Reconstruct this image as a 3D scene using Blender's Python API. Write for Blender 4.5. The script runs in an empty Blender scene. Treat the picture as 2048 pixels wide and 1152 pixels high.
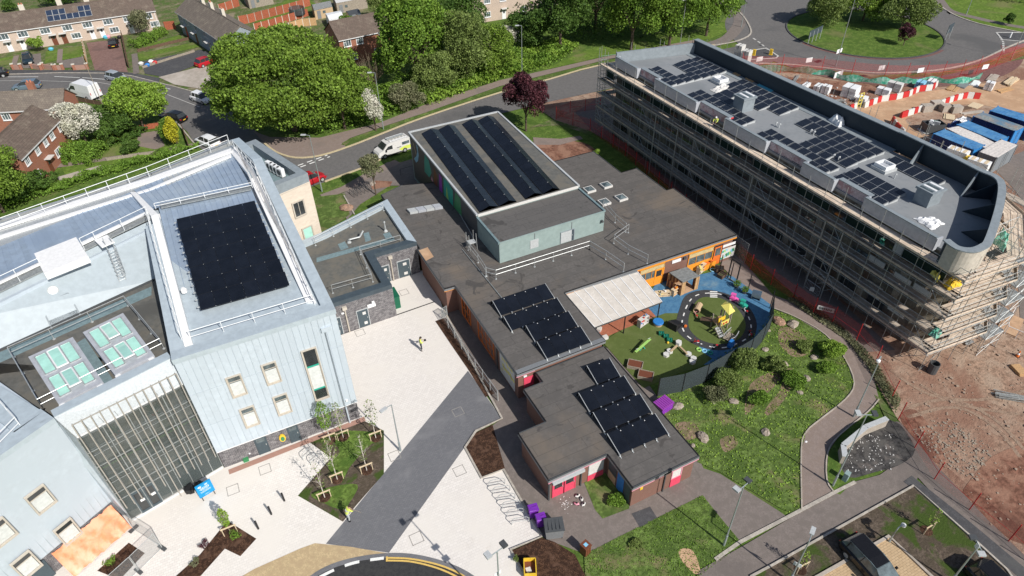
import bpy,math,random
import numpy as np
from mathutils import Vector,Matrix
random.seed(7);RNG=np.random.default_rng(11)
PI=math.pi;R=math.radians
scn=bpy.context.scene;col=scn.collection
# ---------------- camera (drone, 44 m up; site axes: x along the school, y away from it) ----------------
F,PITCH,ROLL,YAW,HC=1340.0,R(39.1),R(1.3),R(26.0),44.0
fw=Vector((0,math.cos(PITCH),-math.sin(PITCH)));rt=Vector((1,0,0));dn=fw.cross(rt)
rr=rt*math.cos(ROLL)+dn*math.sin(ROLL);dd=-rt*math.sin(ROLL)+dn*math.cos(ROLL)
RZ=Matrix.Rotation(-YAW,3,'Z')
CR,CD,CF=RZ@rr,RZ@dd,RZ@fw
CAM=Vector((0,0,HC))
cam=bpy.data.cameras.new('camera');co=bpy.data.objects.new('camera',cam);col.objects.link(co)
co.matrix_world=Matrix(((CR.x,-CD.x,-CF.x,0),(CR.y,-CD.y,-CF.y,0),(CR.z,-CD.z,-CF.z,HC),(0,0,0,1)))
cam.sensor_width=36;cam.lens=F/2048*36;cam.clip_start=0.5;cam.clip_end=4000
scn.camera=co
# ---------------- light ----------------
SUN_EL,SUN_AZ=R(40),R(106-180)
w=bpy.data.worlds.new('World');scn.world=w;w.use_nodes=True
nt=w.node_tree;sky=nt.nodes.new('ShaderNodeTexSky');sky.sky_type='NISHITA';sky.sun_disc=False
sky.sun_elevation=SUN_EL;sky.sun_rotation=PI/2-SUN_AZ;sky.air_density=1.0;sky.dust_density=1.2
bg=nt.nodes['Background'];bg.inputs[1].default_value=0.085
nt.links.new(sky.outputs[0],bg.inputs[0])
sl=bpy.data.lights.new('sun','SUN');so=bpy.data.objects.new('sun',sl);col.objects.link(so)
sl.energy=5.0;sl.angle=R(0.55);sl.color=(1.0,0.955,0.885)
sd=Vector((math.cos(SUN_EL)*math.cos(SUN_AZ),math.cos(SUN_EL)*math.sin(SUN_AZ),math.sin(SUN_EL)))
so.rotation_euler=sd.to_track_quat('Z','Y').to_euler();so.location=(0,0,80)
scn.view_settings.view_transform='Standard';scn.view_settings.look='None'
scn.view_settings.gamma=1;scn.view_settings.exposure=0.0;scn.view_settings.use_curve_mapping=False
# ---------------- survey helper: sight line of the drone to a level -> place on site ----------------
def at(px,py,z=0.0):
 d=CR*((px-1024)/F)+CD*((py-576)/F)+CF
 t=(z-HC)/d.z
 return CAM+d*t
def P2(pts,z=0.0):return[tuple(at(x,y,z)[:2])for x,y in pts]
def zm(ox,oy,s,pts):return[(ox+x/s,oy+y/s)for x,y in pts]
def smooth(pts,n=6,closed=False):
 out=[];N=len(pts)
 rng=range(N if closed else N-1)
 for i in rng:
  p0=pts[(i-1)%N]if closed or i>0 else pts[i]
  p1=pts[i];p2=pts[(i+1)%N]
  p3=pts[(i+2)%N]if closed or i+2<N else p2
  for k in range(n):
   t=k/n
   out.append(tuple(.5*((2*b)+(c-a)*t+(2*a-5*b+4*c-d)*t*t+(-a+3*b-3*c+d)*t**3)for a,b,c,d in zip(p0,p1,p2,p3)))
 if not closed:out.append(tuple(pts[-1]))
 return out
# ---------------- materials ----------------
MATS={}
def nodes(name):
 m=bpy.data.materials.new(name);m.use_nodes=True;MATS[name]=m
 return m,m.node_tree.nodes,m.node_tree.links,m.node_tree.nodes['Principled BSDF']
def rgba(c):return(c[0],c[1],c[2],1)
def noise(n,l,vec,scale,detail=4,rough=.55,dist=0):
 t=n.new('ShaderNodeTexNoise');t.inputs['Scale'].default_value=scale;t.inputs['Detail'].default_value=detail
 t.inputs['Roughness'].default_value=rough;t.inputs['Distortion'].default_value=dist
 l.new(vec,t.inputs['Vector']);return t.outputs['Fac']
def ramp(n,l,fac,a,b):
 r=n.new('ShaderNodeMapRange');r.inputs['From Min'].default_value=a;r.inputs['From Max'].default_value=b
 r.interpolation_type='SMOOTHSTEP';l.new(fac,r.inputs['Value']);return r.outputs['Result']
def mix(n,l,fac,a,b,mode='MIX'):
 m=n.new('ShaderNodeMix');m.data_type='RGBA';m.blend_type=mode
 if hasattr(fac,'is_linked'):l.new(fac,m.inputs['Factor'])
 else:m.inputs['Factor'].default_value=fac
 for s,v in(('A',a),('B',b)):
  i=[x for x in m.inputs if x.name==s and x.type=='RGBA'][0]
  if hasattr(v,'is_linked'):l.new(v,i)
  else:i.default_value=rgba(v)
 return[x for x in m.outputs if x.type=='RGBA'][0]
def bump(n,l,p,h,strength=.3,dist=.05):
 b=n.new('ShaderNodeBump');b.inputs['Strength'].default_value=strength;b.inputs['Distance'].default_value=dist
 l.new(h,b.inputs['Height']);l.new(b.outputs[0],p.inputs['Normal'])
def mat(name,c,rough=.7,var=.12,sc=1.5,metal=0,bmp=0,spec=.4,c2=None,c3=None,sc2=.25,lo=.42,hi=.6,lo3=.52,hi3=.68,trans=0,alpha=1,obj=False,objvar=0):
 """colour c broken up by fine noise, blotches of c2 (medium) and c3 (large)"""
 m,n,l,p=nodes(name)
 if obj:
  tc=n.new('ShaderNodeTexCoord');vec=tc.outputs['Object']
 else:
  g=n.new('ShaderNodeNewGeometry');vec=g.outputs['Position']
 f=noise(n,l,vec,sc*4,5,.65)
 d=tuple(max(0,v*(1-var*2))for v in c);u=tuple(min(1,v*(1+var*2))for v in c)
 cc=mix(n,l,ramp(n,l,f,.3,.7),d,u)
 if c2:cc=mix(n,l,ramp(n,l,noise(n,l,vec,sc,6,.6,.3),lo,hi),cc,c2)
 if c3:cc=mix(n,l,ramp(n,l,noise(n,l,vec,sc2,5,.6,.4),lo3,hi3),cc,c3)
 if objvar:
  oi=n.new('ShaderNodeObjectInfo');hs=n.new('ShaderNodeHueSaturation')
  mr=n.new('ShaderNodeMapRange');mr.inputs['To Min'].default_value=1-objvar;mr.inputs['To Max'].default_value=1+objvar
  l.new(oi.outputs['Random'],mr.inputs['Value']);l.new(mr.outputs[0],hs.inputs['Value']);l.new(cc,hs.inputs['Color']);cc=hs.outputs[0]
 l.new(cc,p.inputs['Base Color']);p.inputs['Roughness'].default_value=rough;p.inputs['Metallic'].default_value=metal
 p.inputs['Specular IOR Level'].default_value=spec
 if trans:p.inputs['Transmission Weight'].default_value=trans
 if alpha<1:p.inputs['Alpha'].default_value=alpha
 if bmp:bump(n,l,p,noise(n,l,vec,sc*5,5,.7),bmp,.08)
 return m
def brickmat(name,c1,c2,mortar,bw=.225,bh=.075,rough=.85,flat=False,mort=.012,obj=False,stain=None,bmp=.3):
 """courses on walls (u = x+y, v = z) or laid flat on the ground"""
 m,n,l,p=nodes(name)
 if obj:tc=n.new('ShaderNodeTexCoord');vec=tc.outputs['Object']
 else:g=n.new('ShaderNodeNewGeometry');vec=g.outputs['Position']
 s=n.new('ShaderNodeSeparateXYZ');l.new(vec,s.inputs[0]);cb=n.new('ShaderNodeCombineXYZ')
 if flat:l.new(s.outputs[0],cb.inputs[0]);l.new(s.outputs[1],cb.inputs[1])
 else:
  a=n.new('ShaderNodeMath');a.operation='ADD';l.new(s.outputs[0],a.inputs[0]);l.new(s.outputs[1],a.inputs[1])
  l.new(a.outputs[0],cb.inputs[0]);l.new(s.outputs[2],cb.inputs[1])
 b=n.new('ShaderNodeTexBrick');b.inputs['Scale'].default_value=1;b.inputs['Brick Width'].default_value=bw
 b.inputs['Row Height'].default_value=bh;b.inputs['Mortar Size'].default_value=mort;b.inputs['Mortar Smooth'].default_value=.3
 b.inputs['Color1'].default_value=rgba(c1);b.inputs['Color2'].default_value=rgba(c2);b.inputs['Mortar'].default_value=rgba(mortar)
 l.new(cb.outputs[0],b.inputs['Vector'])
 cc=mix(n,l,ramp(n,l,noise(n,l,vec,3,6,.7),.35,.75),b.outputs['Color'],tuple(v*.92 for v in c1))
 if stain:cc=mix(n,l,ramp(n,l,noise(n,l,vec,.35,6,.6,.5),.5,.72),cc,stain)
 l.new(cc,p.inputs['Base Color']);p.inputs['Roughness'].default_value=rough
 bump(n,l,p,b.outputs['Fac'],-bmp,.02)
 return m
mat('lawn',(.11,.17,.036),.95,.22,.9,bmp=.7,c2=(.07,.125,.024),c3=(.16,.165,.07),sc2=.12,lo3=.55,hi3=.75,spec=.1)
mat('lawn_worn',(.115,.17,.045),.95,.25,.7,bmp=.8,c2=(.075,.12,.03),c3=(.2,.18,.09),sc2=.3,lo3=.55,hi3=.7,spec=.1)
mat('lawn_bright',(.125,.19,.035),.95,.2,.5,bmp=.6,c2=(.1,.165,.028),c3=(.17,.18,.07),sc2=.15,spec=.1)
mat('rough_ground',(.14,.145,.07),.95,.25,.6,bmp=.8,c2=(.085,.135,.035),c3=(.26,.22,.15),sc2=.2,spec=.1)
mat('asphalt',(.135,.13,.128),.9,.07,2.2,bmp=.15,c2=(.155,.148,.145),c3=(.11,.108,.108),sc2=.09,spec=.25)
mat('asphalt_new',(.04,.04,.042),.9,.12,3,bmp=.2,c2=(.05,.05,.05),spec=.25)
mat('asphalt_dark',(.085,.085,.09),.9,.12,2,bmp=.2,c2=(.07,.07,.075),c3=(.1,.1,.1),spec=.25)
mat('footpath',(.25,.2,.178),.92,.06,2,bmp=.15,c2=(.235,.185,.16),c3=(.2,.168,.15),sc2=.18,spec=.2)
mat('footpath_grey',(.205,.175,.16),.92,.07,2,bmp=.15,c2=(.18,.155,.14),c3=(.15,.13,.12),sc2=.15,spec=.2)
mat('red_tarmac',(.16,.085,.08),.92,.1,2,bmp=.2,c2=(.2,.11,.1),spec=.2)
mat('concrete',(.42,.37,.32),.9,.08,1.4,bmp=.1,c2=(.36,.32,.27),c3=(.48,.43,.38),spec=.2)
mat('kerb',(.46,.42,.37),.9,.1,2,c2=(.36,.33,.29),spec=.2)
mat('kerb_yellow',(.5,.42,.27),.9,.1,2,spec=.2)
mat('soil',(.115,.09,.07),.97,.22,1.2,bmp=.8,c2=(.085,.068,.05),c3=(.055,.085,.02),sc2=.4,lo3=.5,hi3=.6,spec=.1)
mat('bark',(.095,.052,.034),.97,.45,3.5,bmp=1,c2=(.05,.028,.02),c3=(.14,.08,.055),sc2=1.2,spec=.1)
mat('site_dirt',(.325,.22,.16),.97,.2,.6,bmp=1.3,c2=(.385,.285,.215),c3=(.25,.14,.1),sc2=.07,lo3=.45,hi3=.62,spec=.1)
mat('site_red',(.2,.1,.07),.97,.2,.7,bmp=.9,c2=(.3,.17,.12),c3=(.15,.075,.055),sc2=.2,spec=.1)
mat('haul_road',(.5,.33,.21),.97,.07,.4,bmp=.3,c2=(.44,.28,.175),c3=(.56,.4,.27),sc2=.12,spec=.1)
mat('brick_drive',(.2,.12,.105),.92,.12,2,bmp=.2,c2=(.24,.15,.13),c3=(.16,.1,.09),spec=.2)
mat('sand_gravel',(.5,.385,.23),.95,.1,2.5,bmp=.3,c2=(.44,.33,.2),spec=.15)
mat('rubber_green',(.105,.14,.04),.95,.06,2,bmp=.15,c2=(.095,.128,.035),c3=(.13,.16,.055),sc2=.3,spec=.2)
mat('rubber_blue',(.06,.165,.3),.95,.1,2,bmp=.15,c2=(.08,.2,.34),c3=(.2,.29,.34),sc2=.35,lo3=.55,hi3=.8,spec=.2)
mat('rubber_black',(.055,.057,.062),.95,.1,2,bmp=.15,spec=.2)
mat('rubber_terracotta',(.38,.14,.085),.95,.1,2,bmp=.15,c2=(.34,.13,.08),spec=.2)
mat('paint_white',(.78,.78,.76),.7,.05,3)
mat('paint_worn',(.5,.49,.47),.8,.12,3)
mat('paint_yellow',(.68,.46,.13),.75,.08,3)
mat('paint_pink',(.75,.2,.2),.8,.08,3)
mat('burnt',(.045,.043,.043),.95,.3,1.2,bmp=.5,c2=(.09,.085,.08),c3=(.18,.155,.14),sc2=.35,lo3=.55,hi3=.7)
mat('cast_iron',(.3,.28,.26),.8,.2,4)
def paving():
 m,n,l,p=nodes('plaza_paving')
 g=n.new('ShaderNodeNewGeometry');vec=g.outputs['Position']
 def br(w,h,c1,c2,mo,ms):
  b=n.new('ShaderNodeTexBrick');b.inputs['Scale'].default_value=1;b.inputs['Brick Width'].default_value=w;b.inputs['Row Height'].default_value=h
  b.inputs['Mortar Size'].default_value=ms;b.inputs['Color1'].default_value=rgba(c1);b.inputs['Color2'].default_value=rgba(c2);b.inputs['Mortar'].default_value=rgba(mo)
  l.new(vec,b.inputs['Vector']);return b
 b=br(.3,.2,(.76,.72,.68),(.69,.65,.61),(.56,.53,.5),.01)
 cc=mix(n,l,ramp(n,l,noise(n,l,vec,.16,6,.6,.4),.4,.65),b.outputs['Color'],(.72,.68,.63))
 cc=mix(n,l,ramp(n,l,noise(n,l,vec,.6,7,.7,.3),.58,.9),cc,(.5,.45,.38))
 l.new(cc,p.inputs['Base Color']);p.inputs['Roughness'].default_value=.9;p.inputs['Specular IOR Level'].default_value=.2
 bump(n,l,p,b.outputs['Fac'],-.3,.01)
paving();mat('bare_soil',(.24,.175,.12),.97,.2,1.2,bmp=.8,c2=(.17,.15,.08),spec=.1)
brickmat('dark_setts',(.15,.152,.165),(.19,.192,.205),(.1,.1,.108),.22,.11,flat=True,stain=(.2,.2,.21))
brickmat('yellow_blocks',(.55,.4,.24),(.46,.32,.18),(.28,.2,.12),.32,.16,flat=True,mort=.018)
def felt(name,c,c2,c3,sw=1.0):
 m=mat(name,c,.88,.07,1.0,bmp=.15,c2=c2,c3=c3,sc2=.11,lo3=.52,hi3=.74,spec=.3);n,l=m.node_tree.nodes,m.node_tree.links;p=n['Principled BSDF']
 g=n.new('ShaderNodeNewGeometry');b=n.new('ShaderNodeTexBrick');b.inputs['Scale'].default_value=1;b.inputs['Brick Width'].default_value=7.5;b.inputs['Row Height'].default_value=sw
 b.inputs['Mortar Size'].default_value=.035;b.inputs['Mortar Smooth'].default_value=.6;b.inputs['Color1'].default_value=(1,1,1,1);b.inputs['Color2'].default_value=(.93,.93,.93,1);b.inputs['Mortar'].default_value=(.72,.72,.72,1)
 l.new(g.outputs['Position'],b.inputs['Vector']);old=p.inputs['Base Color'].links[0].from_socket;cc=mix(n,l,1.0,old,b.outputs['Color'],'MULTIPLY')
 w_=ramp(n,l,noise(n,l,g.outputs['Position'],.45,4,.6,1.2),.6,.66);cc=mix(n,l,w_,cc,tuple(v*.62 for v in c))
 l.new(cc,p.inputs['Base Color'])
felt('membrane',(.125,.116,.11),(.11,.103,.098),(.175,.145,.118));felt('membrane_plain',(.112,.107,.104),(.12,.114,.11),(.104,.099,.096))
mat('membrane_grey',(.12,.12,.112),.85,.08,.7,c2=(.15,.14,.12),c3=(.09,.09,.085),sc2=.25,spec=.3)
mat('membrane_light',(.235,.25,.265),.7,.04,.6,c2=(.25,.262,.275),c3=(.2,.215,.228),sc2=.1,spec=.35)
mat('walkway_teal',(.17,.24,.26),.8,.08,1,spec=.3)
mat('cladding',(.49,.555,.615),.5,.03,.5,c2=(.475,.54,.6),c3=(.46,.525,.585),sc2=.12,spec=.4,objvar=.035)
mat('cladding_sun_dimmed',(.36,.415,.45),.5,.03,.5,c3=(.34,.395,.43),sc2=.1,spec=.4)  # same cladding, its colour darkened to dim the sun on the upper wall
mat('coping',(.44,.51,.56),.4,.04,.5,metal=.1,spec=.5)
mat('coping_white',(.8,.8,.8),.5,.03,1)
mat('roof_metal',(.42,.51,.62),.42,.05,.35,metal=.4,c2=(.38,.47,.59),c3=(.52,.6,.68),sc2=.12,objvar=.05)
mat('galv',(.55,.57,.57),.45,.08,2,metal=.5)
mat('galv_dull',(.34,.36,.36),.55,.12,2,metal=.4)
mat('scaffold_tube',(.36,.37,.36),.5,.15,2,metal=.4)
mat('scaffold_green',(.16,.33,.22),.6,.15,2)
mat('steel_white',(.75,.77,.78),.4,.04,2)
mat('window_tan',(.5,.455,.39),.6,.05,2)
mat('glass',(.035,.04,.042),.06,.1,.5,spec=.8)
mat('glass_sky',(.1,.13,.14),.08,.2,.4,spec=.9)
mat('glass_green',(.42,.74,.64),.12,.05,.3,spec=.7)
mat('blind',(.6,.62,.61),.8,.05,1)
mat('blind_yellow',(.52,.42,.22),.8,.08,1)
mat('navy',(.055,.075,.092),.5,.06,.5,spec=.4)
mat('parapet_grey',(.24,.275,.3),.55,.05,.6)
mat('parapet_white',(.4,.42,.46),.6,.05,.6)
mat('membrane_pink',(.44,.38,.42),.7,.12,1.4,c2=(.34,.22,.25),lo=.5,hi=.58)
mat('brick_block_grey',(.2,.2,.2),.8)
brickmat('brick_dark',(.075,.07,.078),(.19,.18,.19),(.34,.33,.33),.3,.12,mort=.018)
brickmat('brick_cream',(.68,.6,.5),(.6,.5,.41),(.62,.57,.5),.45,.15,mort=.012)
brickmat('brick_red',(.35,.13,.075),(.27,.1,.06),(.32,.2,.15),.225,.075)
brickmat('brick_brown',(.21,.1,.075),(.17,.085,.065),(.2,.13,.1),.225,.075)
brickmat('brick_pale',(.42,.24,.19),(.36,.2,.155),(.36,.27,.22),.225,.075)
mat('pebbledash',(.52,.42,.35),.95,.07,2.5,bmp=.3,c3=(.47,.385,.325),sc2=.4)
mat('render_grey',(.26,.3,.33),.9,.06,1.5)
mat('render_white',(.72,.7,.66),.85,.04,1)
mat('render_yellow',(.6,.53,.33),.85,.04,1)
def tiles(name,c1,c2,mo,lich):
 m,n,l,p=nodes(name)
 tc=n.new('ShaderNodeTexCoord');vec=tc.outputs['Object']
 s=n.new('ShaderNodeSeparateXYZ');l.new(vec,s.inputs[0]);cb=n.new('ShaderNodeCombineXYZ')
 l.new(s.outputs[0],cb.inputs[0]);l.new(s.outputs[1],cb.inputs[1])
 b=n.new('ShaderNodeTexBrick');b.inputs['Scale'].default_value=1;b.inputs['Brick Width'].default_value=.34;b.inputs['Row Height'].default_value=.3
 b.inputs['Mortar Size'].default_value=.03;b.inputs['Mortar Smooth'].default_value=1
 b.inputs['Color1'].default_value=rgba(c1);b.inputs['Color2'].default_value=rgba(c2);b.inputs['Mortar'].default_value=rgba(mo)
 l.new(cb.outputs[0],b.inputs['Vector'])
 cc=mix(n,l,ramp(n,l,noise(n,l,vec,.9,7,.7,.4),.48,.72),b.outputs['Color'],lich)
 cc=mix(n,l,ramp(n,l,noise(n,l,vec,.3,5,.7),.5,.8),cc,tuple(v*.7 for v in c1))
 l.new(cc,p.inputs['Base Color']);p.inputs['Roughness'].default_value=.92;p.inputs['Specular IOR Level'].default_value=.2
 bump(n,l,p,b.outputs['Fac'],-.8,.05)
tiles('roof_tile',(.155,.118,.098),(.125,.098,.082),(.07,.055,.045),(.21,.175,.14))
tiles('roof_tile_grey',(.2,.168,.14),(.165,.14,.12),(.09,.075,.065),(.26,.225,.18))
mat('pv_black',(.0085,.0105,.016),.22,.1,.3,spec=.5,objvar=.15)
mat('pv_rim',(.015,.016,.02),.4,.1,3)
mat('pv_line',(.34,.36,.38),.4,.05,3,metal=.3)
def pvcell():
 m,n,l,p=nodes('pv_cells');tc=n.new('ShaderNodeTexCoord')
 b=n.new('ShaderNodeTexBrick');b.offset=0;b.inputs['Scale'].default_value=1;b.inputs['Brick Width'].default_value=.18;b.inputs['Row Height'].default_value=.18
 b.inputs['Mortar Size'].default_value=.008;b.inputs['Color1'].default_value=(.008,.011,.02,1);b.inputs['Color2'].default_value=(.009,.012,.022,1);b.inputs['Mortar'].default_value=(.05,.06,.075,1)
 l.new(tc.outputs['Object'],b.inputs['Vector']);l.new(b.outputs['Color'],p.inputs['Base Color']);p.inputs['Roughness'].default_value=.18
pvcell()
mat('pv_blue',(.03,.045,.08),.2,.1,.6,spec=.6)
mat('plank',(.62,.52,.42),.9,.12,1.2,c2=(.54,.44,.35),objvar=.12)
mat('plank_old',(.34,.29,.24),.9,.15,1.2,c2=(.42,.36,.3),objvar=.12)
mat('timber',(.48,.3,.15),.8,.1,2)
mat('timber_pale',(.62,.5,.34),.8,.1,2)
mat('timber_dark',(.12,.075,.05),.9,.15,2)
mat('timber_grey',(.3,.26,.21),.9,.15,2)
mat('fence_red',(.33,.095,.05),.85,.12,1.5,objvar=.1)
mat('fence_orange',(.52,.28,.1),.85,.1,1.5)
def plain(name,c,rough=.5,**k):return mat(name,c,rough,.05,2,**k)
plain('white',(.78,.79,.8));plain('white_dirty',(.6,.59,.57),.8);plain('black',(.015,.015,.017));plain('grey_dark',(.07,.075,.08))
plain('grey',(.2,.21,.22));plain('grey_light',(.45,.47,.48));plain('door_grey',(.06,.085,.1));plain('orange',(.78,.3,.03));plain('orange_deep',(.7,.17,.03))
plain('yellow',(.75,.5,.04));plain('yellow_pale',(.75,.66,.16));plain('pink',(.68,.07,.13));plain('pink_pale',(.72,.3,.38));plain('red',(.5,.03,.03));plain('red_brick_paint',(.45,.09,.05))
plain('blue',(.03,.2,.55));plain('blue_sign',(.01,.28,.6));plain('blue_light',(.25,.55,.75));plain('teal',(.03,.36,.27));plain('green',(.05,.25,.1));plain('green_dark',(.01,.12,.065))
plain('purple',(.17,.03,.36),.4);plain('magenta',(.28,.05,.36),.5);plain('cyan',(.1,.45,.6));plain('tan',(.5,.37,.23));plain('brown',(.16,.055,.03));plain('skin',(.5,.3,.22),.6)
plain('hivis',(.62,.72,.12),.7);plain('trousers',(.03,.035,.05),.9);plain('hair',(.04,.028,.02),.8);plain('rubber',(.02,.02,.02),.8);plain('lime',(.35,.6,.15));plain('pink_toy',(.75,.12,.42))
plain('stone_cap',(.6,.56,.48),.8);plain('lamp_pole',(.4,.45,.46),.4,metal=.5);plain('terracotta',(.5,.2,.12),.8)
plain('cabin_teal',(.25,.34,.34),.6);plain('cabin_panel',(.28,.32,.37),.6)
mat('bldg_teal',(.27,.345,.335),.6,.04,.5,c3=(.24,.315,.31),sc2=.3)
mat('shed_felt',(.2,.21,.21),.9,.1,1)
mat('rock',(.3,.25,.2),.9,.2,1.5,bmp=.6,c2=(.36,.31,.27),obj=True)
mat('rock_red',(.36,.22,.15),.9,.2,1.5,bmp=.6,c2=(.3,.2,.15),obj=True)
mat('orange_sheet',(.85,.26,.12),.45,.08,.8,bmp=.2,spec=.5,c2=(.88,.36,.22))
mat('tarp_white',(.78,.79,.8),.6,.06,1,bmp=.5)
mat('canopy_sheet',(.6,.56,.51),.5,.05,1.2,c2=(.54,.5,.45),spec=.4)
mat('mesh_red',(.5,.06,.05),.8,.1,2,alpha=.28)
mat('mesh_dark',(.045,.06,.066),.8,.1,2,alpha=.78)
mat('mesh_grey',(.3,.33,.34),.6,.1,2,alpha=.22)
mat('mesh_green',(.03,.34,.22),.7,.1,2,alpha=.85,c2=(.25,.5,.42))
def leafmat(name,a,b,rough=.6):
 m,n,l,p=nodes(name);g=n.new('ShaderNodeNewGeometry')
 f=noise(n,l,g.outputs['Position'],.55,3,.6)
 c=mix(n,l,ramp(n,l,f,.38,.62),a,b)
 v=n.new('ShaderNodeHueSaturation');mr=n.new('ShaderNodeMapRange');mr.inputs['To Min'].default_value=.6;mr.inputs['To Max'].default_value=1.4
 l.new(g.outputs['Random Per Island'],mr.inputs['Value']);l.new(mr.outputs[0],v.inputs['Value']);l.new(c,v.inputs['Color'])
 l.new(v.outputs[0],p.inputs['Base Color']);p.inputs['Roughness'].default_value=rough;p.inputs['Specular IOR Level'].default_value=.25
 tr=n.new('ShaderNodeBsdfTranslucent');l.new(v.outputs[0],tr.inputs[0]);ms=n.new('ShaderNodeMixShader');ms.inputs[0].default_value=.3
 l.new(p.outputs[0],ms.inputs[1]);l.new(tr.outputs[0],ms.inputs[2]);l.new(ms.outputs[0],n['Material Output'].inputs[0])
leafmat('leaf_oak',(0.144,0.234,0.0336),(0.213,0.324,0.048));leafmat('leaf_maple',(0.125,0.228,0.03),(0.188,0.306,0.0432));leafmat('leaf_dark',(0.0625,0.126,0.024),(0.106,0.186,0.036))
leafmat('leaf_olive',(0.156,0.216,0.06),(0.213,0.282,0.078));leafmat('leaf_bright',(0.225,0.36,0.048),(0.275,0.408,0.066));leafmat('leaf_yellow',(.52,.5,.04),(.62,.58,.06))
leafmat('leaf_purple',(0.0688,0.024,0.0336),(0.125,0.042,0.054));leafmat('blossom',(.7,.68,.6),(.6,.6,.48));leafmat('leaf_grey',(0.163,0.18,0.09),(0.25,0.252,0.144));leafmat('leaf_hedge',(0.144,0.258,0.036),(0.188,0.312,0.0456))
mat('trunk',(.1,.075,.055),.95,.25,3,bmp=.5,obj=True);mat('birch',(.55,.5,.45),.9,.2,4,obj=True);mat('twig',(.22,.18,.12),.95,.15,3)
def M(x):return MATS[x]
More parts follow.
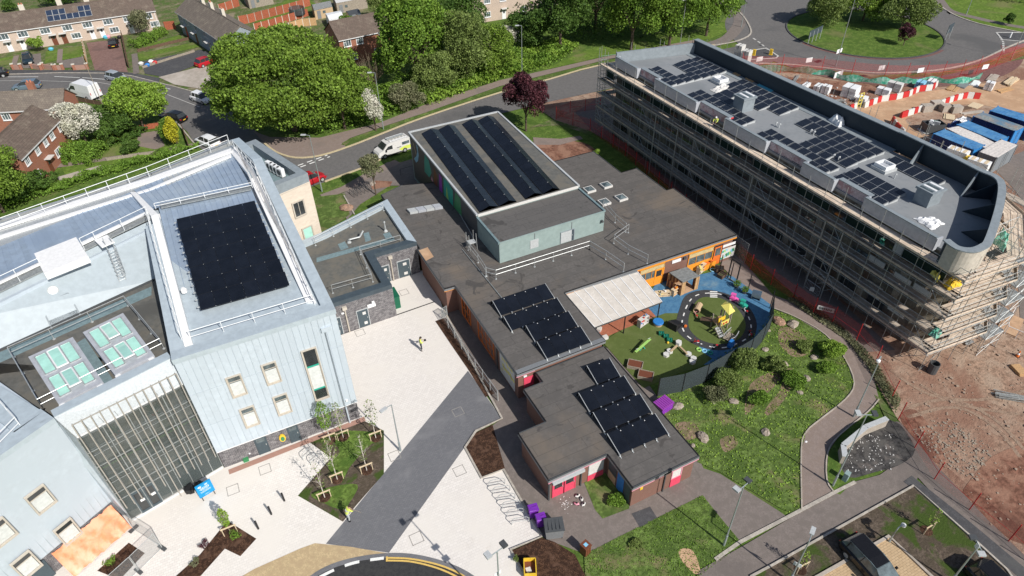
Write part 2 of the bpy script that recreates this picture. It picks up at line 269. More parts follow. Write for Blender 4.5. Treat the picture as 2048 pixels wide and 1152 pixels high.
# ---------------- geometry ----------------
class MB:
 def __init__(s):s.v=[];s.f=[];s.m=[];s.cur=0
 def add(s,vs,fs):
  b=len(s.v);s.v+=[tuple(v)for v in vs];s.f+=[tuple(b+i for i in f)for f in fs];s.m+=[s.cur]*len(fs);return s
 def poly(s,pts):return s.add(pts,[tuple(range(len(pts)))])
 def prism(s,pts,z0,z1):
  n=len(pts);a=sum(pts[i][0]*pts[(i+1)%n][1]-pts[(i+1)%n][0]*pts[i][1]for i in range(n))
  if a<0:pts=pts[::-1]
  f0=(lambda i:z0[i])if isinstance(z0,(list,tuple))else(lambda i:z0)
  f1=(lambda i:z1[i])if isinstance(z1,(list,tuple))else(lambda i:z1)
  if a<0 and isinstance(z1,(list,tuple)):zz=z1[::-1];f1=lambda i:zz[i]
  vs=[(p[0],p[1],f0(i))for i,p in enumerate(pts)]+[(p[0],p[1],f1(i))for i,p in enumerate(pts)]
  fs=[tuple(range(n-1,-1,-1)),tuple(range(n,2*n))]+[(i,(i+1)%n,n+(i+1)%n,n+i)for i in range(n)]
  return s.add(vs,fs)
 def box(s,cx,cy,cz,sx,sy,sz,rz=0):
  """cz is the bottom"""
  c,t=math.cos(rz),math.sin(rz);vs=[]
  for z in(cz,cz+sz):
   for x,y in((-.5,-.5),(.5,-.5),(.5,.5),(-.5,.5)):
    x*=sx;y*=sy;vs.append((cx+x*c-y*t,cy+x*t+y*c,z))
  return s.add(vs,[(3,2,1,0),(4,5,6,7),(0,1,5,4),(1,2,6,5),(2,3,7,6),(3,0,4,7)])
 def obox(s,o,u,v,n_,a,b,c):
  """box from corner o along u*a, v*b, n*c"""
  o=Vector(o);u=Vector(u)*a;v=Vector(v)*b;n_=Vector(n_)*c
  vs=[o,o+u,o+u+v,o+v,o+n_,o+u+n_,o+u+v+n_,o+v+n_]
  return s.add(vs,[(3,2,1,0),(4,5,6,7),(0,1,5,4),(1,2,6,5),(2,3,7,6),(3,0,4,7)])
 def beam(s,p,q,w,h=None):
  p=Vector(p);q=Vector(q);d=(q-p);L=d.length
  if L<1e-6:return s
  d/=L;up=Vector((0,0,1))if abs(d.z)<.95 else Vector((1,0,0))
  x=d.cross(up).normalized();y=x.cross(d).normalized();h=h or w
  return s.obox(p-x*w/2-y*h/2,x,y,d,w,h,L)
 def tube(s,p,q,r,n=5,r2=None):
  p=Vector(p);q=Vector(q);d=(q-p)
  if d.length<1e-6:return s
  d.normalize();up=Vector((0,0,1))if abs(d.z)<.95 else Vector((1,0,0))
  x=d.cross(up).normalized();y=x.cross(d).normalized();r2=r if r2 is None else r2
  vs=[p+(x*math.cos(a)+y*math.sin(a))*r for a in[2*PI*i/n for i in range(n)]]+[q+(x*math.cos(a)+y*math.sin(a))*r2 for a in[2*PI*i/n for i in range(n)]]
  return s.add(vs,[tuple(range(n)),tuple(range(2*n-1,n-1,-1))]+[(i,n+i,n+(i+1)%n,(i+1)%n)for i in range(n)])
 def path(s,pts,r,n=5):
  for a,b in zip(pts,pts[1:]):s.tube(a,b,r,n)
  return s
 def lathe(s,cx,cy,prof,n=12,sx=1,sy=1):
  vs=[(cx+r*sx*math.cos(2*PI*i/n),cy+r*sy*math.sin(2*PI*i/n),z)for r,z in prof for i in range(n)]
  fs=[(k*n+i,k*n+(i+1)%n,(k+1)*n+(i+1)%n,(k+1)*n+i)for k in range(len(prof)-1)for i in range(n)]
  fs+=[tuple(range(n-1,-1,-1)),tuple(range((len(prof)-1)*n,len(prof)*n))]
  return s.add(vs,fs)
 def ribbon(s,pts,w,z0,z1,off=0):
  """strip of width w along a 2D polyline, z0..z1"""
  L=[];Rr=[];N=len(pts)
  for i,p in enumerate(pts):
   a=pts[max(0,i-1)];b=pts[min(N-1,i+1)];d=Vector((b[0]-a[0],b[1]-a[1])).normalized();nn=Vector((-d.y,d.x))
   L.append((p[0]+nn.x*(off+w/2),p[1]+nn.y*(off+w/2)));Rr.append((p[0]+nn.x*(off-w/2),p[1]+nn.y*(off-w/2)))
  for i in range(N-1):
   if z1-z0>.001:s.prism([L[i],L[i+1],Rr[i+1],Rr[i]],z0,z1)
   else:s.poly([(*L[i],z1),(*Rr[i],z1),(*Rr[i+1],z1),(*L[i+1],z1)])
  return s
 def build(s,name,m,parent=None,smooth=False,world=True,at0=None):
  me=bpy.data.meshes.new(name);vs=s.v
  if parent is not None and world:
   r=parent
   while r.parent:r=r.parent
   if r.location.length>0 or r.rotation_euler.z:
    inv=(Matrix.Translation(r.location)@Matrix.Rotation(r.rotation_euler.z,4,'Z')).inverted()
    vs=[tuple(inv@Vector(v))for v in vs]
  me.from_pydata(vs,[],s.f)
  ml=m if isinstance(m,(list,tuple))else[m]
  for x in ml:me.materials.append(M(x)if isinstance(x,str)else x)
  if len(ml)>1:me.polygons.foreach_set('material_index',s.m)
  if smooth:me.polygons.foreach_set('use_smooth',[True]*len(me.polygons))
  me.update();o=bpy.data.objects.new(name,me);col.objects.link(o)
  if parent is not None:o.parent=parent
  return o
def inst(name,me,parent,loc=(0,0,0),rot=(0,0,0)):
 o=bpy.data.objects.new(name,me);col.objects.link(o);o.parent=parent;o.location=loc;o.rotation_euler=rot;return o
def thing(name,label,cat,loc=(0,0,0),rz=0,group=None):
 o=bpy.data.objects.new(name,None);o.empty_display_size=.3;col.objects.link(o);o.location=loc;o.rotation_euler=(0,0,rz)
 o['label']=label;o['category']=cat
 if group:o['group']=group
 return o
def tag(o,label,cat,group=None):
 o['label']=label;o['category']=cat
 if group:o['group']=group
 return o
def stuff(o,label=None,cat=None):
 o['kind']='stuff'
 if label:o['label']=label
 if cat:o['category']=cat
 return o
def struct(name,mb,m):
 o=mb.build(name,m);o['kind']='structure';return o
def dup(root,loc,rz=None,label=None,group=None,scale=None):
 r=root.copy();col.objects.link(r);r.location=loc
 if rz is not None:r.rotation_euler=(0,0,rz)
 if scale:r.scale=scale
 if label:r['label']=label
 if group:r['group']=group
 for ch in root.children:
  c=ch.copy();col.objects.link(c);c.parent=r
  for g in ch.children:
   d=g.copy();col.objects.link(d);d.parent=c
 return r
def along(p,q,step):
 p=Vector(p);q=Vector(q);n=max(1,round((q-p).length/step));return[p.lerp(q,i/n)for i in range(n+1)]
mat('site_rut',(.27,.18,.13),.97,.2,2,bmp=.8,c2=(.33,.235,.17))
# ==================== GROUND ====================
LV=[0]
def sheet(name,pts,m,lv,curve=0,closed=True,world=False):
 if curve:pts=smooth(pts,curve,closed)
 p=pts if world else P2(pts)
 LV[0]+=1;z=lv*.008+LV[0]*.00005
 b=MB();b.poly([(x,y,z)for x,y in p]);return struct(name,b,m)
def strip(name,pts,w,m,lv,curve=0,h=0,world=False,dash=None,kind=True,off=0):
 if curve:pts=smooth(pts,curve)
 p=pts if world else P2(pts)
 b=MB();LV[0]+=1;z=lv*.008+LV[0]*.00005
 if dash:
  on,offd=dash;seg=[];acc=0
  for a,c in zip(p,p[1:]):
   L=math.dist(a,c);t=0
   while t<L:
    ph=(acc+t)%(on+offd);st=min(L-t,(on-ph)if ph<on else(on+offd-ph))+1e-6
    if ph<on:b.ribbon([tuple(a[k]+(c[k]-a[k])*t/L for k in(0,1)),tuple(a[k]+(c[k]-a[k])*min(1,(t+st)/L)for k in(0,1))],w,z,z,off)
    t+=st
   acc+=L
 else:b.ribbon(p,w,z,z+h,off)
 return struct(name,b,m)
G=MB();G.poly([(-900,-300,-.02),(900,-300,-.02),(900,1500,-.02),(-900,1500,-.02)]);struct('ground',G,'lawn')
sheet('garden_ground',[(-200,-60),(200,-150),(760,-160),(900,0),(760,60),(640,130),(440,200),(0,140),(-200,140)],'rough_ground',1)
road=[(-300,152),(-100,150),(0,150),(120,146),(213,147),(262,152),(350,174),(417,192),(470,222),(520,270),(550,304),(590,316),(640,312),(700,293),(760,270),(850,235),(1000,186),(1100,159),(1205,130),(1330,106),(1430,92),(1450,110),(1400,134),(1205,181),(1090,206),(1000,228),(830,288),(760,320),(725,337),(665,359),(600,382),(540,400),(480,345),(430,312),(393,293),(375,264),(355,247),(300,225),(250,207),(160,194),(100,187),(0,184),(-100,183),(-300,184)]
sheet('road',road,'asphalt',6)
cx,cy=117.8,86.2
circ=lambda r,a0=0,a1=360,n=72:[(cx+r*math.cos(R(a0+(a1-a0)*i/n)),cy+r*math.sin(R(a0+(a1-a0)*i/n)))for i in range(n+1)]
sheet('roundabout_road',circ(25.5)[:-1],'asphalt',7,world=True)
sheet('roundabout_island',circ(13.8)[:-1],'lawn',9,world=True)
strip('roundabout_kerb',circ(13.9),.28,'asphalt_dark',8,h=.12,world=True)
strip('roundabout_inner_edge',circ(14.3),.5,'red_tarmac',8,world=True)
sheet('roundabout_approach',[(1470,-20),(1500,12),(1530,45),(1500,88),(1440,100),(1400,134),(1480,142),(1560,120),(1640,60),(1600,0),(1590,-60),(1480,-60)],'asphalt',8)
sheet('far_carriageway',[(1440,-45),(1500,-5),(1590,12),(1600,30),(1700,-10),(1900,20),(1830,60),(1880,100),(1960,110),(2200,110),(2400,120),(2400,66),(2048,66),(1960,50),(1900,30),(1868,8),(1840,-12),(1830,-45)],'asphalt',8)
sheet('far_verge',[(1868,0),(1905,28),(1960,48),(2048,66),(2400,80),(2400,-60),(1880,-60)],'lawn_bright',9,0)
strip('far_footpath',[(1872,-10),(1884,6),(1900,22),(1950,36),(2048,56),(2200,70)],1.7,'footpath_grey',10,curve=3)
strip('kerb_far',[(1866,2),(1905,29),(1960,49),(2048,67)],.3,'kerb',10,curve=3,h=.08)
for nm,pts in(('splitter_island',[(1496,103),(1532,97),(1556,113),(1552,117),(1500,120)]),('splitter_island',[(1992,66),(2048,66),(2110,72),(2048,84),(2004,80)])):
 sheet(nm,pts,'asphalt_dark',9);strip('island_marking',pts+[pts[0]],.3,'paint_worn',10,h=.04)
strip('entry_line',[(1506,77),(1519,86),(1534,99),(1556,113)],.35,'paint_worn',11,dash=(1.0,.8))
strip('entry_line',[(1996,70),(2006,85),(2007,105)],.35,'paint_worn',11,dash=(.8,.4))
strip('roundabout_red_margin',circ(24.6,195,312),3.4,'red_tarmac',9,world=True)
sheet('footpath_corner',[(520,268),(560,262),(640,272),(700,262),(760,247),(850,215),(1000,171),(1100,147),(1205,122),(1330,99),(1400,84),(1400,78),(1330,91),(1205,115),(1100,138),(1000,160),(880,192),(800,219),(740,241),(690,262),(690,292),(640,311),(590,315),(552,303)][:0]or[(505,262),(540,275),(640,276),(700,261),(760,246),(850,210),(1000,161),(1100,139),(1205,115),(1400,78),(1402,84),(1205,122),(1100,148),(1000,173),(850,226),(760,256),(700,277),(682,290),(700,293),(640,312),(590,316),(552,305),(525,282)],'footpath',8)
sheet('road_verge',[(684,287),(702,277),(760,257),(850,226),(1000,174),(1100,149),(1205,123),(1420,84),(1425,88),(1205,128),(1100,156),(1000,182),(850,232),(760,267),(705,289),(692,294)],'lawn_worn',9)
strip('kerb_road',[(530,288),(552,305),(590,316.5),(640,312.5),(700,293.5),(760,270),(850,235),(1000,186),(1100,159),(1205,130),(1430,90)],.32,'kerb_yellow',9,curve=3,h=.09)
strip('kerb_road',[(650,365),(665,359),(725,337),(762,320)],.3,'kerb_yellow',9,curve=3,h=.09)
sheet('school_verge',[(640,400),(662,361),(725,339),(752,327),(760,332),(740,352),(690,372),(655,392)],'lawn',9)
strip('school_footpath',[(645,395),(690,378),(735,352),(770,335),(800,322)],1.4,'footpath',9)
sheet('school_forecourt',[(735,352),(775,325),(835,318),(835,372),(780,372),(720,410),(695,440),(660,400),(690,385)],'footpath_grey',8)
sheet('verge_by_van',[(784,318),(835,300),(835,316),(800,326)],'lawn',10)
sheet('tower_lawn',[(628,395),(690,388),(700,430),(655,462),(640,480),(600,480),(600,400)],'lawn_worn',9)
strip('path_edging',[(688,392),(709,430)],.15,'kerb',11,h=.08)
sheet('planting_bed',[(740,372),(752,362),(785,364),(780,374),(745,380)],'site_red',10)
strip('give_way_line',[(596,332),(655,311)],.22,'paint_white',9,dash=(.8,.55))
strip('give_way_line',[(601,335),(660,314)],.22,'paint_white',9,dash=(.8,.55))
for pts in([(16,154.5),(77,154.3)],[(109,153.7),(160,156)],[(165,156),(212,159.5)],[(260,166),(300,170),(341,179)]):
 strip('parking_line',pts,.14,'paint_white',9)
strip('estate_centre_line',[(-50,163),(60,161.5),(200,166),(330,188),(400,215)],.12,'paint_worn',9)
sheet('estate_pavement',[(-200,141),(0,140),(180,141),(262,146),(290,151),(320,157),(318,166),(262,153),(213,148),(120,147),(0,150),(-200,151)],'asphalt_dark',8)
strip('kerb_estate',[(-100,150),(0,150),(120,146.5),(213,147.5),(262,152.5),(350,174.5),(417,192.5)],.18,'kerb',9,h=.08)
strip('kerb_estate',[(150,194),(250,207),(300,225),(355,247),(393,293)],.2,'kerb',9,h=.08)
sheet('block_driveway',[(173,86),(240,79),(256,145),(190,141)],'brick_drive',7)
sheet('front_lawn',[(124,97),(166,92),(168,113),(124,121)],'lawn_bright',7);sheet('front_lawn',[(92,104),(117,99),(114,121),(90,128)],'lawn_bright',7)
sheet('front_lawn',[(0,118),(28,112),(24,130),(0,131)],'lawn_bright',7);sheet('gravel_patch',[(122,122),(168,113),(168,134),(120,137)],'footpath_grey',7)
sheet('car_hardstanding',[(48,112),(82,107),(84,137),(40,137)],'footpath_grey',7)
strip('garden_path',[(121,99),(119,126)],.9,'footpath',8);strip('garden_path',[(33,112),(27,135)],.9,'footpath',8)
sheet('front_lawn',[(275,108),(390,85),(400,94),(280,122)],'lawn_bright',7);sheet('front_lawn',[(286,92),(360,70),(366,78),(292,98)],'lawn_bright',7)
strip('garden_path',[(269,108),(273,148)],1.0,'footpath_grey',8)
sheet('asphalt_drive',[(283,124),(400,100),(440,112),(330,155),(290,148)],'asphalt_dark',8)
sheet('concrete_drive',[(317,155),(425,128),(432,160),(400,178),(350,170)],'concrete',9)
sheet('back_lawn',[(640,12),(600,-10),(500,32),(512,46),(620,22)],'lawn_bright',6)
sheet('front_lawn',[(118,320),(200,300),(310,290),(350,296),(300,312),(200,335),(130,350)],'lawn_bright',7)
sheet('front_lawn',[(188,296),(262,270),(292,285),(262,302),(210,310)],'lawn_bright',7)
sheet('crazy_paved_patio',[(278,268),(315,262),(330,292),(312,300),(272,292)],'footpath',8)
strip('corner_house_path',[(95,335),(150,328),(230,316),(330,303),(388,290)],1.1,'footpath',8)
strip('low_wall_cap',[(118,362),(160,350),(205,338)],.8,'concrete',8,h=.35)
sheet('bank_lawn',[(1065,135),(1110,130),(1150,110),(1200,92),(1300,70),(1440,45),(1465,10),(1500,45),(1420,78),(1205,114),(1090,140)],'lawn_bright',5)
strip('park_path',[(1420,90),(1450,80),(1470,62),(1480,40),(1466,18),(1440,0),(1400,-20)],2.4,'footpath_grey',10,curve=4)
strip('kerb_park',[(1425,92),(1470,84),(1500,70),(1497,50),(1478,25),(1440,0)],.3,'kerb',10,curve=4,h=.08)
site=[(1060,206),(1205,182),(1400,135),(1480,138),(1560,143),(1640,150),(1760,158),(1880,152),(1960,136),(2048,118),(2300,100),(2700,500),(2700,1400),(2200,1300),(1975,1040),(1870,928),(1795,838),(1748,760),(1722,705),(1670,650),(1590,590),(1480,490),(1350,380),(1245,298),(1180,262),(1110,240)]
sheet('construction_ground',site,'site_dirt',2)
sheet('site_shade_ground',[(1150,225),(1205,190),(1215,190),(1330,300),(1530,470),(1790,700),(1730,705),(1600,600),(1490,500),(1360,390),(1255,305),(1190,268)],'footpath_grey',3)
sheet('worn_ground',[(1062,290),(1110,282),(1165,285),(1190,300),(1180,308),(1110,325),(1085,318)],'site_red',3,3)
sheet('worn_path',[(1066,275),(1120,278),(1160,272),(1166,278),(1120,290),(1068,290)],'footpath',3.5)
sheet('worn_ground',[(1060,255),(1100,240),(1200,215),(1205,250),(1180,270),(1120,250)],'rough_ground',1.5)
sheet('school_apron',[(888,618),(1000,790),(1035,960),(1100,1012),(1262,1032),(1412,950),(1392,902),(1262,720),(1100,640)],'footpath_grey',3.1)
sheet('spoil_ground',[(1500,150),(1700,165),(1780,175),(1700,205),(1640,200),(1560,180)],'site_red',4,4)
sheet('spoil_ground',[(1925,1000),(1945,955),(2000,905),(2100,900),(2200,1100),(2048,1090),(1985,1050)],'site_red',4.2,4)
sheet('spoil_ground',[(1800,835),(1830,820),(1870,870),(1890,920),(1870,925),(1830,880)],'site_red',4.3,4)
for q_ in([(1800,820),(1900,800),(1990,840),(2048,900)],[(1815,835),(1910,815),(1990,855),(2040,915)],[(1780,740),(1860,790),(1960,800),(2060,780)],[(1840,770),(1920,810),(2048,830)]):strip('wheel_rut',q_,.32,'site_rut',4.5,curve=5)
sheet('haul_road',[(1690,215),(1780,196),(1900,177),(2048,160),(2300,150),(2300,230),(2048,225),(1960,210),(1880,215),(1810,240),(1850,270),(1800,290),(1720,250)],'haul_road',5,4)
sheet('mud_road',[(1980,330),(2300,200),(2500,600),(2100,700),(2040,640),(2035,560),(2060,420),(2020,370)],'site_shade' if 'site_shade' in MATS else 'footpath_grey',5,0)
sheet('verge_site',[(1560,133),(1640,140),(1760,151),(1880,145),(1960,128),(2048,95),(2200,60),(2200,75),(2048,118),(1960,136),(1880,153),(1760,159),(1640,149),(1560,142)],'rough_ground',10)
strip('kerb_site',[(1480,128),(1560,129),(1640,136),(1745,147),(1870,142),(1950,125),(2005,100),(2048,82)],.3,'kerb',11,curve=3,h=.1)
sheet('plaza',[(60,1300),(95,1150),(246,1030),(450,935),(715,835),(680,760),(650,640),(770,560),(850,540),(880,600),(896,645),(938,742),(1004,838),(952,864),(930,897),(962,956),(1006,940),(1083,1073),(1020,1101),(1062,1160),(1100,1300)],'plaza_paving',3)
sheet('sett_path',[(936,742),(1004,838),(952,862),(928,897),(778,1106),(652,1088)],'dark_setts',4)
strip('plaza_edge_kerb',[(888,622),(1004,838),(952,863),(930,896),(963,957),(1007,940),(1084,1074),(1021,1100),(1060,1170)],.16,'kerb',5,h=.1)
sheet('gravel_margin',[(420,1190),(510,1138),(600,1098),(630,1087),(700,1094),(775,1107),(700,1120),(655,1136),(615,1165),(600,1200)],'sand_gravel',5)
bend=[(560,1250),(590,1190),(625,1155),(665,1133),(715,1119),(770,1112),(820,1113),(870,1123),(915,1139),(950,1160),(985,1190),(1010,1230)]
sheet('plaza_road',smooth(bend,4),'asphalt_new',6)
strip('setts_edging',bend,.35,'dark_setts',7,curve=4)
strip('edge_line',[(640,1155),(675,1138),(715,1125),(768,1117)],.22,'paint_white',8,curve=4,dash=(1.0,.75))
strip('double_yellow_line',[(774,1116.5),(820,1118.5),(868,1128),(905,1141),(935,1158),(960,1180)],.13,'paint_yellow',8,curve=4)
strip('double_yellow_line',[(774,1122),(818,1123.5),(862,1133),(897,1146),(925,1162),(948,1185)],.13,'paint_yellow',8,curve=4)
strip('double_yellow_line',[(774,1114),(774,1124)],.13,'paint_yellow',8)
sheet('tree_bed',[(618,884),(720,838),(768,862),(768,948),(712,1012),(686,1044),(596,992),(662,916)],'soil',5)
sheet('bed_grass',[(660,870),(700,862),(760,870),(730,900),(700,935),(680,965),(655,930),(680,905)],'lawn',6,4)
sheet('bed_grass',[(622,990),(660,975),(715,970),(700,1005),(685,1020),(650,1008)],'lawn',6,4)
strip('wall_margin',[(458,945),(730,838)],.5,'brick_pale',6)
sheet('shrub_bed',[(344,1160),(400,1110),(455,1042),(513,1078),(481,1113),(450,1098),(395,1160)],'bark',5)
sheet('shrub_bed',[(195,1142),(258,1086),(290,1107),(240,1160)],'bark',5)
sheet('bark_bed',[(930,896),(952,866),(985,850),(1010,938),(966,956)],'bark',6)
sheet('bark_bed',[(1024,1102),(1084,1076),(1110,1085),(1150,1110),(1170,1150),(1170,1250),(1070,1250),(1060,1160)],'bark',6)
strip('drain_channel',[(681,670),(869,604)],.14,'asphalt_new',5)
for p,lb in(((720,666),'below the dark brick wall'),((808,585),'inside the recess by the dark brick block'),((789,912),'at the foot of the slim lamp post'),((530,939),'in front of the two cycle hoops'),((833,1077),'above the end of the double yellow lines'),((919,942),'left of the bark bed'),((466,980),'right of the blue sign'),((916,824),'in the dark sett path'),((650,975),'in the planting bed')):
 a=at(*p);b=MB();s_=.42
 for k in range(4):
  ang=PI/2*k;b.box(a.x+math.cos(ang)*s_,a.y+math.sin(ang)*s_,.031,.05 if k%2==0 else .88,.88 if k%2==0 else .05,.006)
 tag(b.build('manhole_cover','cast_iron'),'square recessed manhole cover '+lb,'manhole cover','manhole covers flush in the plaza')
sheet('school_path',[(888,618),(905,590),(1030,790),(1060,870),(1100,1000),(1255,1020),(1300,1010),(1400,955),(1385,930),(1440,948),(1560,1024),(1575,1035),(1480,1085),(1405,1000),(1225,1100),(1170,1108),(1110,1086),(1084,1074),(1006,940),(975,858),(1004,838)],'footpath_grey',4)
sheet('front_grass',[(1168,965),(1225,930),(1262,980),(1258,1018),(1205,1038),(1190,1020)],'lawn_worn',6)
sheet('school_lawn',[(1168,1110),(1230,1078),(1405,991),(1444,1040),(1476,1078),(1485,1090),(1400,1135),(1375,1170),(1200,1180),(1170,1150)],'lawn_worn',6)
sheet('bare_patch',[(1359,1100),(1385,1102),(1400,1140),(1388,1148),(1362,1120)],'haul_road',7,3)
sheet('patched_tarmac',[(1263,1028),(1300,1014),(1314,1036),(1280,1056)],'asphalt_dark',6)
grass=[(1340,780),(1520,660),(1545,620),(1590,635),(1650,670),(1690,720),(1708,768),(1690,800),(1640,840),(1612,865),(1602,900),(1603,1020),(1590,1030),(1562,1018),(1440,945),(1395,925),(1390,905),(1310,810)]
sheet('meadow',grass,'lawn_worn',5.5)
for q_ in([(1560,655),(1600,665),(1625,700),(1590,715),(1560,690)],[(1500,770),(1545,745),(1560,760),(1520,800),(1490,830)],[(1440,880),(1465,872),(1475,890),(1450,905)],[(1350,850),(1385,845),(1400,870),(1370,880)],[(1570,740),(1590,745),(1575,790),(1540,830),(1530,820),(1560,780)]):sheet('bare_patch',q_,'bare_soil',5.8,4)
strip('meadow_edging',[(1603,1020),(1602,900),(1612,865),(1640,840),(1690,800),(1708,768),(1690,720),(1650,670),(1590,635),(1548,618)],.1,'concrete',8,curve=3,h=.06)
path=[(1455,500),(1480,515),(1545,590),(1600,610),(1665,655),(1722,705),(1748,760),(1758,800),(1735,825),(1680,870),(1655,905),(1653,960),(1667,985),(1605,1022),(1603,900),(1612,865),(1640,840),(1690,800),(1708,768),(1690,720),(1650,670),(1590,635),(1540,615),(1500,590),(1440,530)]
sheet('garden_footpath',path,'footpath',5)
strip('path_edging',[(1667,985),(1653,960),(1655,905),(1680,870),(1735,825),(1757,800)],.1,'concrete',8,curve=3,h=.06)
sheet('corner_grass',[(1667,985),(1653,960),(1656,905),(1682,870),(1735,822),(1757,808),(1765,840),(1700,880),(1680,905),(1690,950),(1705,965),(1680,990)],'lawn',6)
sheet('burnt_ground',[(1680,905),(1720,865),(1768,842),(1800,850),(1830,900),(1800,930),(1750,945),(1695,955)],'burnt',6,3)
sheet('dark_verge',[(1748,790),(1765,800),(1795,838),(1790,845),(1770,836),(1757,808)],'rough_ground',7)
sheet('site_edge_path',[(1765,836),(1800,845),(1870,928),(1975,1040),(2100,1160),(2100,1330),(2000,1120),(1895,1020),(1835,955),(1826,985),(1545,1130),(1440,1180),(1380,1180),(1400,1140),(1490,1090),(1575,1040),(1668,985),(1705,965),(1760,950),(1828,900)],'footpath_grey',4)
strip('path_kerb',[(1430,1120),(1480,1085),(1570,1038),(1670,985),(1710,965)],.25,'kerb',7,h=.04)
strip('tarmac_margin',[(1815,958),(1930,1050),(2060,1160)],1.0,'asphalt_dark',6)
sheet('verge_bed',[(1826,974),(1920,1055),(2010,1140),(2060,1200),(1420,1260),(1520,1140),(1545,1132),(1700,1040)],'soil',6)
strip('bed_kerb',[(1500,1155),(1545,1131),(1826,973),(1950,1083),(2012,1140),(2040,1180)],.14,'kerb',7,h=.1)
for p in((1565,1107),(1620,1080),(1648,1065),(1685,1044),(1720,1025),(1757,1005)):
 a=at(*p);b=MB();b.box(a.x,a.y,.036,.75,.85,.001);struct('road_stain',b,'asphalt_dark')
sheet('parking_bay',[(1640,1152),(1702,1118),(1777,1074),(1868,1160),(1900,1200),(1600,1200)],'yellow_blocks',7)
strip('bay_kerb',[(1560,1196),(1640,1152),(1777,1074),(1868,1160),(1930,1220)],.22,'concrete',8,h=.1)
sheet('parking_bay',[(1985,1180),(2008,1150),(2040,1180)],'yellow_blocks',7)
zp=lambda pts:zm(1190,540,4.267,pts)
sheet('playground_blue',zp([(230,560),(520,120),(640,60),(900,40),(1000,20),(1180,60),(1500,300),(1500,420),(1260,760),(1100,800),(820,820),(700,700)]),'rubber_blue',6)
sheet('playground_green',zp([(65,620),(180,540),(300,480),(420,440),(520,400),(600,372),(720,372),(800,400),(900,690),(1000,760),(900,830),(700,890),(420,1010),(400,1000)]),'rubber_green',7)
sheet('canopy_floor',zp([(-120,600),(-300,300),(380,250),(520,400),(440,430),(240,510),(120,565),(60,610),(30,600)]),'rubber_terracotta',8)
track=zp([(720,340),(760,240),(840,190),(960,175),(1100,200),(1240,260),(1340,360),(1380,480),(1340,590),(1220,660),(1060,690),(900,660),(780,600),(700,520),(695,430)])
inner=zp([(850,290),(900,245),(980,235),(1080,250),(1190,310),(1260,400),(1285,490),(1240,580),(1150,625),(1020,635),(900,600),(820,530),(795,460),(810,370)])
sheet('play_road',track,'rubber_black',9,6);sheet('play_island',inner,'rubber_green',10,6)
mid=zp([(775,330),(815,260),(870,220),(960,203),(1080,215),(1200,270),(1290,370),(1330,480),(1310,570),(1220,630),(1080,670),(930,645),(800,580),(745,500),(745,430)])
strip('play_road_dashes',mid+[mid[0]],.12,'paint_white',11,curve=5,dash=(.5,.65))
for i in range(4):
 strip('play_crossing',zp([(980,190+i*15),(1043,192+i*15)]),.16,'paint_white',11)
b=MB()
for x,y in((545,310),(575,290),(590,310),(600,285),(625,265),(640,290),(660,262),(680,245),(705,268),(722,245),(655,290),(570,300)):
 a=at(*zp([(x,y)])[0]);b.lathe(a.x,a.y,[(.17,.041),(.17,.045)],8)
struct('play_spots',b,'paint_pink')
a=at(*zp([(520,855)])[0]);b=MB();b.ribbon([(a.x+.5*math.cos(t),a.y+.5*math.sin(t))for t in[i*PI/8 for i in range(17)]],.06,.046,.046);struct('play_ring_mark',b,'rubber_black')
# ==================== BUILDING HELPERS ====================
UP=Vector((0,0,1))
def wall_frame(p,q):
 p=Vector((p[0],p[1],0));q=Vector((q[0],q[1],0));u=(q-p).normalized();n=Vector((u.y,-u.x,0));return p,u,n,(q-p).length
def window(par,p,q,s,z,w_,h,fm='white',pm='glass',muls=1,tr=0,proud=.06,name='window',fw=.07,blind=None,ring=.0,label=None,box=0):
 """window in the wall line p->q (outside on the right hand), s metres along, sill at z"""
 p0,u,n,L=wall_frame(p,q);o=p0+u*s+UP*z
 b=MB()
 for a,c,ww,hh in((0,0,w_,fw),(0,h-fw,w_,fw),(0,fw,fw,h-2*fw),(w_-fw,fw,fw,h-2*fw)):
  b.obox(o+u*a+UP*c-n*.02,u,UP,n,ww,hh,proud+.02)
 for k in range(1,muls):b.obox(o+u*(w_*k/muls-.02)+UP*fw-n*.01,u,UP,n,.045,h-2*fw,proud*.7+.01)
 if tr:b.obox(o+u*fw+UP*(h*tr)-n*.01,u,UP,n,w_-2*fw,.045,proud*.7+.01)
 if box:
  for a,c,ww,hh in((-.07,-.07,w_+.14,.07),(-.07,h,w_+.14,.07),(-.07,0,.07,h),(w_,0,.07,h)):
   b.obox(o+u*a+UP*c-n*.01,u,UP,n,ww,hh,box)
 f=b.build(name,fm,par)
 if label:f['label']=label
 g=MB();g.obox(o+u*fw+UP*fw-n*.01,u,UP,n,w_-2*fw,h-2*fw,.02);g.build('pane',pm,f)
 if blind:
  g=MB();g.obox(o+u*(fw+.01)+UP*(fw+blind[0]*(h-2*fw))+n*.012,u,UP,n,w_-2*fw-.02,(blind[1]-blind[0])*(h-2*fw),.012);g.build('blind',blind[2],f)
 return f
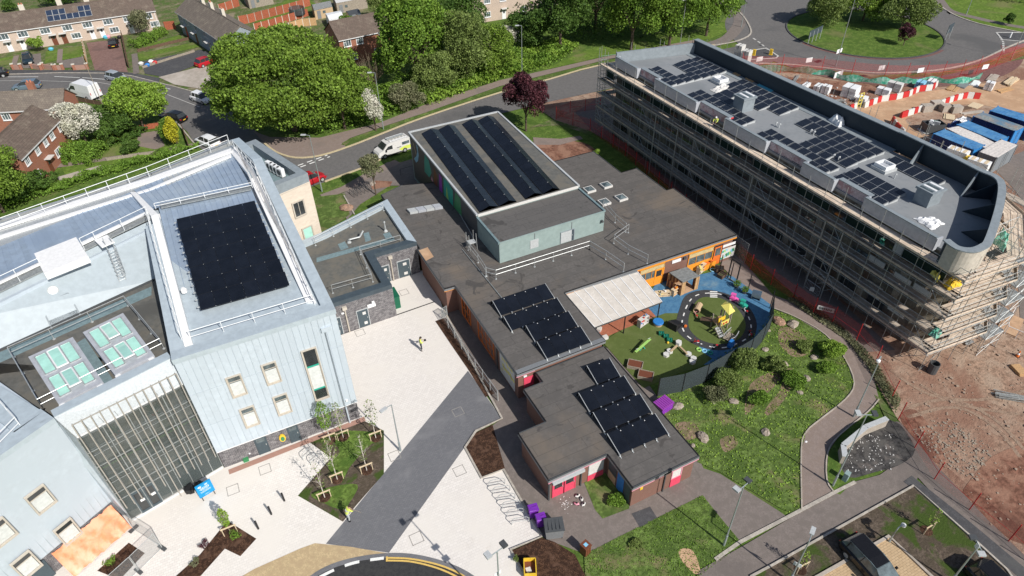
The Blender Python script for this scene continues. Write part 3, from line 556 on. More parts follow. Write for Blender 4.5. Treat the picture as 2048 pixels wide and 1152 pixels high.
def door(par,p,q,s,w_,h,dm,z=0.02,glass=None,fm='white',handle=True,label=None):
 p0,u,n,L=wall_frame(p,q);o=p0+u*s+UP*z;b=MB()
 b.obox(o-n*.02,u,UP,n,w_,h,.07);d=b.build('door',dm,par)
 if label:d['label']=label
 b=MB()
 for a,c,ww,hh in((-.06,0,.06,h+.06),(w_,0,.06,h+.06),(0,h,w_,.06)):b.obox(o+u*a+UP*c-n*.02,u,UP,n,ww,hh,.1)
 b.build('door_frame',fm,d)
 if glass:
  for g0 in glass:
   b=MB();b.obox(o+u*(w_*g0[0])+UP*(h*g0[1])+n*.05,u,UP,n,w_*g0[2],h*g0[3],.008);b.build('pane',g0[4]if len(g0)>4 else 'glass',d)
 if handle:
  b=MB();b.obox(o+u*(w_*.86)+UP*(h*.47)+n*.05,u,UP,n,.05,.14,.05);b.build('handle','galv',d)
 return d
def guardrail(label,pts,m='galv',h=1.05,step=2.0,feet=True,r=.028,group='guardrails on the roofs',cw=None):
 """pts: 3D base line"""
 pts=[Vector(p)for p in pts];t=thing('guardrail',label,'guardrail',pts[0],0,group)
 pos=[]
 for a,b_ in zip(pts,pts[1:]):
  q=along(a,b_,step);pos+=q if not pos else q[1:]
 for p in pos:
  b=MB();b.tube(p,p+UP*h,r,5)
  if feet:b.lathe(p.x,p.y,[(.11,p.z),(.11,p.z+.03)],7)
  b.build('post',m,t)
 if cw:
  for p in pos[::1]:
   b=MB();b.tube(p+UP*.05,p+Vector(cw)+UP*.05,.02,4);c=p+Vector(cw);b.box(c.x,c.y,c.z,.3,.2,.08);b.build('counterweight',m,t)
 for k,hh in enumerate((h,h*.52)):
  b=MB();b.path([p+UP*hh for p in pts],r,5);b.build('rail',m,t)
 return t
def panel_mesh(name,w_,d,face='pv_black',rim='pv_rim',rw=.025,th=.035):
 b=MB();b.cur=1;b.box(w_/2,d/2,0,w_,d,th);b.cur=0
 b.poly([(rw,rw,th+.002),(w_-rw,rw,th+.002),(w_-rw,d-rw,th+.002),(rw,d-rw,th+.002)])
 me=bpy.data.meshes.new(name);me.from_pydata(b.v,[],b.f);me.materials.append(M(face));me.materials.append(M(rim));me.polygons.foreach_set('material_index',b.m);return me
# ==================== NEW SCHOOL (left): pale zinc clad blocks ====================
S=thing('school_building','large pale blue metal clad school with glazed entrance and silver roofs on the left','school',(0,45,0))
YF=39.15;XL,XR=-6.5,4.62;ZT=12.2;ZK=14.0;ZR=13.3
K1=at(522,315,ZK);K2=at(478,275,ZR);KL=at(290,440,ZK);RL=at(300,345,ZR);R0=at(0,437,ZR);R00=at(-160,505,ZR)
F0=at(310,435,ZK);F1=at(0,585,ZK);F2=at(-160,660,ZK)
b=MB();b.prism([(XL,YF),(XR,YF),(K1.x,K1.y),(F0.x-.6,F0.y+1)],2.05,[ZT-.35,ZT-.35,ZK-.75,ZK-.75]);b.build('wall','coping',S)
b=MB();b.prism([(K1.x,K1.y),(K2.x,K2.y),(RL.x,RL.y),(R0.x,R0.y),(R00.x,R00.y),(F2.x,F2.y),(F1.x,F1.y),(F0.x,F0.y)],0,[ZK-.75]+[ZR-.7]*4+[ZK-.75]*3);b.build('wall','cladding',S)
b=MB();b.prism([(XL+.05,YF+.08),(XR-.05,YF+.08),(XR-.05,58),(XL+.05,58)],0,2.0);b.build('brick_base','brick_dark',S)
b=MB();b.obox((XL,YF-.03,2.0),(1,0,0),(0,1,0),UP,XR-XL+.05,.2,.06);b.build('drip_flashing','coping_white',S)
nx=24;wx=(XR-XL)/nx
for i in range(nx):
 z=2.08
 for hh in(3.1,3.4,3.35):
  z1=min(z+hh,ZT-.36)
  b=MB();b.obox((XL+i*wx+.014,YF,z+.008),(1,0,0),UP,(0,-1,0),wx-.05,z1-z-.03,.04);b.cur=0
  b.obox((XL+i*wx-.008,YF,z),(1,0,0),UP,(0,-1,0),.022,z1-z,.03)
  b.build('cladding_panel','cladding',S);z=z1
p,q=(XL,YF-.03),(XR,YF-.03)
def bl(x,z,w_,h,kind):
 f=window(S,p,q,x-XL,z,w_,h,'window_tan','glass_sky',1,.72,.06,fw=.06,blind=(0,.68,'blind'),box=.17)
bl(-3.88,7.12,.95,1.95,0);bl(-1.36,7.2,.95,1.98,0);bl(-3.84,3.66,.95,1.98,0);bl(-1.36,3.74,.97,1.98,0)
f=window(S,p,q,1.57-XL,3.86,1.02,5.4,'window_tan','glass',1,0,.06,fw=.06,blind=(.2,.66,'blind'),box=.17,label='tall window lighting the stair')
for z in(4.95,7.45):
 b=MB();b.obox((1.63,YF-.05,z),(1,0,0),UP,(0,-1,0),.9,.14,.03);b.build('transom','teal',f)
p2_,q2_=(XL,YF+.08),(XR,YF+.08)
for x,wd in((-3.7,.78),(-1.14,.72)):door(S,p2_,q2_,x-XL,wd,1.95,'door_grey',glass=[(.1,.72,.8,.22,'glass_sky')],fm='door_grey')
b=MB();b.lathe(0,0,[(.28,0),(.28,.12)],10)
o=MB();vs=[(-1.72+v[0]*.9,YF+.06-v[2],1.05+v[1]*1.5)for v in b.v];o.add(vs,b.f);cab=o.build('defibrillator_cabinet','yellow',S)
o=MB();o.add([(-1.72+v[0]*.55,YF-.07-v[2]*.2,1.0+v[1]*.9)for v in b.v],b.f);o.build('cabinet_window','green',cab)
b=MB();b.obox((3.32,YF-.03,10.45),(1,0,0),UP,(0,-1,0),.72,.42,.16);b.tube((3.62,YF-.12,10.5),(3.64,YF-.12,.35),.05,6);b.tube((3.64,YF-.12,1.9),(3.64,YF-.12,.05),.07,6);b.build('downpipe','cladding',S)
b=MB();b.obox((3.5,YF-.04,2.2),(1,0,0),UP,(0,-1,0),.03,8.25,.02);b.build('downpipe_gap','navy',S)
for x,z in((-2.55,2.25),(3.75,2.6)):b=MB();b.obox((x,YF-.03,z),(1,0,0),UP,(0,-1,0),.16,.16,.12);b.build('wall_light','white',S)
b=MB();b.obox((-5.0,YF+.08,.02),(1,0,0),UP,(0,-1,0),.4,.3,.25);b.build('cable_box','green',S)
b=MB();b.obox((-4.45,YF+.08,.55),(1,0,0),UP,(0,-1,0),.12,.1,.05);b.build('socket','white',S)
def coping(pts,w_,name='coping',m='coping',th=.42,side=1):
 """pts 3D outer line (top level); the rim runs to the inside"""
 for(a,b_)in zip(pts,pts[1:]):
  a=Vector(a);b_=Vector(b_);d=(b_-a);d.z=0;d.normalize();n=Vector((-d.y,d.x,0))*side*w_
  mb=MB();vs=[a,b_,b_+n,a+n];lo=[v-UP*th for v in vs]
  f=[(0,1,2,3),(7,6,5,4),(0,4,5,1),(1,5,6,2),(2,6,7,3),(3,7,4,0)]
  mb.add(vs+lo,f);mb.build(name,m,S)
FR=Vector((XR+.06,YF-.1,ZT));FL=Vector((XL-.06,YF-.1,ZT))
coping([FL,FR],.95);coping([FR+Vector((0,.95,.003)),K1+Vector((.05,0,0))],.85);coping([K1+Vector((.05,0,-.003)),K2],.85)
coping([K2+Vector((-.85,-.1,-.006)),RL,R0,R00],.35,m='galv')
LC0=at(345,713,ZT);LCa=at(375,690,ZT);LK=at(305,430,ZK+.02);LR=at(262,383,ZR+.3)
LO=Vector((XL-.06,YF+.86,ZT-.002));LOK=at(290,452,ZK)
coping([LOK,LO],.95)
def seam_roof(a0,a1,b0,b1,n,par,name='roof_sheet',sk=0):
 """a0->a1 front edge, b0->b1 back edge"""
 for i in range(n):
  s0,s1=i/n,(i+1)/n
  p0=a0.lerp(a1,s0);p1=a0.lerp(a1,s1);p2=b0.lerp(b1,s1);p3=b0.lerp(b1,s0)
  mb=MB();mb.poly([p0,p1,p2,p3]);mb.beam(p0+UP*.03,p3+UP*.03,.035,.07);mb.build(name,'roof_metal',par)
IFL=Vector((XL+1.25,YF+1.5,ZT-.5));IFR=Vector((XR-2.1,YF+1.5,ZT-.5))
WK0=at(318,415,ZK-.5);WK1=at(503,378,ZK-.5)
seam_roof(IFL,IFR,WK0,WK1,17,S)
BK0=at(268,380,ZR+.15);BK1=at(462,300,ZR-.1)
WKa=at(306,418,ZK-.5)
seam_roof(WKa,WK1+Vector((0,.4,0)),BK0,BK1,19,S)
G1=at(262,384,ZR+.1);G0=at(-160,560,ZR+.1);H1=at(308,425,ZK-.45);H0=at(-160,655,ZK-.45)
seam_roof(H0,H1,G0,G1,38,S)
def slab(name,pts,z0,m,th=.12):
 mb=MB();q=[Vector((p[0],p[1],p[2]if len(p)>2 else z0))for p in pts];n=len(q);lo=[v-UP*th for v in q]
 mb.add(q+lo,[tuple(range(n)),tuple(range(2*n-1,n-1,-1))]+[(i,n+i,n+(i+1)%n,(i+1)%n)for i in range(n)]);return mb.build(name,m,S)
slab('eaves_gutter',[at(-160,590,ZR+.12),at(455,318,ZR+.12),at(470,288,ZR),at(300,352,ZR),at(0,445,ZR),at(-160,515,ZR)],0,'galv')
for o1,o2,m_ in((0,8,'coping_white'),(22,26,'coping_white')):
 slab('eaves_kerb',[at(-160,519+o1,ZR+.2),at(0,448+o1,ZR+.2),at(300,354+o1,ZR+.2),at(462,296+o1*.5,ZR+.2),at(462,299+o2*.5,ZR+.2),at(300,354+o2,ZR+.2),at(0,448+o2,ZR+.2),at(-160,519+o2,ZR+.2)],0,m_,.15)
slab('roof_floor',[IFL+Vector((-1.3,-.7,-.35)),IFR+Vector((1.3,-.7,-.35)),at(535,345,ZK-.7),at(286,440,ZK-.7)],0,'coping_white',.05)
slab('walkway',[at(322,416,ZK-.3),at(502,379,ZK-.3),at(502,371,ZK-.3),at(318,408,ZK-.3)],0,'galv_dull',.08)
slab('walkway',[at(392,684,ZT-.4),at(612,612,ZT-.4),at(607,600,ZT-.4),at(386,670,ZT-.4)],0,'galv_dull',.08)
b=MB();
for i in range(30):
 a=at(393+i*7.4,684-i*2.43,ZT-.36);c=at(390+i*7.4,676-i*2.43,ZT-.36);b.beam(a,c,.3,.03)
b.build('walkway_grating','coping_white',S)
slab('front_walkway',[at(-160,660,ZK-.3),at(0,583,ZK-.3),at(305,434,ZK-.3),at(300,420,ZK-.3),at(0,560,ZK-.3),at(-160,640,ZK-.3)],0,'galv_dull',.1)
slab('walkway_kerb',[at(-160,643,ZK-.15),at(0,566,ZK-.15),at(302,424,ZK-.15),at(300,419,ZK-.15),at(0,560,ZK-.15),at(-160,637,ZK-.15)],0,'coping_white',.1)
slab('side_upstand',[at(368,690,ZT+.1),at(384,684,ZT+.1),at(316,428,ZK+.25),at(272,384,ZR+.35),at(260,384,ZR+.35),at(302,432,ZK+.25)],0,'coping_white',.55)
slab('side_upstand',[at(612,604,ZT-.1),at(632,604,ZT-.1),at(508,342,ZK),at(470,292,ZR),at(460,303,ZR),at(494,345,ZK)],0,'coping_white',.4)
guardrail('galvanised guardrail along the rear eaves of the silver school roof, nearest the houses',[at(-60,490,ZR+.1),at(0,463,ZR+.1),at(300,355,ZR+.1),at(460,290,ZR+.1)],'steel_white',1.1,1.9,False)
guardrail('guardrail beside the walkway across the middle of the silver roof',[at(312,418,ZK-.25),at(505,376,ZK-.25)],'steel_white',.55,2,False)
guardrail('guardrail along the front edge above the clad wall with square windows',[at(385,686,ZT-.4),at(630,612,ZT-.4)],'steel_white',1.1,2,False)
guardrail('guardrail inside the right hand parapet of the silver roof, beside the black panels',[at(628,606,ZT-.3),at(515,350,ZK-.3),at(470,300,ZR-.1)],'steel_white',1.1,1.6,False)
guardrail('guardrail on the left rim of the panelled roof, above the skylights',[at(366,684,ZT-.1),at(300,440,ZK-.1)],'steel_white',1.1,1.4,False)
guardrail('guardrail along the roof edge left of the ladder',[at(-60,612,ZK-.3),at(88,540,ZK-.3)],'steel_white',1.1,1.9,False)
guardrail('guardrail along the roof edge right of the ladder',[at(170,500,ZK-.3),at(196,487,ZK-.3),at(300,436,ZK-.3)],'steel_white',1.1,1.9,False)
A0=at(402,622,ZT+.25);A1=at(580,572,ZT+.25);A3=at(352,440,ZK-.25);A2=at(508,403,ZK-.25)
T=thing('solar_array','black solar array of seven rows of six panels on the silver seamed roof','solar panels',A0)
sx=(A1-A0).length/6;sy=(A3-A0).length/7;pm_=panel_mesh('solar_panel',sx-.02,sy-.02,rw=.012)
ux=(A1-A0).normalized();uy=(A3-A0).normalized();uz=ux.cross(uy).normalized();uy=uz.cross(ux)
rot=Matrix((ux,uy,uz)).transposed().to_euler()
for j in range(7):
 for i in range(6):
  l0=A0.lerp(A1,i/6);l1=A3.lerp(A2,i/6);inst('solar_panel',pm_,T,l0.lerp(l1,j/7)-A0+UP*.06,rot)
  if i:
   c=l0.lerp(l1,j/7);b=MB();b.box(c.x,c.y,c.z+.1,.05,.03,.012);b.build('clamp','grey_light',T)
for j in range(14):
 for e0,e1 in((A0,A3),(A1,A2)):
  c=e0.lerp(e1,(j+.5)/14);b=MB();b.box(c.x+(.1 if e0 is A1 else-.1),c.y,c.z,.16,.07,.1);b.build('clamp','galv',T)
for x,y,nm,lb in((345,455,'cable_entry','grey cable gland hood left of the black panels'),(368,582,'vent_cowl','small white vent cowl left of the black panels near the front edge')):
 c=at(x,y,ZT+.5);b=MB();b.lathe(c.x,c.y,[(.22,c.z-.1),(.22,c.z+.15),(.12,c.z+.3)],8);tag(b.build(nm,'coping_white'),lb,'roof vent')
ZC=10.85;ZCT=11.75
GL=at(265,1040,0);GR=at(447,936,0);GL=Vector((-13.3,37.62,0));GR=Vector((-6.56,39.45,0))
TL=at(108,834,ZCT);TR=at(343,715,ZCT)
slab('link_roof',[(TL.x,TL.y+.6,ZC),(TR.x,TR.y+.6,ZC),at(290,460,ZC),at(300,566,ZC),at(0,700,ZC),at(-160,790,ZC),at(-80,700,ZC),at(0,772,ZC)],ZC,'membrane_grey',.3)
RB1=at(310,560,ZC);RB0=at(-160,775,ZC)
slab('roof_gutter_band',[at(-160,800,ZC+.01),at(0,725,ZC+.01),at(303,590,ZC+.01),at(303,573,ZC+.01),at(0,704,ZC+.01),at(-160,780,ZC+.01)],0,'walkway_teal',.01)
slab('roof_gutter_band',[at(143,692,ZC+.02),at(170,676,ZC+.02),at(232,768,ZC+.02),at(198,778,ZC+.02)],0,'walkway_teal',.01)
b=MB();b.poly([at(-160,660,ZK-.45),RB0,RB1,at(312,436,ZK-.45)][::-1]);b.poly([at(-160,660,ZK-.45),RB0,RB1,at(312,436,ZK-.45)]);b.build('upper_wall','cladding_sun_dimmed',S)
b=MB();b.beam(RB0+UP*.05,RB1+UP*.05,.12,.18);b.build('flashing','grey_dark',S)
b=MB();b.beam(at(-160,668,ZK-1.0),at(300,447,ZK-1.0),.04,.05);b.build('cladding_joint','galv_dull',S)
def onwall(x,y):
 P0=at(0,585,ZK-.45);Q0=at(0,703,ZC);Q1=at(303,563,ZC);n=(Q1-Q0).cross(P0-Q0).normalized()
 d=at(x,y,0)-CAM;t=(P0-CAM).dot(n)/d.dot(n);return CAM+d*t,(n if n.y<0 else-n)
pw=[onwall(x,y)for x,y in((81,609),(136,586),(165,638),(107,665))]
nn=pw[0][1]
lw=MB()
for a,b_ in zip(range(4),(1,2,3,0)):lw.beam(pw[a][0]+nn*.05,pw[b_][0]+nn*.05,.1,.06)
lv_=lw.build('louvre','parapet_grey',S)
b=MB();b.poly([v[0]+nn*.03 for v in pw]);b.poly([v[0]+nn*.03 for v in pw][::-1]);b.build('louvre_panel','cladding_sun_dimmed',lv_)
b=MB();b.poly([pw[3][0].lerp(pw[0][0],.18)+nn*.05,pw[2][0].lerp(pw[1][0],.18)+nn*.05,pw[2][0]+nn*.05,pw[3][0]+nn*.05]);b.build('louvre_sill','glass_sky',lv_)
c,n_=onwall(106,581);b=MB();ring=[];e1=Vector((1,.4,0)).normalized();e2=n_.cross(e1).normalized()
b.poly([c+n_*.06+(e1*math.cos(t)+e2*math.sin(t))*.32 for t in[2*PI*i/14 for i in range(14)]]);b.build('round_plate','white',S)
b=MB();b.poly([c+n_*.05+(e1*math.cos(t)+e2*math.sin(t))*.37 for t in[2*PI*i/14 for i in range(14)]]);b.build('round_plate_rim','galv_dull',S)
slab('access_cover',[at(68,507,ZK+.3),at(152,474,ZK+.3),at(176,512,ZK+.25),at(88,547,ZK+.25)],0,'coping_white',.6)
L0=at(253,582,ZC);L1,_=onwall(222,500);L1=L1+Vector((.1,-.25,.3));T=thing('ladder','galvanised cat ladder with safety hoops up to the silver roof','ladder',L0)
ex=Vector((.93,.36,0)).normalized();on=Vector((ex.y,-ex.x,0))
for s_ in(-.25,.25):
 b=MB();b.tube(L0+ex*s_,L1+ex*s_,.03,5);b.tube(L1+ex*s_,L1+ex*s_+UP*1.1,.03,5);b.build('stile','galv',T)
for i in range(1,15):c=L0.lerp(L1,i/15);b=MB();b.tube(c-ex*.25,c+ex*.25,.02,4);b.build('rung','galv',T)
for i in range(7):
 c=L0.lerp(L1,.42+i*.1);b=MB();b.path([c+ex*(-.33*math.cos(t))+on*(.65*math.sin(t))for t in[PI*k/6 for k in range(7)]],.02,4);b.build('safety_hoop','galv',T)
for k in(1,3,5):
 t=PI*k/6;o_=ex*(-.33*math.cos(t))+on*(.65*math.sin(t));b=MB();b.tube(L0.lerp(L1,.42)+o_,L0.lerp(L1,1.02)+o_,.015,4);b.build('hoop_strap','galv',T)
c=L1+Vector((-.3,.6,.35));b=MB();b.box(c.x,c.y,c.z,1.0,1.5,.08,.35);b.build('platform','coping_white',T)
zr=lambda x,y,z:at(*zm(0,600,4.267,[(x,y)])[0],z)
for li,(A,lab)in enumerate(((((500,890),(880,700),(620,315),(240,485)),'left hand skylight unit of six green glass panes'),(((980,640),(1315,470),(1050,110),(705,275)),'right hand skylight unit of six green glass panes'))):
 c4=[zr(x,y,ZC+.75)for x,y in A];T=thing('skylight',lab,'skylight',c4[0],0,'skylights on the link roof')
 mb=MB();lo=[v-UP*.72 for v in c4];mb.add(c4+lo,[(0,1,2,3),(7,6,5,4),(0,4,5,1),(1,5,6,2),(2,6,7,3),(3,7,4,0)]);mb.build('kerb','parapet_white',T)
 bil=lambda u,v,h:(c4[0].lerp(c4[1],u)).lerp(c4[3].lerp(c4[2],u),v)+UP*h
 for row in(0,1):
  for k in range(3):
   u0=.1+k*.275;v0=.09+row*.46;u1=u0+.245;v1=v0+.38
   tilt=.42 if(k==1 and not(li==0 and row==1))else(.12 if k==1 else 0)
   fr=MB();q4=[bil(u0,v0,.04),bil(u1,v0,.04),bil(u1,v1,.04+tilt*.0),bil(u0,v1,.04)]
   if tilt:q4=[q4[0]+UP*tilt*.9,q4[1]+UP*tilt*.9,q4[2],q4[3]]
   for a,c_ in zip(range(4),(1,2,3,0)):fr.beam(q4[a],q4[c_],.09,.08)
   fo=fr.build('skylight_frame','coping_white' if tilt else 'galv',T)
   g=MB();g.poly([v+UP*.02 for v in q4]);g.build('pane','glass_green',fo)
 for u in(.05,.9):c=bil(u,-.02,-.2);b=MB();b.box(c.x,c.y,c.z-.3,.35,.25,.4,.35);b.build('vent_motor','coping_white',T)
guardrail('grey guardrail round the green skylights',[zr(375,935,ZC),zr(1400,415,ZC),zr(1095,50,ZC),zr(120,490,ZC),zr(375,935,ZC)],'galv',1.0,2.6,True)
dirf=(TR-TL).normalized();nf=Vector((-dirf.y,dirf.x,0))
mb=MB();vs=[TL,TR,TR+nf*.75,TL+nf*.75];mb.add(vs+[v-UP*.85 for v in vs],[(0,1,2,3),(7,6,5,4),(0,4,5,1),(1,5,6,2),(2,6,7,3),(3,7,4,0)]);mb.build('coping','coping',S)
FBz=9.55;plain('parapet_pale',(.56,.6,.64));W3b_=at(247,1031)+Vector((-.1,.1,0))
mb=MB();mb.poly([TL-UP*.05,Vector((GL.x-.05,GL.y+.15,FBz)),Vector((GR.x,GR.y+.1,FBz)),TR-UP*.05]);mb.build('fascia','parapet_pale',S)
for k in range(9):
 u=k/8;a=(TL-UP*.4).lerp(TR-UP*.4,u);c=Vector((GL.x-.05,GL.y+.12,FBz)).lerp(Vector((GR.x,GR.y+.07,FBz)),u);b=MB();b.beam(a,c,.03,.03);b.build('fascia_joint','galv_dull',S)
mb=MB();q_=[W3b_,GL,Vector((GL.x-.05,GL.y+.15,FBz)),TL-UP*.06,TL+Vector((-.6,.1,-.06))];mb.poly(q_);mb.poly(q_[::-1]);mb.build('reveal_wall','coping',S)
plain('fin_taupe',(.36,.335,.3));gl=GL;gr=GR;gd=(gr-gl).normalized();gn=Vector((gd.y,-gd.x,0));GW=(gr-gl).length
mb=MB();mb.obox(gl-gn*2.4,gd,UP,gn,GW,FBz,.1);mb.build('inner_wall','timber_grey',S)
for z,m_,d_,th in((0.0,'grey',2.4,.02),(3.3,'window_tan',2.2,.28),(6.5,'window_tan',2.0,.32),(9.2,'white',2.2,.3)):
 mb=MB();mb.obox(gl+UP*z-gn*d_,gd,gn,UP,GW,d_-.15,th);mb.build('floor_slab',m_,S)
for z in(4.2,4.9,5.6,7.1,7.6):mb=MB();mb.obox(gl+UP*z-gn*.5,gd,UP,gn,GW,.05,.05);mb.build('inner_handrail','white' if z>7 else 'lime' if z==5.6 else 'galv',S)
for s_,z,m_ in((2.0,7.1,'terracotta'),(4.6,7.1,'terracotta')):
 c=gl+gd*s_-gn*1;b=MB();b.lathe(c.x,c.y,[(.15,z),(.25,z+.45)],8);o_=b.build('indoor_planter',m_,S)
 b=MB()
 for i in range(24):a_=i*2.4;b.beam(Vector((c.x,c.y,z+.45)),Vector((c.x+.5*math.cos(a_),c.y+.5*math.sin(a_),z+.75+.3*math.sin(i))),.05,.01)
 b.build('indoor_leaves','leaf_dark',o_)
gm,gn_,gl_,gp=nodes('glass_clear');gp.inputs['Base Color'].default_value=(.1,.125,.125,1);gp.inputs['Roughness'].default_value=.05;gp.inputs['Alpha'].default_value=.45;gp.inputs['Specular IOR Level'].default_value=.6
cols=9;rows=[0.15,2.55,3.3,4.9,6.4,7.9,9.5]
cwt=[]
for i in range(cols):
 for j in range(len(rows)-1):
  if j==0 and i in(1,2):continue
  mb=MB();mb.obox(gl+gd*(GW*i/cols+.03)+UP*(rows[j]+.02),gd,UP,gn,GW/cols-.06,rows[j+1]-rows[j]-.04,.02)
  mb.build('glazing_panel','glass_clear',S)
for i in range(cols+1):mb=MB();mb.obox(gl+gd*(GW*i/cols-.03)-gn*.05,gd,UP,gn,.06,9.5,.1);mb.build('mullion','galv_dull',S)
for z in rows[1:-1]:mb=MB();mb.obox(gl+UP*(z-.03)-gn*.04,gd,UP,gn,GW,.06,.09);mb.build('transom','galv_dull',S)
mb=MB();mb.obox(gl+gn*.0,gd,UP,gn,GW,.1,.16);mb.build('threshold','coping_white',S)
for k in(1,2):
 mb=MB();o_=gl+gd*(GW*k/cols+.03)+gn*.02
 for a_,c_,w_,h_ in((0,0,.09,2.4),(GW/cols-.15,0,.09,2.4),(.09,0,GW/cols-.24,.2),(.09,2.2,GW/cols-.24,.2)):mb.obox(o_+gd*a_+UP*c_+UP*.12,gd,UP,gn,w_,h_,.06)
 d_=mb.build('door','door_grey',S);mb=MB();mb.obox(o_+gd*.09+UP*.32,gd,UP,gn,GW/cols-.24,2.0,.02);mb.build('pane','glass',d_)
 mb=MB();mb.obox(o_+gd*.3+UP*1.3,gd,UP,gn,.3,.2,.08);mb.build('notice','white',d_)
ft=zm(80,680,3.84,[(195,638),(995,213)])
for i in range(13):
 x0=ft[0][0]+(ft[1][0]-ft[0][0])*i/12;y0=ft[0][1]+(ft[1][1]-ft[0][1])*i/12
 top=gl+gd*(GW*(.03+.94*i/12))+gn*.5;top.z=11.1;z0=1.9 if i not in(6,)else 0.05
 mb=MB();mb.beam((top.x,top.y,z0),(top.x,top.y,11.1),.05,.07)
 for z in(2.6,4.9,7.9,10.8):
  c=Vector((top.x,top.y,z));s_=(c-gl).dot(gd);w0=gl+gd*s_+UP*z;mb.tube(c,w0,.025,4)
 mb.build('sunshade_fin','fin_taupe',S)
t0=gl+gd*(GW*.03)+gn*.5+UP*11.1;t1=gl+gd*(GW*.97)+gn*.5+UP*11.1;mb=MB();mb.beam(t0,t1,.06,.06);mb.build('sunshade_rail','fin_taupe',S)
for z in(4.9,7.9):mb=MB();mb.beam((t0.x,t0.y,z),(t1.x,t1.y,z),.03,.03);mb.build('sunshade_rail','galv_dull',S)
W3a=at(110,1148);W3b=at(247,1031);ud=(W3b-W3a).normalized();W3a=W3b-ud*26;nd=Vector((ud.y,-ud.x,0));ZW=12.0
back=-nd*9
T3=at(108,836,ZW);off=T3-Vector((W3b.x,W3b.y,ZW));
TA=W3a+off+UP*0;TA.z=ZW;TB=T3.copy()
b=MB();vs=[W3a+UP*2,W3b+UP*2,TB-UP*.3,TA-UP*.3];bk=[v+back for v in vs]
b.add(vs+bk,[(0,1,2,3),(1,5,6,2),(5,4,7,6),(4,0,3,7),(3,2,6,7)]);b.build('wall','cladding',S)
b=MB();b.prism([tuple((W3a-nd*.06)[:2]),tuple((W3b-nd*.06)[:2]),tuple((W3b+back)[:2]),tuple((W3a+back)[:2])],0,2.0);b.build('brick_base','brick_dark',S)
mb=MB();vs=[TA,TB,TB-nd*1.5,TA-nd*1.5];mb.add(vs+[v-UP*.4 for v in vs],[(0,1,2,3),(7,6,5,4),(0,4,5,1),(1,5,6,2),(2,6,7,3),(3,7,4,0)]);mb.build('coping','coping',S)
mb=MB();c1=at(0,772,ZW);e=TB-nd*1.5;c1b=at(-60,720,ZW);rimw=1.1
vs=[TB,c1+UP*0,c1+Vector((-1.6,-.4,0)),TB-ud*1.9-nd*1.0];mb.add(vs+[v-UP*.9 for v in vs],[(0,1,2,3),(7,6,5,4),(0,4,5,1),(1,5,6,2),(2,6,7,3),(3,7,4,0)]);mb.build('coping','coping',S)
b=MB();b.add([TA-nd*1.5+UP*-.5,TB-nd*1.3-UP*.5-ud*1,c1-UP*.5+Vector((-1.5,0,0)),TA-nd*9-UP*.5],[(0,1,2,3)]);b.build('roof_floor','roof_metal',S)
guardrail('guardrail on the roof of the lower left wing',[at(0,806,ZW-.4),at(46,858,ZW-.4),at(0,905,ZW-.4)],'steel_white',1.1,1.6,False)
for k in range(60):
 s_=k*.45;
 if s_>25.8:break
 a=W3a+ud*s_+UP*2.05+nd*.0;c=a+off*((ZW-2.3)/ZW);c.z=ZW-.3
 mb=MB();mb.beam(a+nd*.02,c+nd*.02,.03,.05);mb.build('cladding_seam','coping',S)
def w3win(px,py,w_=1.05,h=1.9,open_=0):
 n=(W3b-W3a).cross(TB-W3b).normalized();d=at(px,py,0)-CAM;t=(W3b-CAM).dot(n)/d.dot(n);o_=CAM+d*t
 u=ud;v=(TB-W3b).normalized();nn_=u.cross(v).normalized();nn_=nn_ if nn_.dot(nd)>0 else-nn_
 mb=MB()
 for a_,c_,ww,hh in((-.1,-.1,w_+.2,.1),(-.1,h,w_+.2,.1),(-.1,0,.1,h),(w_,0,.1,h)):mb.obox(o_+u*a_+v*c_,u,v,nn_,ww,hh,.17)
 mb.obox(o_+v*(h*.68),u,v,nn_,w_,.06,.06)
 f=mb.build('window','window_tan',S)
 mb=MB();mb.obox(o_,u,v,nn_,w_,h,.02);mb.build('pane','glass',f)
 mb=MB();mb.obox(o_+u*.03+v*.03,u,v,nn_,w_-.06,h*.66,.035);mb.build('blind','blind',f)
zw=lambda x,y:(x/4.966,920+y/4.966)
for x,y in((250,375),(520,685),(110,1015),(-150,705)):
 w3win(*zw(x+135,y+150))
b=MB();a0=W3b+nd*.12-ud*.3;a1=a0-ud*4.4;fx=nd*1.35
pts=[]
for i in range(25):
 for j in range(11):
  p_=a0.lerp(a1,i/24)+fx*(j/10)+UP*(1.75*(1-j/10)**1.2+.12+.06*math.sin(i*1.1+j*.5)+.05*math.sin(i*2.7-j*.9)+.03*math.sin(i*4.1+j*2.3));pts.append(p_)
b.add(pts,[(i*11+j,i*11+j+1,(i+1)*11+j+1,(i+1)*11+j)for i in range(24)for j in range(10)]);tag(b.build('plastic_sheet','orange_sheet',smooth=True),'orange plastic sheeting draped against the brick base of the lower left wing','plastic sheet')
b=MB();b.obox(W3b-ud*6.3+nd*.02,ud,UP,nd,1.1,1.9,.06);b.build('door','door_grey',S)
ZB=9.9
q=lambda x,y,z=ZB:at(*zm(460,260,4.8,[(x,y)])[0],z)
A_=q(745,412);B_=q(435,540);C_=q(245,88);D_=q(150,125)
T=thing('brick_stair_tower','pale cream brick tower with grey parapet and two windows behind the silver roof','brick tower',(A_.x,A_.y,0))
pl=[(A_.x,A_.y),(C_.x,C_.y),(C_.x-3,C_.y-1),(XR-.6,B_.y-.6),(B_.x-.6,B_.y-.1)]
b=MB();b.prism(pl,0,ZB-1.1);b.build('wall','brick_cream',T)
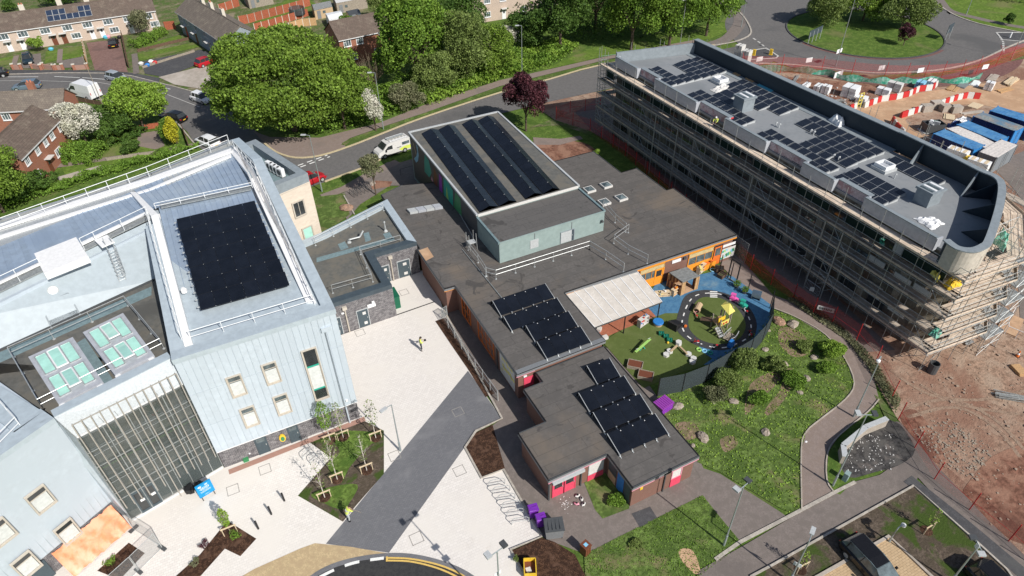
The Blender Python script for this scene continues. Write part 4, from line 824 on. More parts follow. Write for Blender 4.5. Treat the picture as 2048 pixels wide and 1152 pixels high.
def rim(par,pts,w_,z,th,m,name='coping',dx=0):
 c=Vector((sum(p[0]for p in pts)/len(pts),sum(p[1]for p in pts)/len(pts),0))
 N=len(pts)
 for i in range(N):
  a=Vector((*pts[i][:2],0));b_=Vector((*pts[(i+1)%N][:2],0));d=(b_-a).normalized();n=Vector((-d.y,d.x,0))
  if n.dot(c-a)<0:n=-n
  mb=MB();mb.prism([tuple((a)[:2]),tuple((b_)[:2]),tuple((b_+n*w_-d*w_*.98)[:2]),tuple((a+n*w_+d*w_*.98)[:2])],z-th,z+i*.002);mb.build(name,m,par)
rim(T,pl,.85,ZB,1.15,'parapet_grey')
b=MB();b.prism(pl,ZB-1.1,ZB-1.05);b.build('roof','walkway_teal',T)
un=(Vector((A_.x,A_.y,0))-Vector((B_.x,B_.y,0))).normalized()
b=MB();b.obox(Vector((B_.x,B_.y,ZB-1.1))-un*.3,un,UP,Vector((un.y,-un.x,0)),(A_-B_).length+.3,.1,.05);b.build('brick_band','brick_cream',T)
bp=(B_.x,B_.y-.02);bq=(A_.x,A_.y-.02)
Lw=(A_-B_).length
window(T,bp,bq,Lw*.33,5.55,Lw*.34,1.75,'window_tan','glass',2,0,.08,box=.12);window(T,bp,bq,Lw*.43,2.2,Lw*.3,1.75,'window_tan','glass_green',1,0,.08,box=.12)
for i in range(4):
 c=q(395+i*33,385+i*20,ZB-1.0);t=thing('air_conditioner',['white air conditioning unit furthest left in the row on the brick tower roof','second air conditioning unit from the left on the tower roof','third air conditioning unit from the left on the tower roof','white air conditioning unit furthest right in the row on the tower roof'][i],'air conditioner',c,R(-62),'air conditioners on the tower roof')
 b=MB();b.box(0,0,.1,.95,.42,.9);b.build('casing','white',t,world=False)
 b=MB();b.add([(.33*math.cos(a),-.222,.55+.33*math.sin(a))for a in[2*PI*k/14 for k in range(14)]],[tuple(range(14))]);b.build('fan_grille','grey_dark',t,world=False)
 for s_ in(-.35,.35):b=MB();b.box(s_,0,0,.08,.5,.1);b.build('foot','grey',t,world=False)
ZD=4.0
z6=lambda x,y,z=ZD:at(*zm(640,380,5.76,[(x,y)])[0],z)
P_=[z6(1108,590),z6(775,105),z6(15,490),Vector((XR-.5,57,ZD)),Vector((XR+.05,45.0,ZD)),z6(810,1060),z6(480,760)]
P_[4]=at(662,614,ZD);P_[4].x=XR+.02
T=thing('service_block','low dark brick plant block with grey doors and parapet beside the pale paving','plant building',(P_[5].x,P_[5].y,0))
NE=P_[0];NN=P_[1];NW=P_[2];J=P_[5];I_=P_[6]
Ix=z6(625,775);fr=[(XR+.02,at(662,672,0).y),]
g0=at(682,669.7);g1=at(801,629);h0=at(778,572);h1=at(838,556)
ploy=[(XR+.02,g0.y),(J.x,g0.y+.1),(J.x+.02,NE.y-.1),(NE.x,NE.y-.1),(NN.x,NN.y),(NW.x,NW.y),(XR-.3,NW.y-.8)]
b=MB();b.prism(ploy,0,ZD-.5);b.build('wall','brick_dark',T)
def offs(poly,d):
 n=len(poly);out=[]
 for i in range(n):
  p0=Vector(poly[i-1]);p1=Vector(poly[i]);p2=Vector(poly[(i+1)%n]);a=(p1-p0).normalized();c=(p2-p1).normalized()
  na=Vector((-a.y,a.x));nc=Vector((-c.y,c.x));v=(na+nc);v=v/max(.3,v.dot(na));out.append(tuple(p1+v*d))
 return out
inn=offs(ploy,.8)
for i in range(len(ploy)):
 j=(i+1)%len(ploy)
 if i==6:continue
 b=MB();b.prism([ploy[i],ploy[j],inn[j],inn[i]],ZD-.5,ZD);b.build('coping','navy' if i in(0,1,2)else 'coping',T)
b=MB();b.prism(offs(ploy,.5),ZD-.5,ZD-.42);b.build('roof','membrane_grey',T)
for pts in([(0,800),(860,530),(870,570),(0,830)][:0]or[(-40,790),(850,540),(850,565),(800,490),(730,500),(760,555),(580,590),(560,480),(500,490),(530,600),(330,660),(290,590),(205,625),(240,690),(-40,770)],):
 pass
for pts in([(-40,780),(850,535),(860,575),(-40,835)],[(205,625),(285,590),(330,665),(240,695)],[(500,500),(560,482),(590,575),(525,600)],[(725,505),(800,485),(850,560),(765,575)]):
 b=MB();b.poly([z6(x,y,ZD-.41+.002*len(pts))for x,y in pts]);b.build('walkway_strip','walkway_teal',T)
guardrail('guardrail along the rear edge of the dark brick block roof',[z6(-50,640,ZD-.4),z6(735,240,ZD-.4)],'galv',1.0,2,True)
guardrail('guardrail along the stepped front edge of the dark brick block roof',[z6(935,610,ZD-.4),z6(470,745,ZD-.4),z6(610,1060,ZD-.4),z6(150,1190,ZD-.4)],'galv',1.0,2.2,True)
dl=(XR+.02,g0.y);dr=(J.x,g0.y+.1)
LL=J.x-XR
for s_,w_ in((.25,1.3),(3.2,1.05)):
 d_=door(T,dl,dr,s_,w_,2.1,'door_grey',z=.08,fm='grey_light',glass=[(.5,.12,.3,.16,'white_dirty'),(.5,.7,.3,.16,'white_dirty')])
dl2=(J.x+.02,NE.y-.1);dr2=(NE.x,NE.y-.1);L2=NE.x-J.x
for s_,w_ in((.3,.95),(2.2,1.3)):door(T,dl2,dr2,s_,w_,2.1,'door_grey',z=.08,fm='grey_light',glass=[(.45,.12,.3,.16,'white_dirty'),(.45,.7,.3,.16,'white_dirty')])
for(a,s_)in((dl,2.15),(dl2,1.55)):
 x=a[0]+s_;y=a[1]-.1;b=MB();b.box(x,y,2.95,.42,.3,.32);b.tube((x,y,2.95),(x,y,.1),.07,6);b.build('downpipe','window_tan',T)
b=MB();b.box(dl[0]+4.7,dl[1]-.06,2.2,.8,.05,.4);b.box(dl[0]+4.9,dl[1]-.06,2.65,.25,.1,.2);b.build('notice_board','white',T)
for s_ in(.7,1.9):b=MB();b.box(dl[0]+s_,dl[1]-.08,2.5,.25,.12,.12);b.build('wall_light','white',T)
for(pts,lb)in(([z6(335,595,ZD-.3),z6(340,570,ZD+.1),z6(460,540,ZD+.1),z6(495,470,ZD+.5)],'bent silver flue pipe lying on the dark brick block roof'),):
 b=MB();b.path(pts,.09,7);b.lathe(pts[0].x,pts[0].y,[(.25,ZD-.4),(.12,ZD-.1)],8);tag(b.build('flue_pipe','galv'),lb,'pipe')
c=z6(757,475,ZD-.4);b=MB();b.lathe(c.x,c.y,[(.25,ZD-.4),(.1,ZD-.15),(.06,ZD+.7),(.12,ZD+.75),(.02,ZD+.9)],8);tag(b.build('vent_stack','galv'),'upright silver vent stack on the dark brick block roof','vent')
c=at(792,612);b=MB();b.box(c.x,c.y+.3,.02,.75,1.6,1.45);b.prism([(c.x-.4,c.y-.55),(c.x+.4,c.y-.55),(c.x+.4,c.y+1.15),(c.x-.4,c.y+1.15)],1.47,1.55)
tag(b.build('salt_bin','green_dark'),'dark green moulded cabinet against the dark brick wall','cabinet')
# ==================== OLD SCHOOL (centre) ====================
ZM=3.3;ZA=2.7
OS=thing('nursery_school','old single storey brick school with flat grey felt roofs and a taller hall','old school',(20,40,0))
an=[(14.65,29.6),(14.65,24.75),(19.65,24.75),(19.65,21.45),(25.65,21.45),(25.78,34.6),(18.9,34.6),(18.9,33.4),(17.1,33.4),(17.1,29.6)]
m6=lambda x,y,z=ZM:tuple(at(*zm(640,380,5.76,[(x,y)])[0],z)[:2])
m5=lambda x,y,z=ZM:tuple(at(*zm(1080,230,3.971,[(x,y)])[0],z)[:2])
pA=m6(700,60);pB=m6(835,190);pC=(NE.x+.05,NE.y+.1);
r1=m5(1563,950);r2=m5(1060,580);r3=m5(1004,598);r4=m5(775,420);r5=m5(640,455);r6=m5(400,295);r7=m5(60,360)
ma=[(17.15,34.62),(25.9,34.62),(26.05,42.0),(r1[0],41.75),(r1[0],r2[1]),(r3[0]+.0,r2[1]),(r3[0],r4[1]),(r5[0],r4[1]),(r5[0],r6[1]),(26.5,r6[1]+.3),(26.5,66.0),(pA[0]+3,pA[1]+1.0),(pA[0],pA[1]),(NE.x+.15,NE.y+1.5),(NE.x+.15,NE.y-.4),(16.1,NE.y-.5),(16.1,47.9),(17.2,47.85)]
for nm,poly,z,wm in(('annexe',an,ZA,'brick_brown'),('main',ma,ZM,'brick_brown')):
 a=sum(poly[i][0]*poly[(i+1)%len(poly)][1]-poly[(i+1)%len(poly)][0]*poly[i][1]for i in range(len(poly)))
 pp=poly if a>0 else poly[::-1]
 b=MB();b.prism(offs(pp,.22),0,z-.3);b.build('wall',wm,OS)
 b=MB();b.prism(pp,z-.3,z-.02);b.build('fascia_board','grey',OS)
 b=MB();b.prism(offs(pp,.05),z-.02,z);b.build('roof','membrane',OS)
 for i in range(len(pp)):
  p0=pp[i];p1=pp[(i+1)%len(pp)];b=MB();b.ribbon([p0,p1],.08,z-.06,z+.05+.001*(i%3),.04);b.build('roof_edge_trim','grey_dark' if i%2 else 'black',OS)
b=MB();b.poly([(17.2,34.6,ZM+.055),(25.85,34.6,ZM+.055),(25.85,35.1,ZM+.03),(17.2,35.1,ZM+.03)]);b.build('lead_flashing','grey',OS)
for sx0,sy0,sw,sd_ in((18.3,36,3,6),):pass
def band(p,q,z,m,h=.09,out=.03,ins=.22):
 p0,u,n,L=wall_frame(p,q);b=MB();b.obox(p0-n*(ins-out)+UP*z,u,UP,n,L,h,.05);b.build('painted_band',m,OS)
band((14.65,24.75),(19.65,24.75),ZA-.42,'pink_pale',.1,.16);band((19.65,21.45),(25.65,21.45),ZA-.42,'pink_pale',.1,.16);band((14.65,29.6),(14.65,24.75),ZA-.42,'pink_pale',.1,.12)
band((17.15,34.62),(18.9,34.62),ZM-.45,'pink_pale',.12,.1);band((26.05,42.0),(r1[0],41.75),ZM-.4,'orange',.14,.2);band((16.1,47.9),(17.2,47.85),ZM-.42,'orange',.12,.1)
ws,we=(14.87,24.97),(19.87,24.97)
dd_=[door(OS,ws,we,x,.92,1.95,'pink',glass=[(.14,.5,.72,.42)],fm='pink',label='pink half glazed entrance door')for x in(.28,1.26)]
b=MB();b.obox((14.95,24.97,2.12),(1,0,0),(0,-1,0),UP,2.7,.42,.24);b.build('shutter_box','grey_light',OS)
window(OS,ws,we,3.35,.75,1.35,1.35,'grey_light','white_dirty',1,0,.05)
b=MB();b.obox((18.2,24.96,.05),(1,0,0),UP,(0,-1,0),1.4,.68,.04);b.build('apron_panel','pink',OS)
b=MB();b.box(14.8,24.9,0,.12,.12,2.3);b.box(17.55,24.88,0,.1,.1,2.4);b.build('post','grey_dark',OS)
wr,wq=(19.87,24.97),(19.87,21.67)
for s_,z,w_,h_,m_ in((.35,.1,.95,.85,'tan'),(.35,1.0,.95,1.3,'navy'),(1.5,.1,.8,2.2,'blue'),(2.4,.1,.7,2.2,'door_grey')):
 p0,u,n,L=wall_frame(wr,wq);b=MB();b.obox(p0+u*s_+UP*z-n*.01,u,UP,n,w_,h_,.05);b.build('wall_panel',m_,OS)
wf,wg=(19.87,21.67),(25.43,21.67)
window(OS,wf,wg,3.55,1.0,.95,1.3,'pink_pale','white_dirty',1,0,.05)
b=MB();b.obox((23.42,21.66,.05),(1,0,0),UP,(0,-1,0),.95,.9,.05);b.build('apron_panel','pink',OS)
b=MB();b.obox((20.55,21.66,1.6),(1,0,0),UP,(0,-1,0),.24,.34,.03);b.build('alarm_box','yellow',OS)
b=MB();b.box(22.75,21.6,0,.08,.1,2.3);b.box(22.8,21.55,2.3,.7,.2,.25);b.build('downpipe','grey_dark',OS)
b=MB();b.obox((17.9,34.83,1.2),(1,0,0),UP,(0,-1,0),.95,1.1,.05);b.build('wall_panel','pink',OS)
b=MB();b.obox((17.85,34.8,2.5),(1,0,0),UP,(0,-1,0),.3,.16,.08);b.build('wall_light','white',OS)
wl,wm_=(17.42,47.6),(17.42,34.9)
window(OS,wl,wm_,.8,.5,2.0,2.2,'orange_deep','glass',3,.5,.1);window(OS,wl,wm_,4.6,.5,3.4,2.2,'orange_deep','glass',4,.5,.1)
p0,u,n,L=wall_frame(wl,wm_);b=MB();b.obox(p0+u*9.2+UP*.25,u,UP,n,2.9,2.3,.06);mu=b.build('painted_board','white_dirty',OS)
for i in range(14):
 x=.4+(i*1.7)%2.4;z=.5+(i*.83)%1.7;rd=.26 if i%2 else .2;o_=p0+u*(9.2+x)+UP*(.25+z)+n*.065
 b=MB();b.poly([o_+(u*math.cos(t)+UP*math.sin(t))*rd*(1 if k%2==0 else .6)for k,t in enumerate([2*PI*j/10 for j in range(10)])]);b.build('painted_flower','yellow_pale',mu)
b=MB();b.obox(p0+u*8.6,u,UP,n,.12,2.9,.12);b.build('post','grey_dark',OS)
wa_,wb_=(26.2,42.22),(r1[0]-.2,41.97)
p0,u,n,L=wall_frame(wa_,wb_)
zpx=lambda x:0
sX=lambda px,py:(Vector((*at(*zm(1270,460,5.486,[(px,py)])[0],2.4)[:2],0))-p0).dot(u)
s1=sX(60,480);s2=sX(345,395);s3=sX(600,300);s4=sX(890,215);s5=sX(975,190);s6=sX(1110,130)
for a_,b_,mm in((s1,s2,4),(s3,s4,3)):
 window(OS,wa_,wb_,a_,1.05,b_-a_,1.65,'orange','glass_sky',mm,.62,.08,fw=.1,label='orange framed classroom window')
 bb=MB();bb.obox(p0+u*a_+UP*2.15+n*.07,u,UP,n,b_-a_,.5,.01);bb.build('window_blind','blind_yellow',OS)
 bb=MB();bb.obox(p0+u*a_+UP*.05,u,UP,n,b_-a_,.98,.06);bb.build('apron_panel','orange',OS)
door(OS,wa_,wb_,s4+.15,1.0,2.4,'orange_deep',glass=[(.15,.5,.7,.4,'glass_sky')],fm='black')
door(OS,wa_,wb_,s2-1.1,.95,2.2,'orange',glass=[(.15,.5,.7,.35)],fm='orange')
b=MB();b.obox(p0+u*(s5+.2)+UP*.4,u,UP,n,1.9,1.35,.05);mu=b.build('mural_board','white_dirty',OS)
for i in range(16):
 o_=p0+u*(s5+.35+(i*.61)%1.6)+UP*(.55+(i*.37)%1.05)+n*.055;b=MB();b.poly([o_+(u*math.cos(t)+UP*math.sin(t))*.17*(1.2 if k%2 else .7)for k,t in enumerate([2*PI*j/8+i for j in range(8)])]);b.build('mural_patch',['teal','green','blue_light','lime'][i%4],mu)
b=MB();b.obox(p0+u*(s5+.25)+UP*2.0,u,UP,n,1.7,.3,.05);b.build('name_board','white',OS)
b=MB();b.obox(p0+u*(s2+.9)+UP*2.2,u,UP,n,1.1,.35,.08);b.build('wall_sign','white',OS);b=MB();b.obox(p0+u*(s2+2.3)+UP*2.3,u,UP,n,.3,.25,.2);b.build('wall_light','grey_dark',OS)
# ---------------- hall ----------------
ZH=5.75;ZHR=6.6
z3=lambda x,y,z:at(*zm(900,380,6.4,[(x,y)])[0],z)
HL=z3(635,935,ZM);HR_=z3(1965,525,ZM)
hx0,hx1,hy0=HL.x,HR_.x,(HL.y+HR_.y)/2
HB=at(820.3,261.7,6.8);HBr=at(990,223,6.8)
step=at(945,437,ZH);hy1=(step.y+at(1143,383,ZH).y)/2
hy2=(HB.y+HBr.y)/2
H=thing('school_hall','taller teal grey hall rising from the flat roofs with a painted mural side','school hall',(hx0,hy0,0))
b=MB();b.prism([(hx0,hy0),(hx1,hy0),(hx1,hy1),(hx0,hy1)],0,ZH-.06);b.build('wall','bldg_teal',H)
b=MB();b.prism([(hx0+.02,hy1),(hx1-.02,hy1),(hx1-.02,hy2),(hx0+.02,hy2)],0,[ZH+.3,ZH+.3,ZHR,ZHR]);b.build('wall','bldg_teal',H)
b=MB();b.prism([(hx0+.18,hy0+.12),(hx1-.18,hy0+.12),(hx1-.18,hy1),(hx0+.18,hy1)],ZH-.06,ZH+.0);b.build('roof','membrane_plain',H)
zz=lambda y:ZH+.32+(ZHR-ZH-.3)*(y-hy1)/(hy2-hy1)
b=MB();b.poly([(hx0+.15,hy1+.02,zz(hy1)),(hx1-.15,hy1+.02,zz(hy1)),(hx1-.15,hy2-.15,zz(hy2)),(hx0+.15,hy2-.15,zz(hy2))]);b.build('roof','membrane_grey',H)
for p_,q_ in(((hx0,hy0,ZH),(hx0,hy1,ZH)),((hx1,hy0,ZH),(hx1,hy1,ZH)),((hx0,hy1,zz(hy1)),(hx0,hy2,zz(hy2))),((hx1,hy1,zz(hy1)),(hx1,hy2,zz(hy2))),((hx0,hy2,zz(hy2)),(hx1,hy2,zz(hy2)))):
 b=MB();b.beam(p_,q_,.22,.24);b.build('edge_trim','walkway_teal' if p_[1]==hy0 else 'grey_light',H)
b=MB();b.beam((hx0+.1,hy1-.02,zz(hy1)-.05),(hx1-.1,hy1-.02,zz(hy1)-.05),.08,.3);b.build('step_flashing','white_dirty',H)
b=MB();b.beam((hx0,hy0,ZH+.02),(hx1,hy0,ZH+.02),.12,.12);b.build('edge_trim','bldg_teal',H)
hw,he=(hx0,hy0),(hx1,hy0)
b=MB();b.obox((hx0+3.45,hy0,ZM+.62),(1,0,0),UP,(0,-1,0),.95,1.0,.05);b.build('louvre','grey_light',H)
b=MB();b.obox((hx0+3.95,hy0,ZM+1.7),(1,0,0),UP,(0,-1,0),.05,.7,.05);b.obox((hx0+8.3,hy0,ZM+1.45),(1,0,0),UP,(0,-1,0),.05,.9,.05);b.build('conduit','grey',H)
d_=door(H,hw,he,7.05,1.55,1.35,'grey_light',z=ZM+.1,fm='parapet_grey');b=MB();b.obox((hx0+8.35,hy0,ZM+.1),(1,0,0),UP,(0,-1,0),.22,1.35,.08);b.build('door_leaf','navy',d_)
b=MB();b.obox((hx1-.45,hy0,ZM+1.3),(1,0,0),UP,(0,-1,0),.2,.2,.3);b.build('camera','grey_dark',H)
p0=Vector((hx0+.02,hy2,0));u=Vector((0,-1,0));n=Vector((-1,0,0));Lm=hy2-hy1
def blob(pts,m_,d=.03):b=MB();b.poly([p0+u*s_+UP*z+n*d for s_,z in pts]);b.build('mural_shape',m_,H)
blob([(.3,.5),(Lm-.1,.5),(Lm-.1,5.9),(.3,6.4)],'grey_dark',.012)
blob([(.9,3.4),(1.6,3.2),(2.4,3.8),(3.0,4.9),(2.9,6.0),(2.4,6.2),(2.6,5.2),(2.0,4.3),(1.3,3.8)],'blue_light',.02)
blob([(1.2,5.9),(1.5,5.8),(2.1,4.6),(1.9,4.5)],'tan',.024)
blob([(4.6,3.4),(6.2,3.4),(7.2,4.5),(6.6,5.9),(5.4,6.1),(4.9,5.0)],'teal',.02)
blob([(7.6,3.4),(8.8,3.4),(9.2,5.0),(8.2,5.9)],'brown',.02);blob([(9.4,3.4),(10.4,3.4),(10.6,5.6),(9.8,5.8)],'magenta',.02)
blob([(10.8,3.4),(13.6,3.4),(13.9,5.6),(12.4,6.0),(11.2,5.9)],'teal',.02);blob([(13.8,3.4),(16,3.4),(16,5.7),(14.6,5.8)],'green',.02);blob([(11.5,3.5),(12.3,3.5),(12.0,5.2)],'lime',.028);blob([(6.8,3.4),(7.5,3.4),(7.2,4.1)],'pink_pale',.028)
st=[((248,382),(350,338),(440,330),None),]
zq=lambda x,y,z=6.75:at(*zm(800,200,5.762,[(x,y)])[0],z)
z9=lambda x,y:z3(x,y,ZH+.45)
strips=[((zq(248,382),z9(400,305)),(zq(348,338),z9(515,250))),((zq(348,338),z9(515,250)),(zq(440,335),z9(640,235))),((zq(440,335),z9(650,235)),(zq(545,292),z9(765,178))),((zq(545,292),z9(765,178)),(zq(630,288),z9(875,168))),((zq(710,268),z9(988,135)),(zq(815,232),z9(1095,85))),((zq(815,232),z9(1095,85)),(zq(898,232),z9(1210,75))),((zq(898,232),z9(1220,75)),(zq(1000,193),z9(1325,20))),((zq(1000,193),z9(1325,20)),(zq(1085,192),z9(1435,18)))]
lb=['outermost left strip of black panels on the hall roof','second strip of black panels from the left edge of the hall roof','third strip from the left edge of the hall roof','fourth strip of black panels from the left on the hall roof','fifth strip of black panels, just right of the bare gap on the hall roof','sixth strip of black panels from the left on the hall roof','seventh strip of black panels from the left on the hall roof','outermost right strip of black panels on the hall roof']
xs=[0,1.66,3.05,4.75,6.1]
for i,((a0,a1),(b0,b1))in enumerate(strips):
 up0=0 if i%2==0 else .36;up1=.36-up0
 T=thing('solar_array',lb[i],'solar panels',(a0.x,a0.y,a0.z),0,'solar strips on the hall roof')
 ya,yb=hy2-1.1,hy1+.35;nn_=15
 fx_=lambda p,q,y:p.x+(q.x-p.x)*(p.y-y)/(p.y-q.y)
 for k in range(nn_):
  y0=ya+(yb-ya)*k/nn_;y1=ya+(yb-ya)*(k+1)/nn_+.02
  P4=[Vector((fx_(a0,a1,y1)+.02,y1,zz(y1)+.1+up0)),Vector((fx_(b0,b1,y1)-.02,y1,zz(y1)+.1+up1)),Vector((fx_(b0,b1,y0)-.02,y0-.02,zz(y0)+.1+up1)),Vector((fx_(a0,a1,y0)+.02,y0-.02,zz(y0)+.1+up0))]
  mb=MB();mb.add(P4+[v-UP*.04 for v in P4],[(0,1,2,3),(7,6,5,4),(0,4,5,1),(1,5,6,2),(2,6,7,3),(3,7,4,0)]);mb.build('solar_panel','pv_black',T)
  c=P4[0]if up0 else P4[1]
  if k%2:mb=MB();mb.box(c.x,c.y,c.z-.02,.07,.07,.05);mb.build('clamp','galv',T)
 y=yb;e0=Vector((fx_(a0,a1,y),y-.03,zz(y)+.02));e1=Vector((fx_(b0,b1,y),y-.03,zz(y)+.02))
 mb=MB();mb.poly([e0,e1,e1+UP*(.08+up1),e0+UP*(.08+up0)]);mb.poly([e0,e0+UP*(.08+up0),e1+UP*(.08+up1),e1]);mb.build('end_cap','galv',T)
def tilted(label,corners,n,z,group,par_rot=None,m_='pv_black',h=.55):
 """corners: px of front-left, front-right, back-right, back-left (front edge is the low edge)"""
 fl,frr=at(*corners[0],z+.12),at(*corners[1],z+.12);br_,bl_=at(*corners[2],z+h),at(*corners[3],z+h)
 T=thing('solar_array',label,'solar panels',fl,0,group)
 w0=(frr-fl).length/n;d0=((bl_-fl).length+(br_-frr).length)/2
 ux=(frr-fl).normalized();uy=((bl_-fl)+(br_-frr)).normalized();uz=ux.cross(uy).normalized();uy=uz.cross(ux);rot=Matrix((ux,uy,uz)).transposed().to_euler()
 me=panel_mesh('solar_panel',w0-.015,d0,m_,'pv_rim',.012)
 for i in range(n):inst('solar_panel',me,T,ux*(w0*i),rot)
 for i in range(n+1):
  p=fl+ux*(w0*i);b=MB();b.box(p.x,p.y-.12,z+.0,.08,.3,.06);b.box(p.x,p.y-.05,z+.06,.1,.1,.14);b.build('clamp','galv',T)
  q=p+uy*(d0*.97);b=MB();b.tube(q-UP*.02,Vector((q.x,q.y+.1,z)),.025,4);b.build('strut','galv_dull',T)
 for i in(0,n):p=fl+ux*(w0*i)+UP*.05;b=MB();b.beam(p,p+uy*d0,.05,.05);b.build('mounting_rail','galv',T)
 for i in range(1,n):p=fl+ux*(w0*i)+uy*d0*.9+uz*.04;b=MB();b.box(p.x,p.y,p.z,.06,.06,.03);b.build('clip','white',T)
 b=MB();b.poly([bl_-UP*.03,br_-UP*.03,Vector((br_.x,br_.y+.15,z+.02)),Vector((bl_.x,bl_.y+.15,z+.02))]);b.build('wind_deflector','pv_rim',T)
z4=lambda x,y:(960+x/3.84,560+y/3.84);g_='tilted solar rows on the old school roofs'
tilted('rearmost five panel solar row on the long flat roof beside the canopy',[z4(160,275),z4(568,135),z4(497,35),z4(78,165)],5,ZM,g_)
tilted('second solar row from the rear on the flat roof beside the canopy',[z4(243,390),z4(655,240),z4(580,140),z4(170,290)],5,ZM,g_)
tilted('third solar row from the rear, set further right, on the flat roof beside the canopy',[z4(420,472),z4(750,355),z4(675,245),z4(335,355)],4,ZM,g_)
tilted('front solar row on the flat roof beside the canopy',[z4(512,605),z4(850,480),z4(770,360),z4(430,475)],4,ZM,g_)
tilted('short solar row of two panels on the annexe roof',[z4(900,800),z4(1075,738),z4(990,605),z4(815,660)],2,ZA,g_)
tilted('solar row second from the rear on the annexe roof',[z4(838,1010),z4(1190,870),z4(1110,740),z4(745,870)],4,ZA,g_)
tilted('third solar row on the annexe roof',[z4(952,1165),z4(1315,1015),z4(1225,880),z4(855,1020)],4,ZA,g_)
tilted('front solar row on the annexe roof nearest the lawn',[(1239,909.7),(1335.7,867.3),(1312.3,827),(1215.7,867)],4,ZA,g_)
for i,(x,y)in enumerate(((392,600),(524,565),(644,665),(510,700))):
 c=Vector((*m5(x,y),ZM));t=thing('roof_dome',['white domed rooflight nearest the hall ridge','white domed rooflight furthest from the camera','white domed rooflight furthest right of the four','white domed rooflight behind the hall corner guardrail'][i],'rooflight',c,0,'domed rooflights')
 b=MB();b.box(0,0,0,1.15,1.15,.25);b.build('kerb','white_dirty',t,world=False)
 b=MB();b.add([(-.48,-.48,.26),(.48,-.48,.26),(.48,.48,.26),(-.48,.48,.26),(0,0,.55)],[(0,1,4),(1,2,4),(2,3,4),(3,0,4)]);b.build('pane','glass_sky',t,world=False)
c0=m6(1025,265);c1=m6(1405,200);T=thing('rooflight','long low wired glass rooflight of four panes beside the hall','rooflight',(*c0,ZM))
b=MB();dvec=(Vector(c1)-Vector(c0));
for k in range(4):
 a_=Vector(c0)+dvec*(k/4+.01);b=MB();b.obox((a_.x,a_.y-.35,ZM),(dvec.normalized().x,dvec.normalized().y,0),(-.1,1,0),UP,dvec.length/4*.94,.85,.3);b.build('pane','parapet_white' if k%2 else 'grey_light',T)
b=MB();e=[m6(1130,700),m6(1240,660),m6(1310,770),m6(1215,820)];b.poly([(x,y,ZM+.012)for x,y in e]);struct('patched_roof',b,'haul_road')
zr_=lambda x,y:z3(x,y,ZM)
guardrail('long free standing guardrail in front of the hall end wall',[zr_(460,1105),zr_(590,1140),zr_(1785,765)],'galv',1.1,2.2)
guardrail('guardrail running from the hall guardrail towards the canopy',[zr_(1785,765),zr_(1990,890),z3(2220,1050,ZM)],'galv',1.1,2.3)
guardrail('guardrail beside the ladder left of the hall',[zr_(235,770),zr_(360,930),zr_(470,1105)],'galv',1.1,2.0)
gq=lambda x,y:Vector((*m5(x,y),ZM))
guardrail('guardrail from the hall corner to the middle of the right hand roof',[gq(500,745),gq(595,855),gq(680,930)],'galv',1.1,2.2)
guardrail('guardrail doubling back beside the gap in the flat roof',[gq(700,935),gq(585,1020),gq(700,1105),gq(850,1180)],'galv',1.1,2.2)
b=MB();c=zr_(280,740);
T=thing('step_over','small galvanised step over ladder on the flat roof left of the hall','access step',c)
for dx in(-.4,.4):
 for dy in(-.5,.5):b=MB();b.tube((c.x+dx,c.y+dy,ZM),(c.x+dx,c.y+dy*.7,ZM+1.9),.03,5);b.build('post','galv',T)
b=MB();b.box(c.x,c.y,ZM+.75,.8,.7,.06);b.build('platform','grey_light',T)
for ci,pts in enumerate(([zr_(60,200),zr_(270,560),zr_(330,700)],[zr_(160,770),zr_(330,980),zr_(470,1150),z3(800,1560,ZM)])):
 b=MB();b.path([p+UP*.08 for p in pts],.05,5);tag(b.build('conduit','galv_dull'),'grey cable conduit running over the felt roof %s'%('beside the hall wall','towards the solar rows')[ci],'conduit')
# ---------------- canopy over the nursery yard ----------------
zc=lambda x,y,z:at(*z4(x,y),z)
ca=zc(650,108,3.05);cb=at(*zm(1024,384,3,[(752,478)])[0],3.05);cc_=at(*zm(1024,384,3,[(900,658)])[0],2.35);cd=zc(880,362,2.35)
T=thing('canopy','white polycarbonate lean to canopy on dark posts over the terracotta yard','canopy',(ca.x,ca.y,0))
for i in range(8):
 a0,a1=i/8,(i+1)/8;q4=[cd.lerp(cc_,a0),cd.lerp(cc_,a1),ca.lerp(cb,a1),ca.lerp(cb,a0)]
 e=(q4[1]-q4[0]).normalized()*.03
 mb=MB();vs=[q4[0]+e,q4[1]-e,q4[2]-e,q4[3]+e];mb.add(vs+[v-UP*.03 for v in vs],[(0,1,2,3),(7,6,5,4),(0,4,5,1),(1,5,6,2),(2,6,7,3),(3,7,4,0)]);mb.build('roof_panel','canopy_sheet',T)
for i in range(9):mb=MB();mb.beam(cd.lerp(cc_,i/8),ca.lerp(cb,i/8),.06,.09);mb.build('glazing_bar','white',T)
mb=MB();mb.beam(cd-UP*.08,cc_-UP*.08,.1,.12);mb.build('gutter','grey_dark',T);mb=MB();mb.beam(ca+UP*.05,cb+UP*.05,.12,.12);mb.build('flashing','grey',T)
for u_ in(.0,.45,.97):c=cd.lerp(cc_,u_);mb=MB();mb.tube((c.x,c.y+.02,0),(c.x,c.y+.02,2.3),.06,6);mb.build('post','black',T)
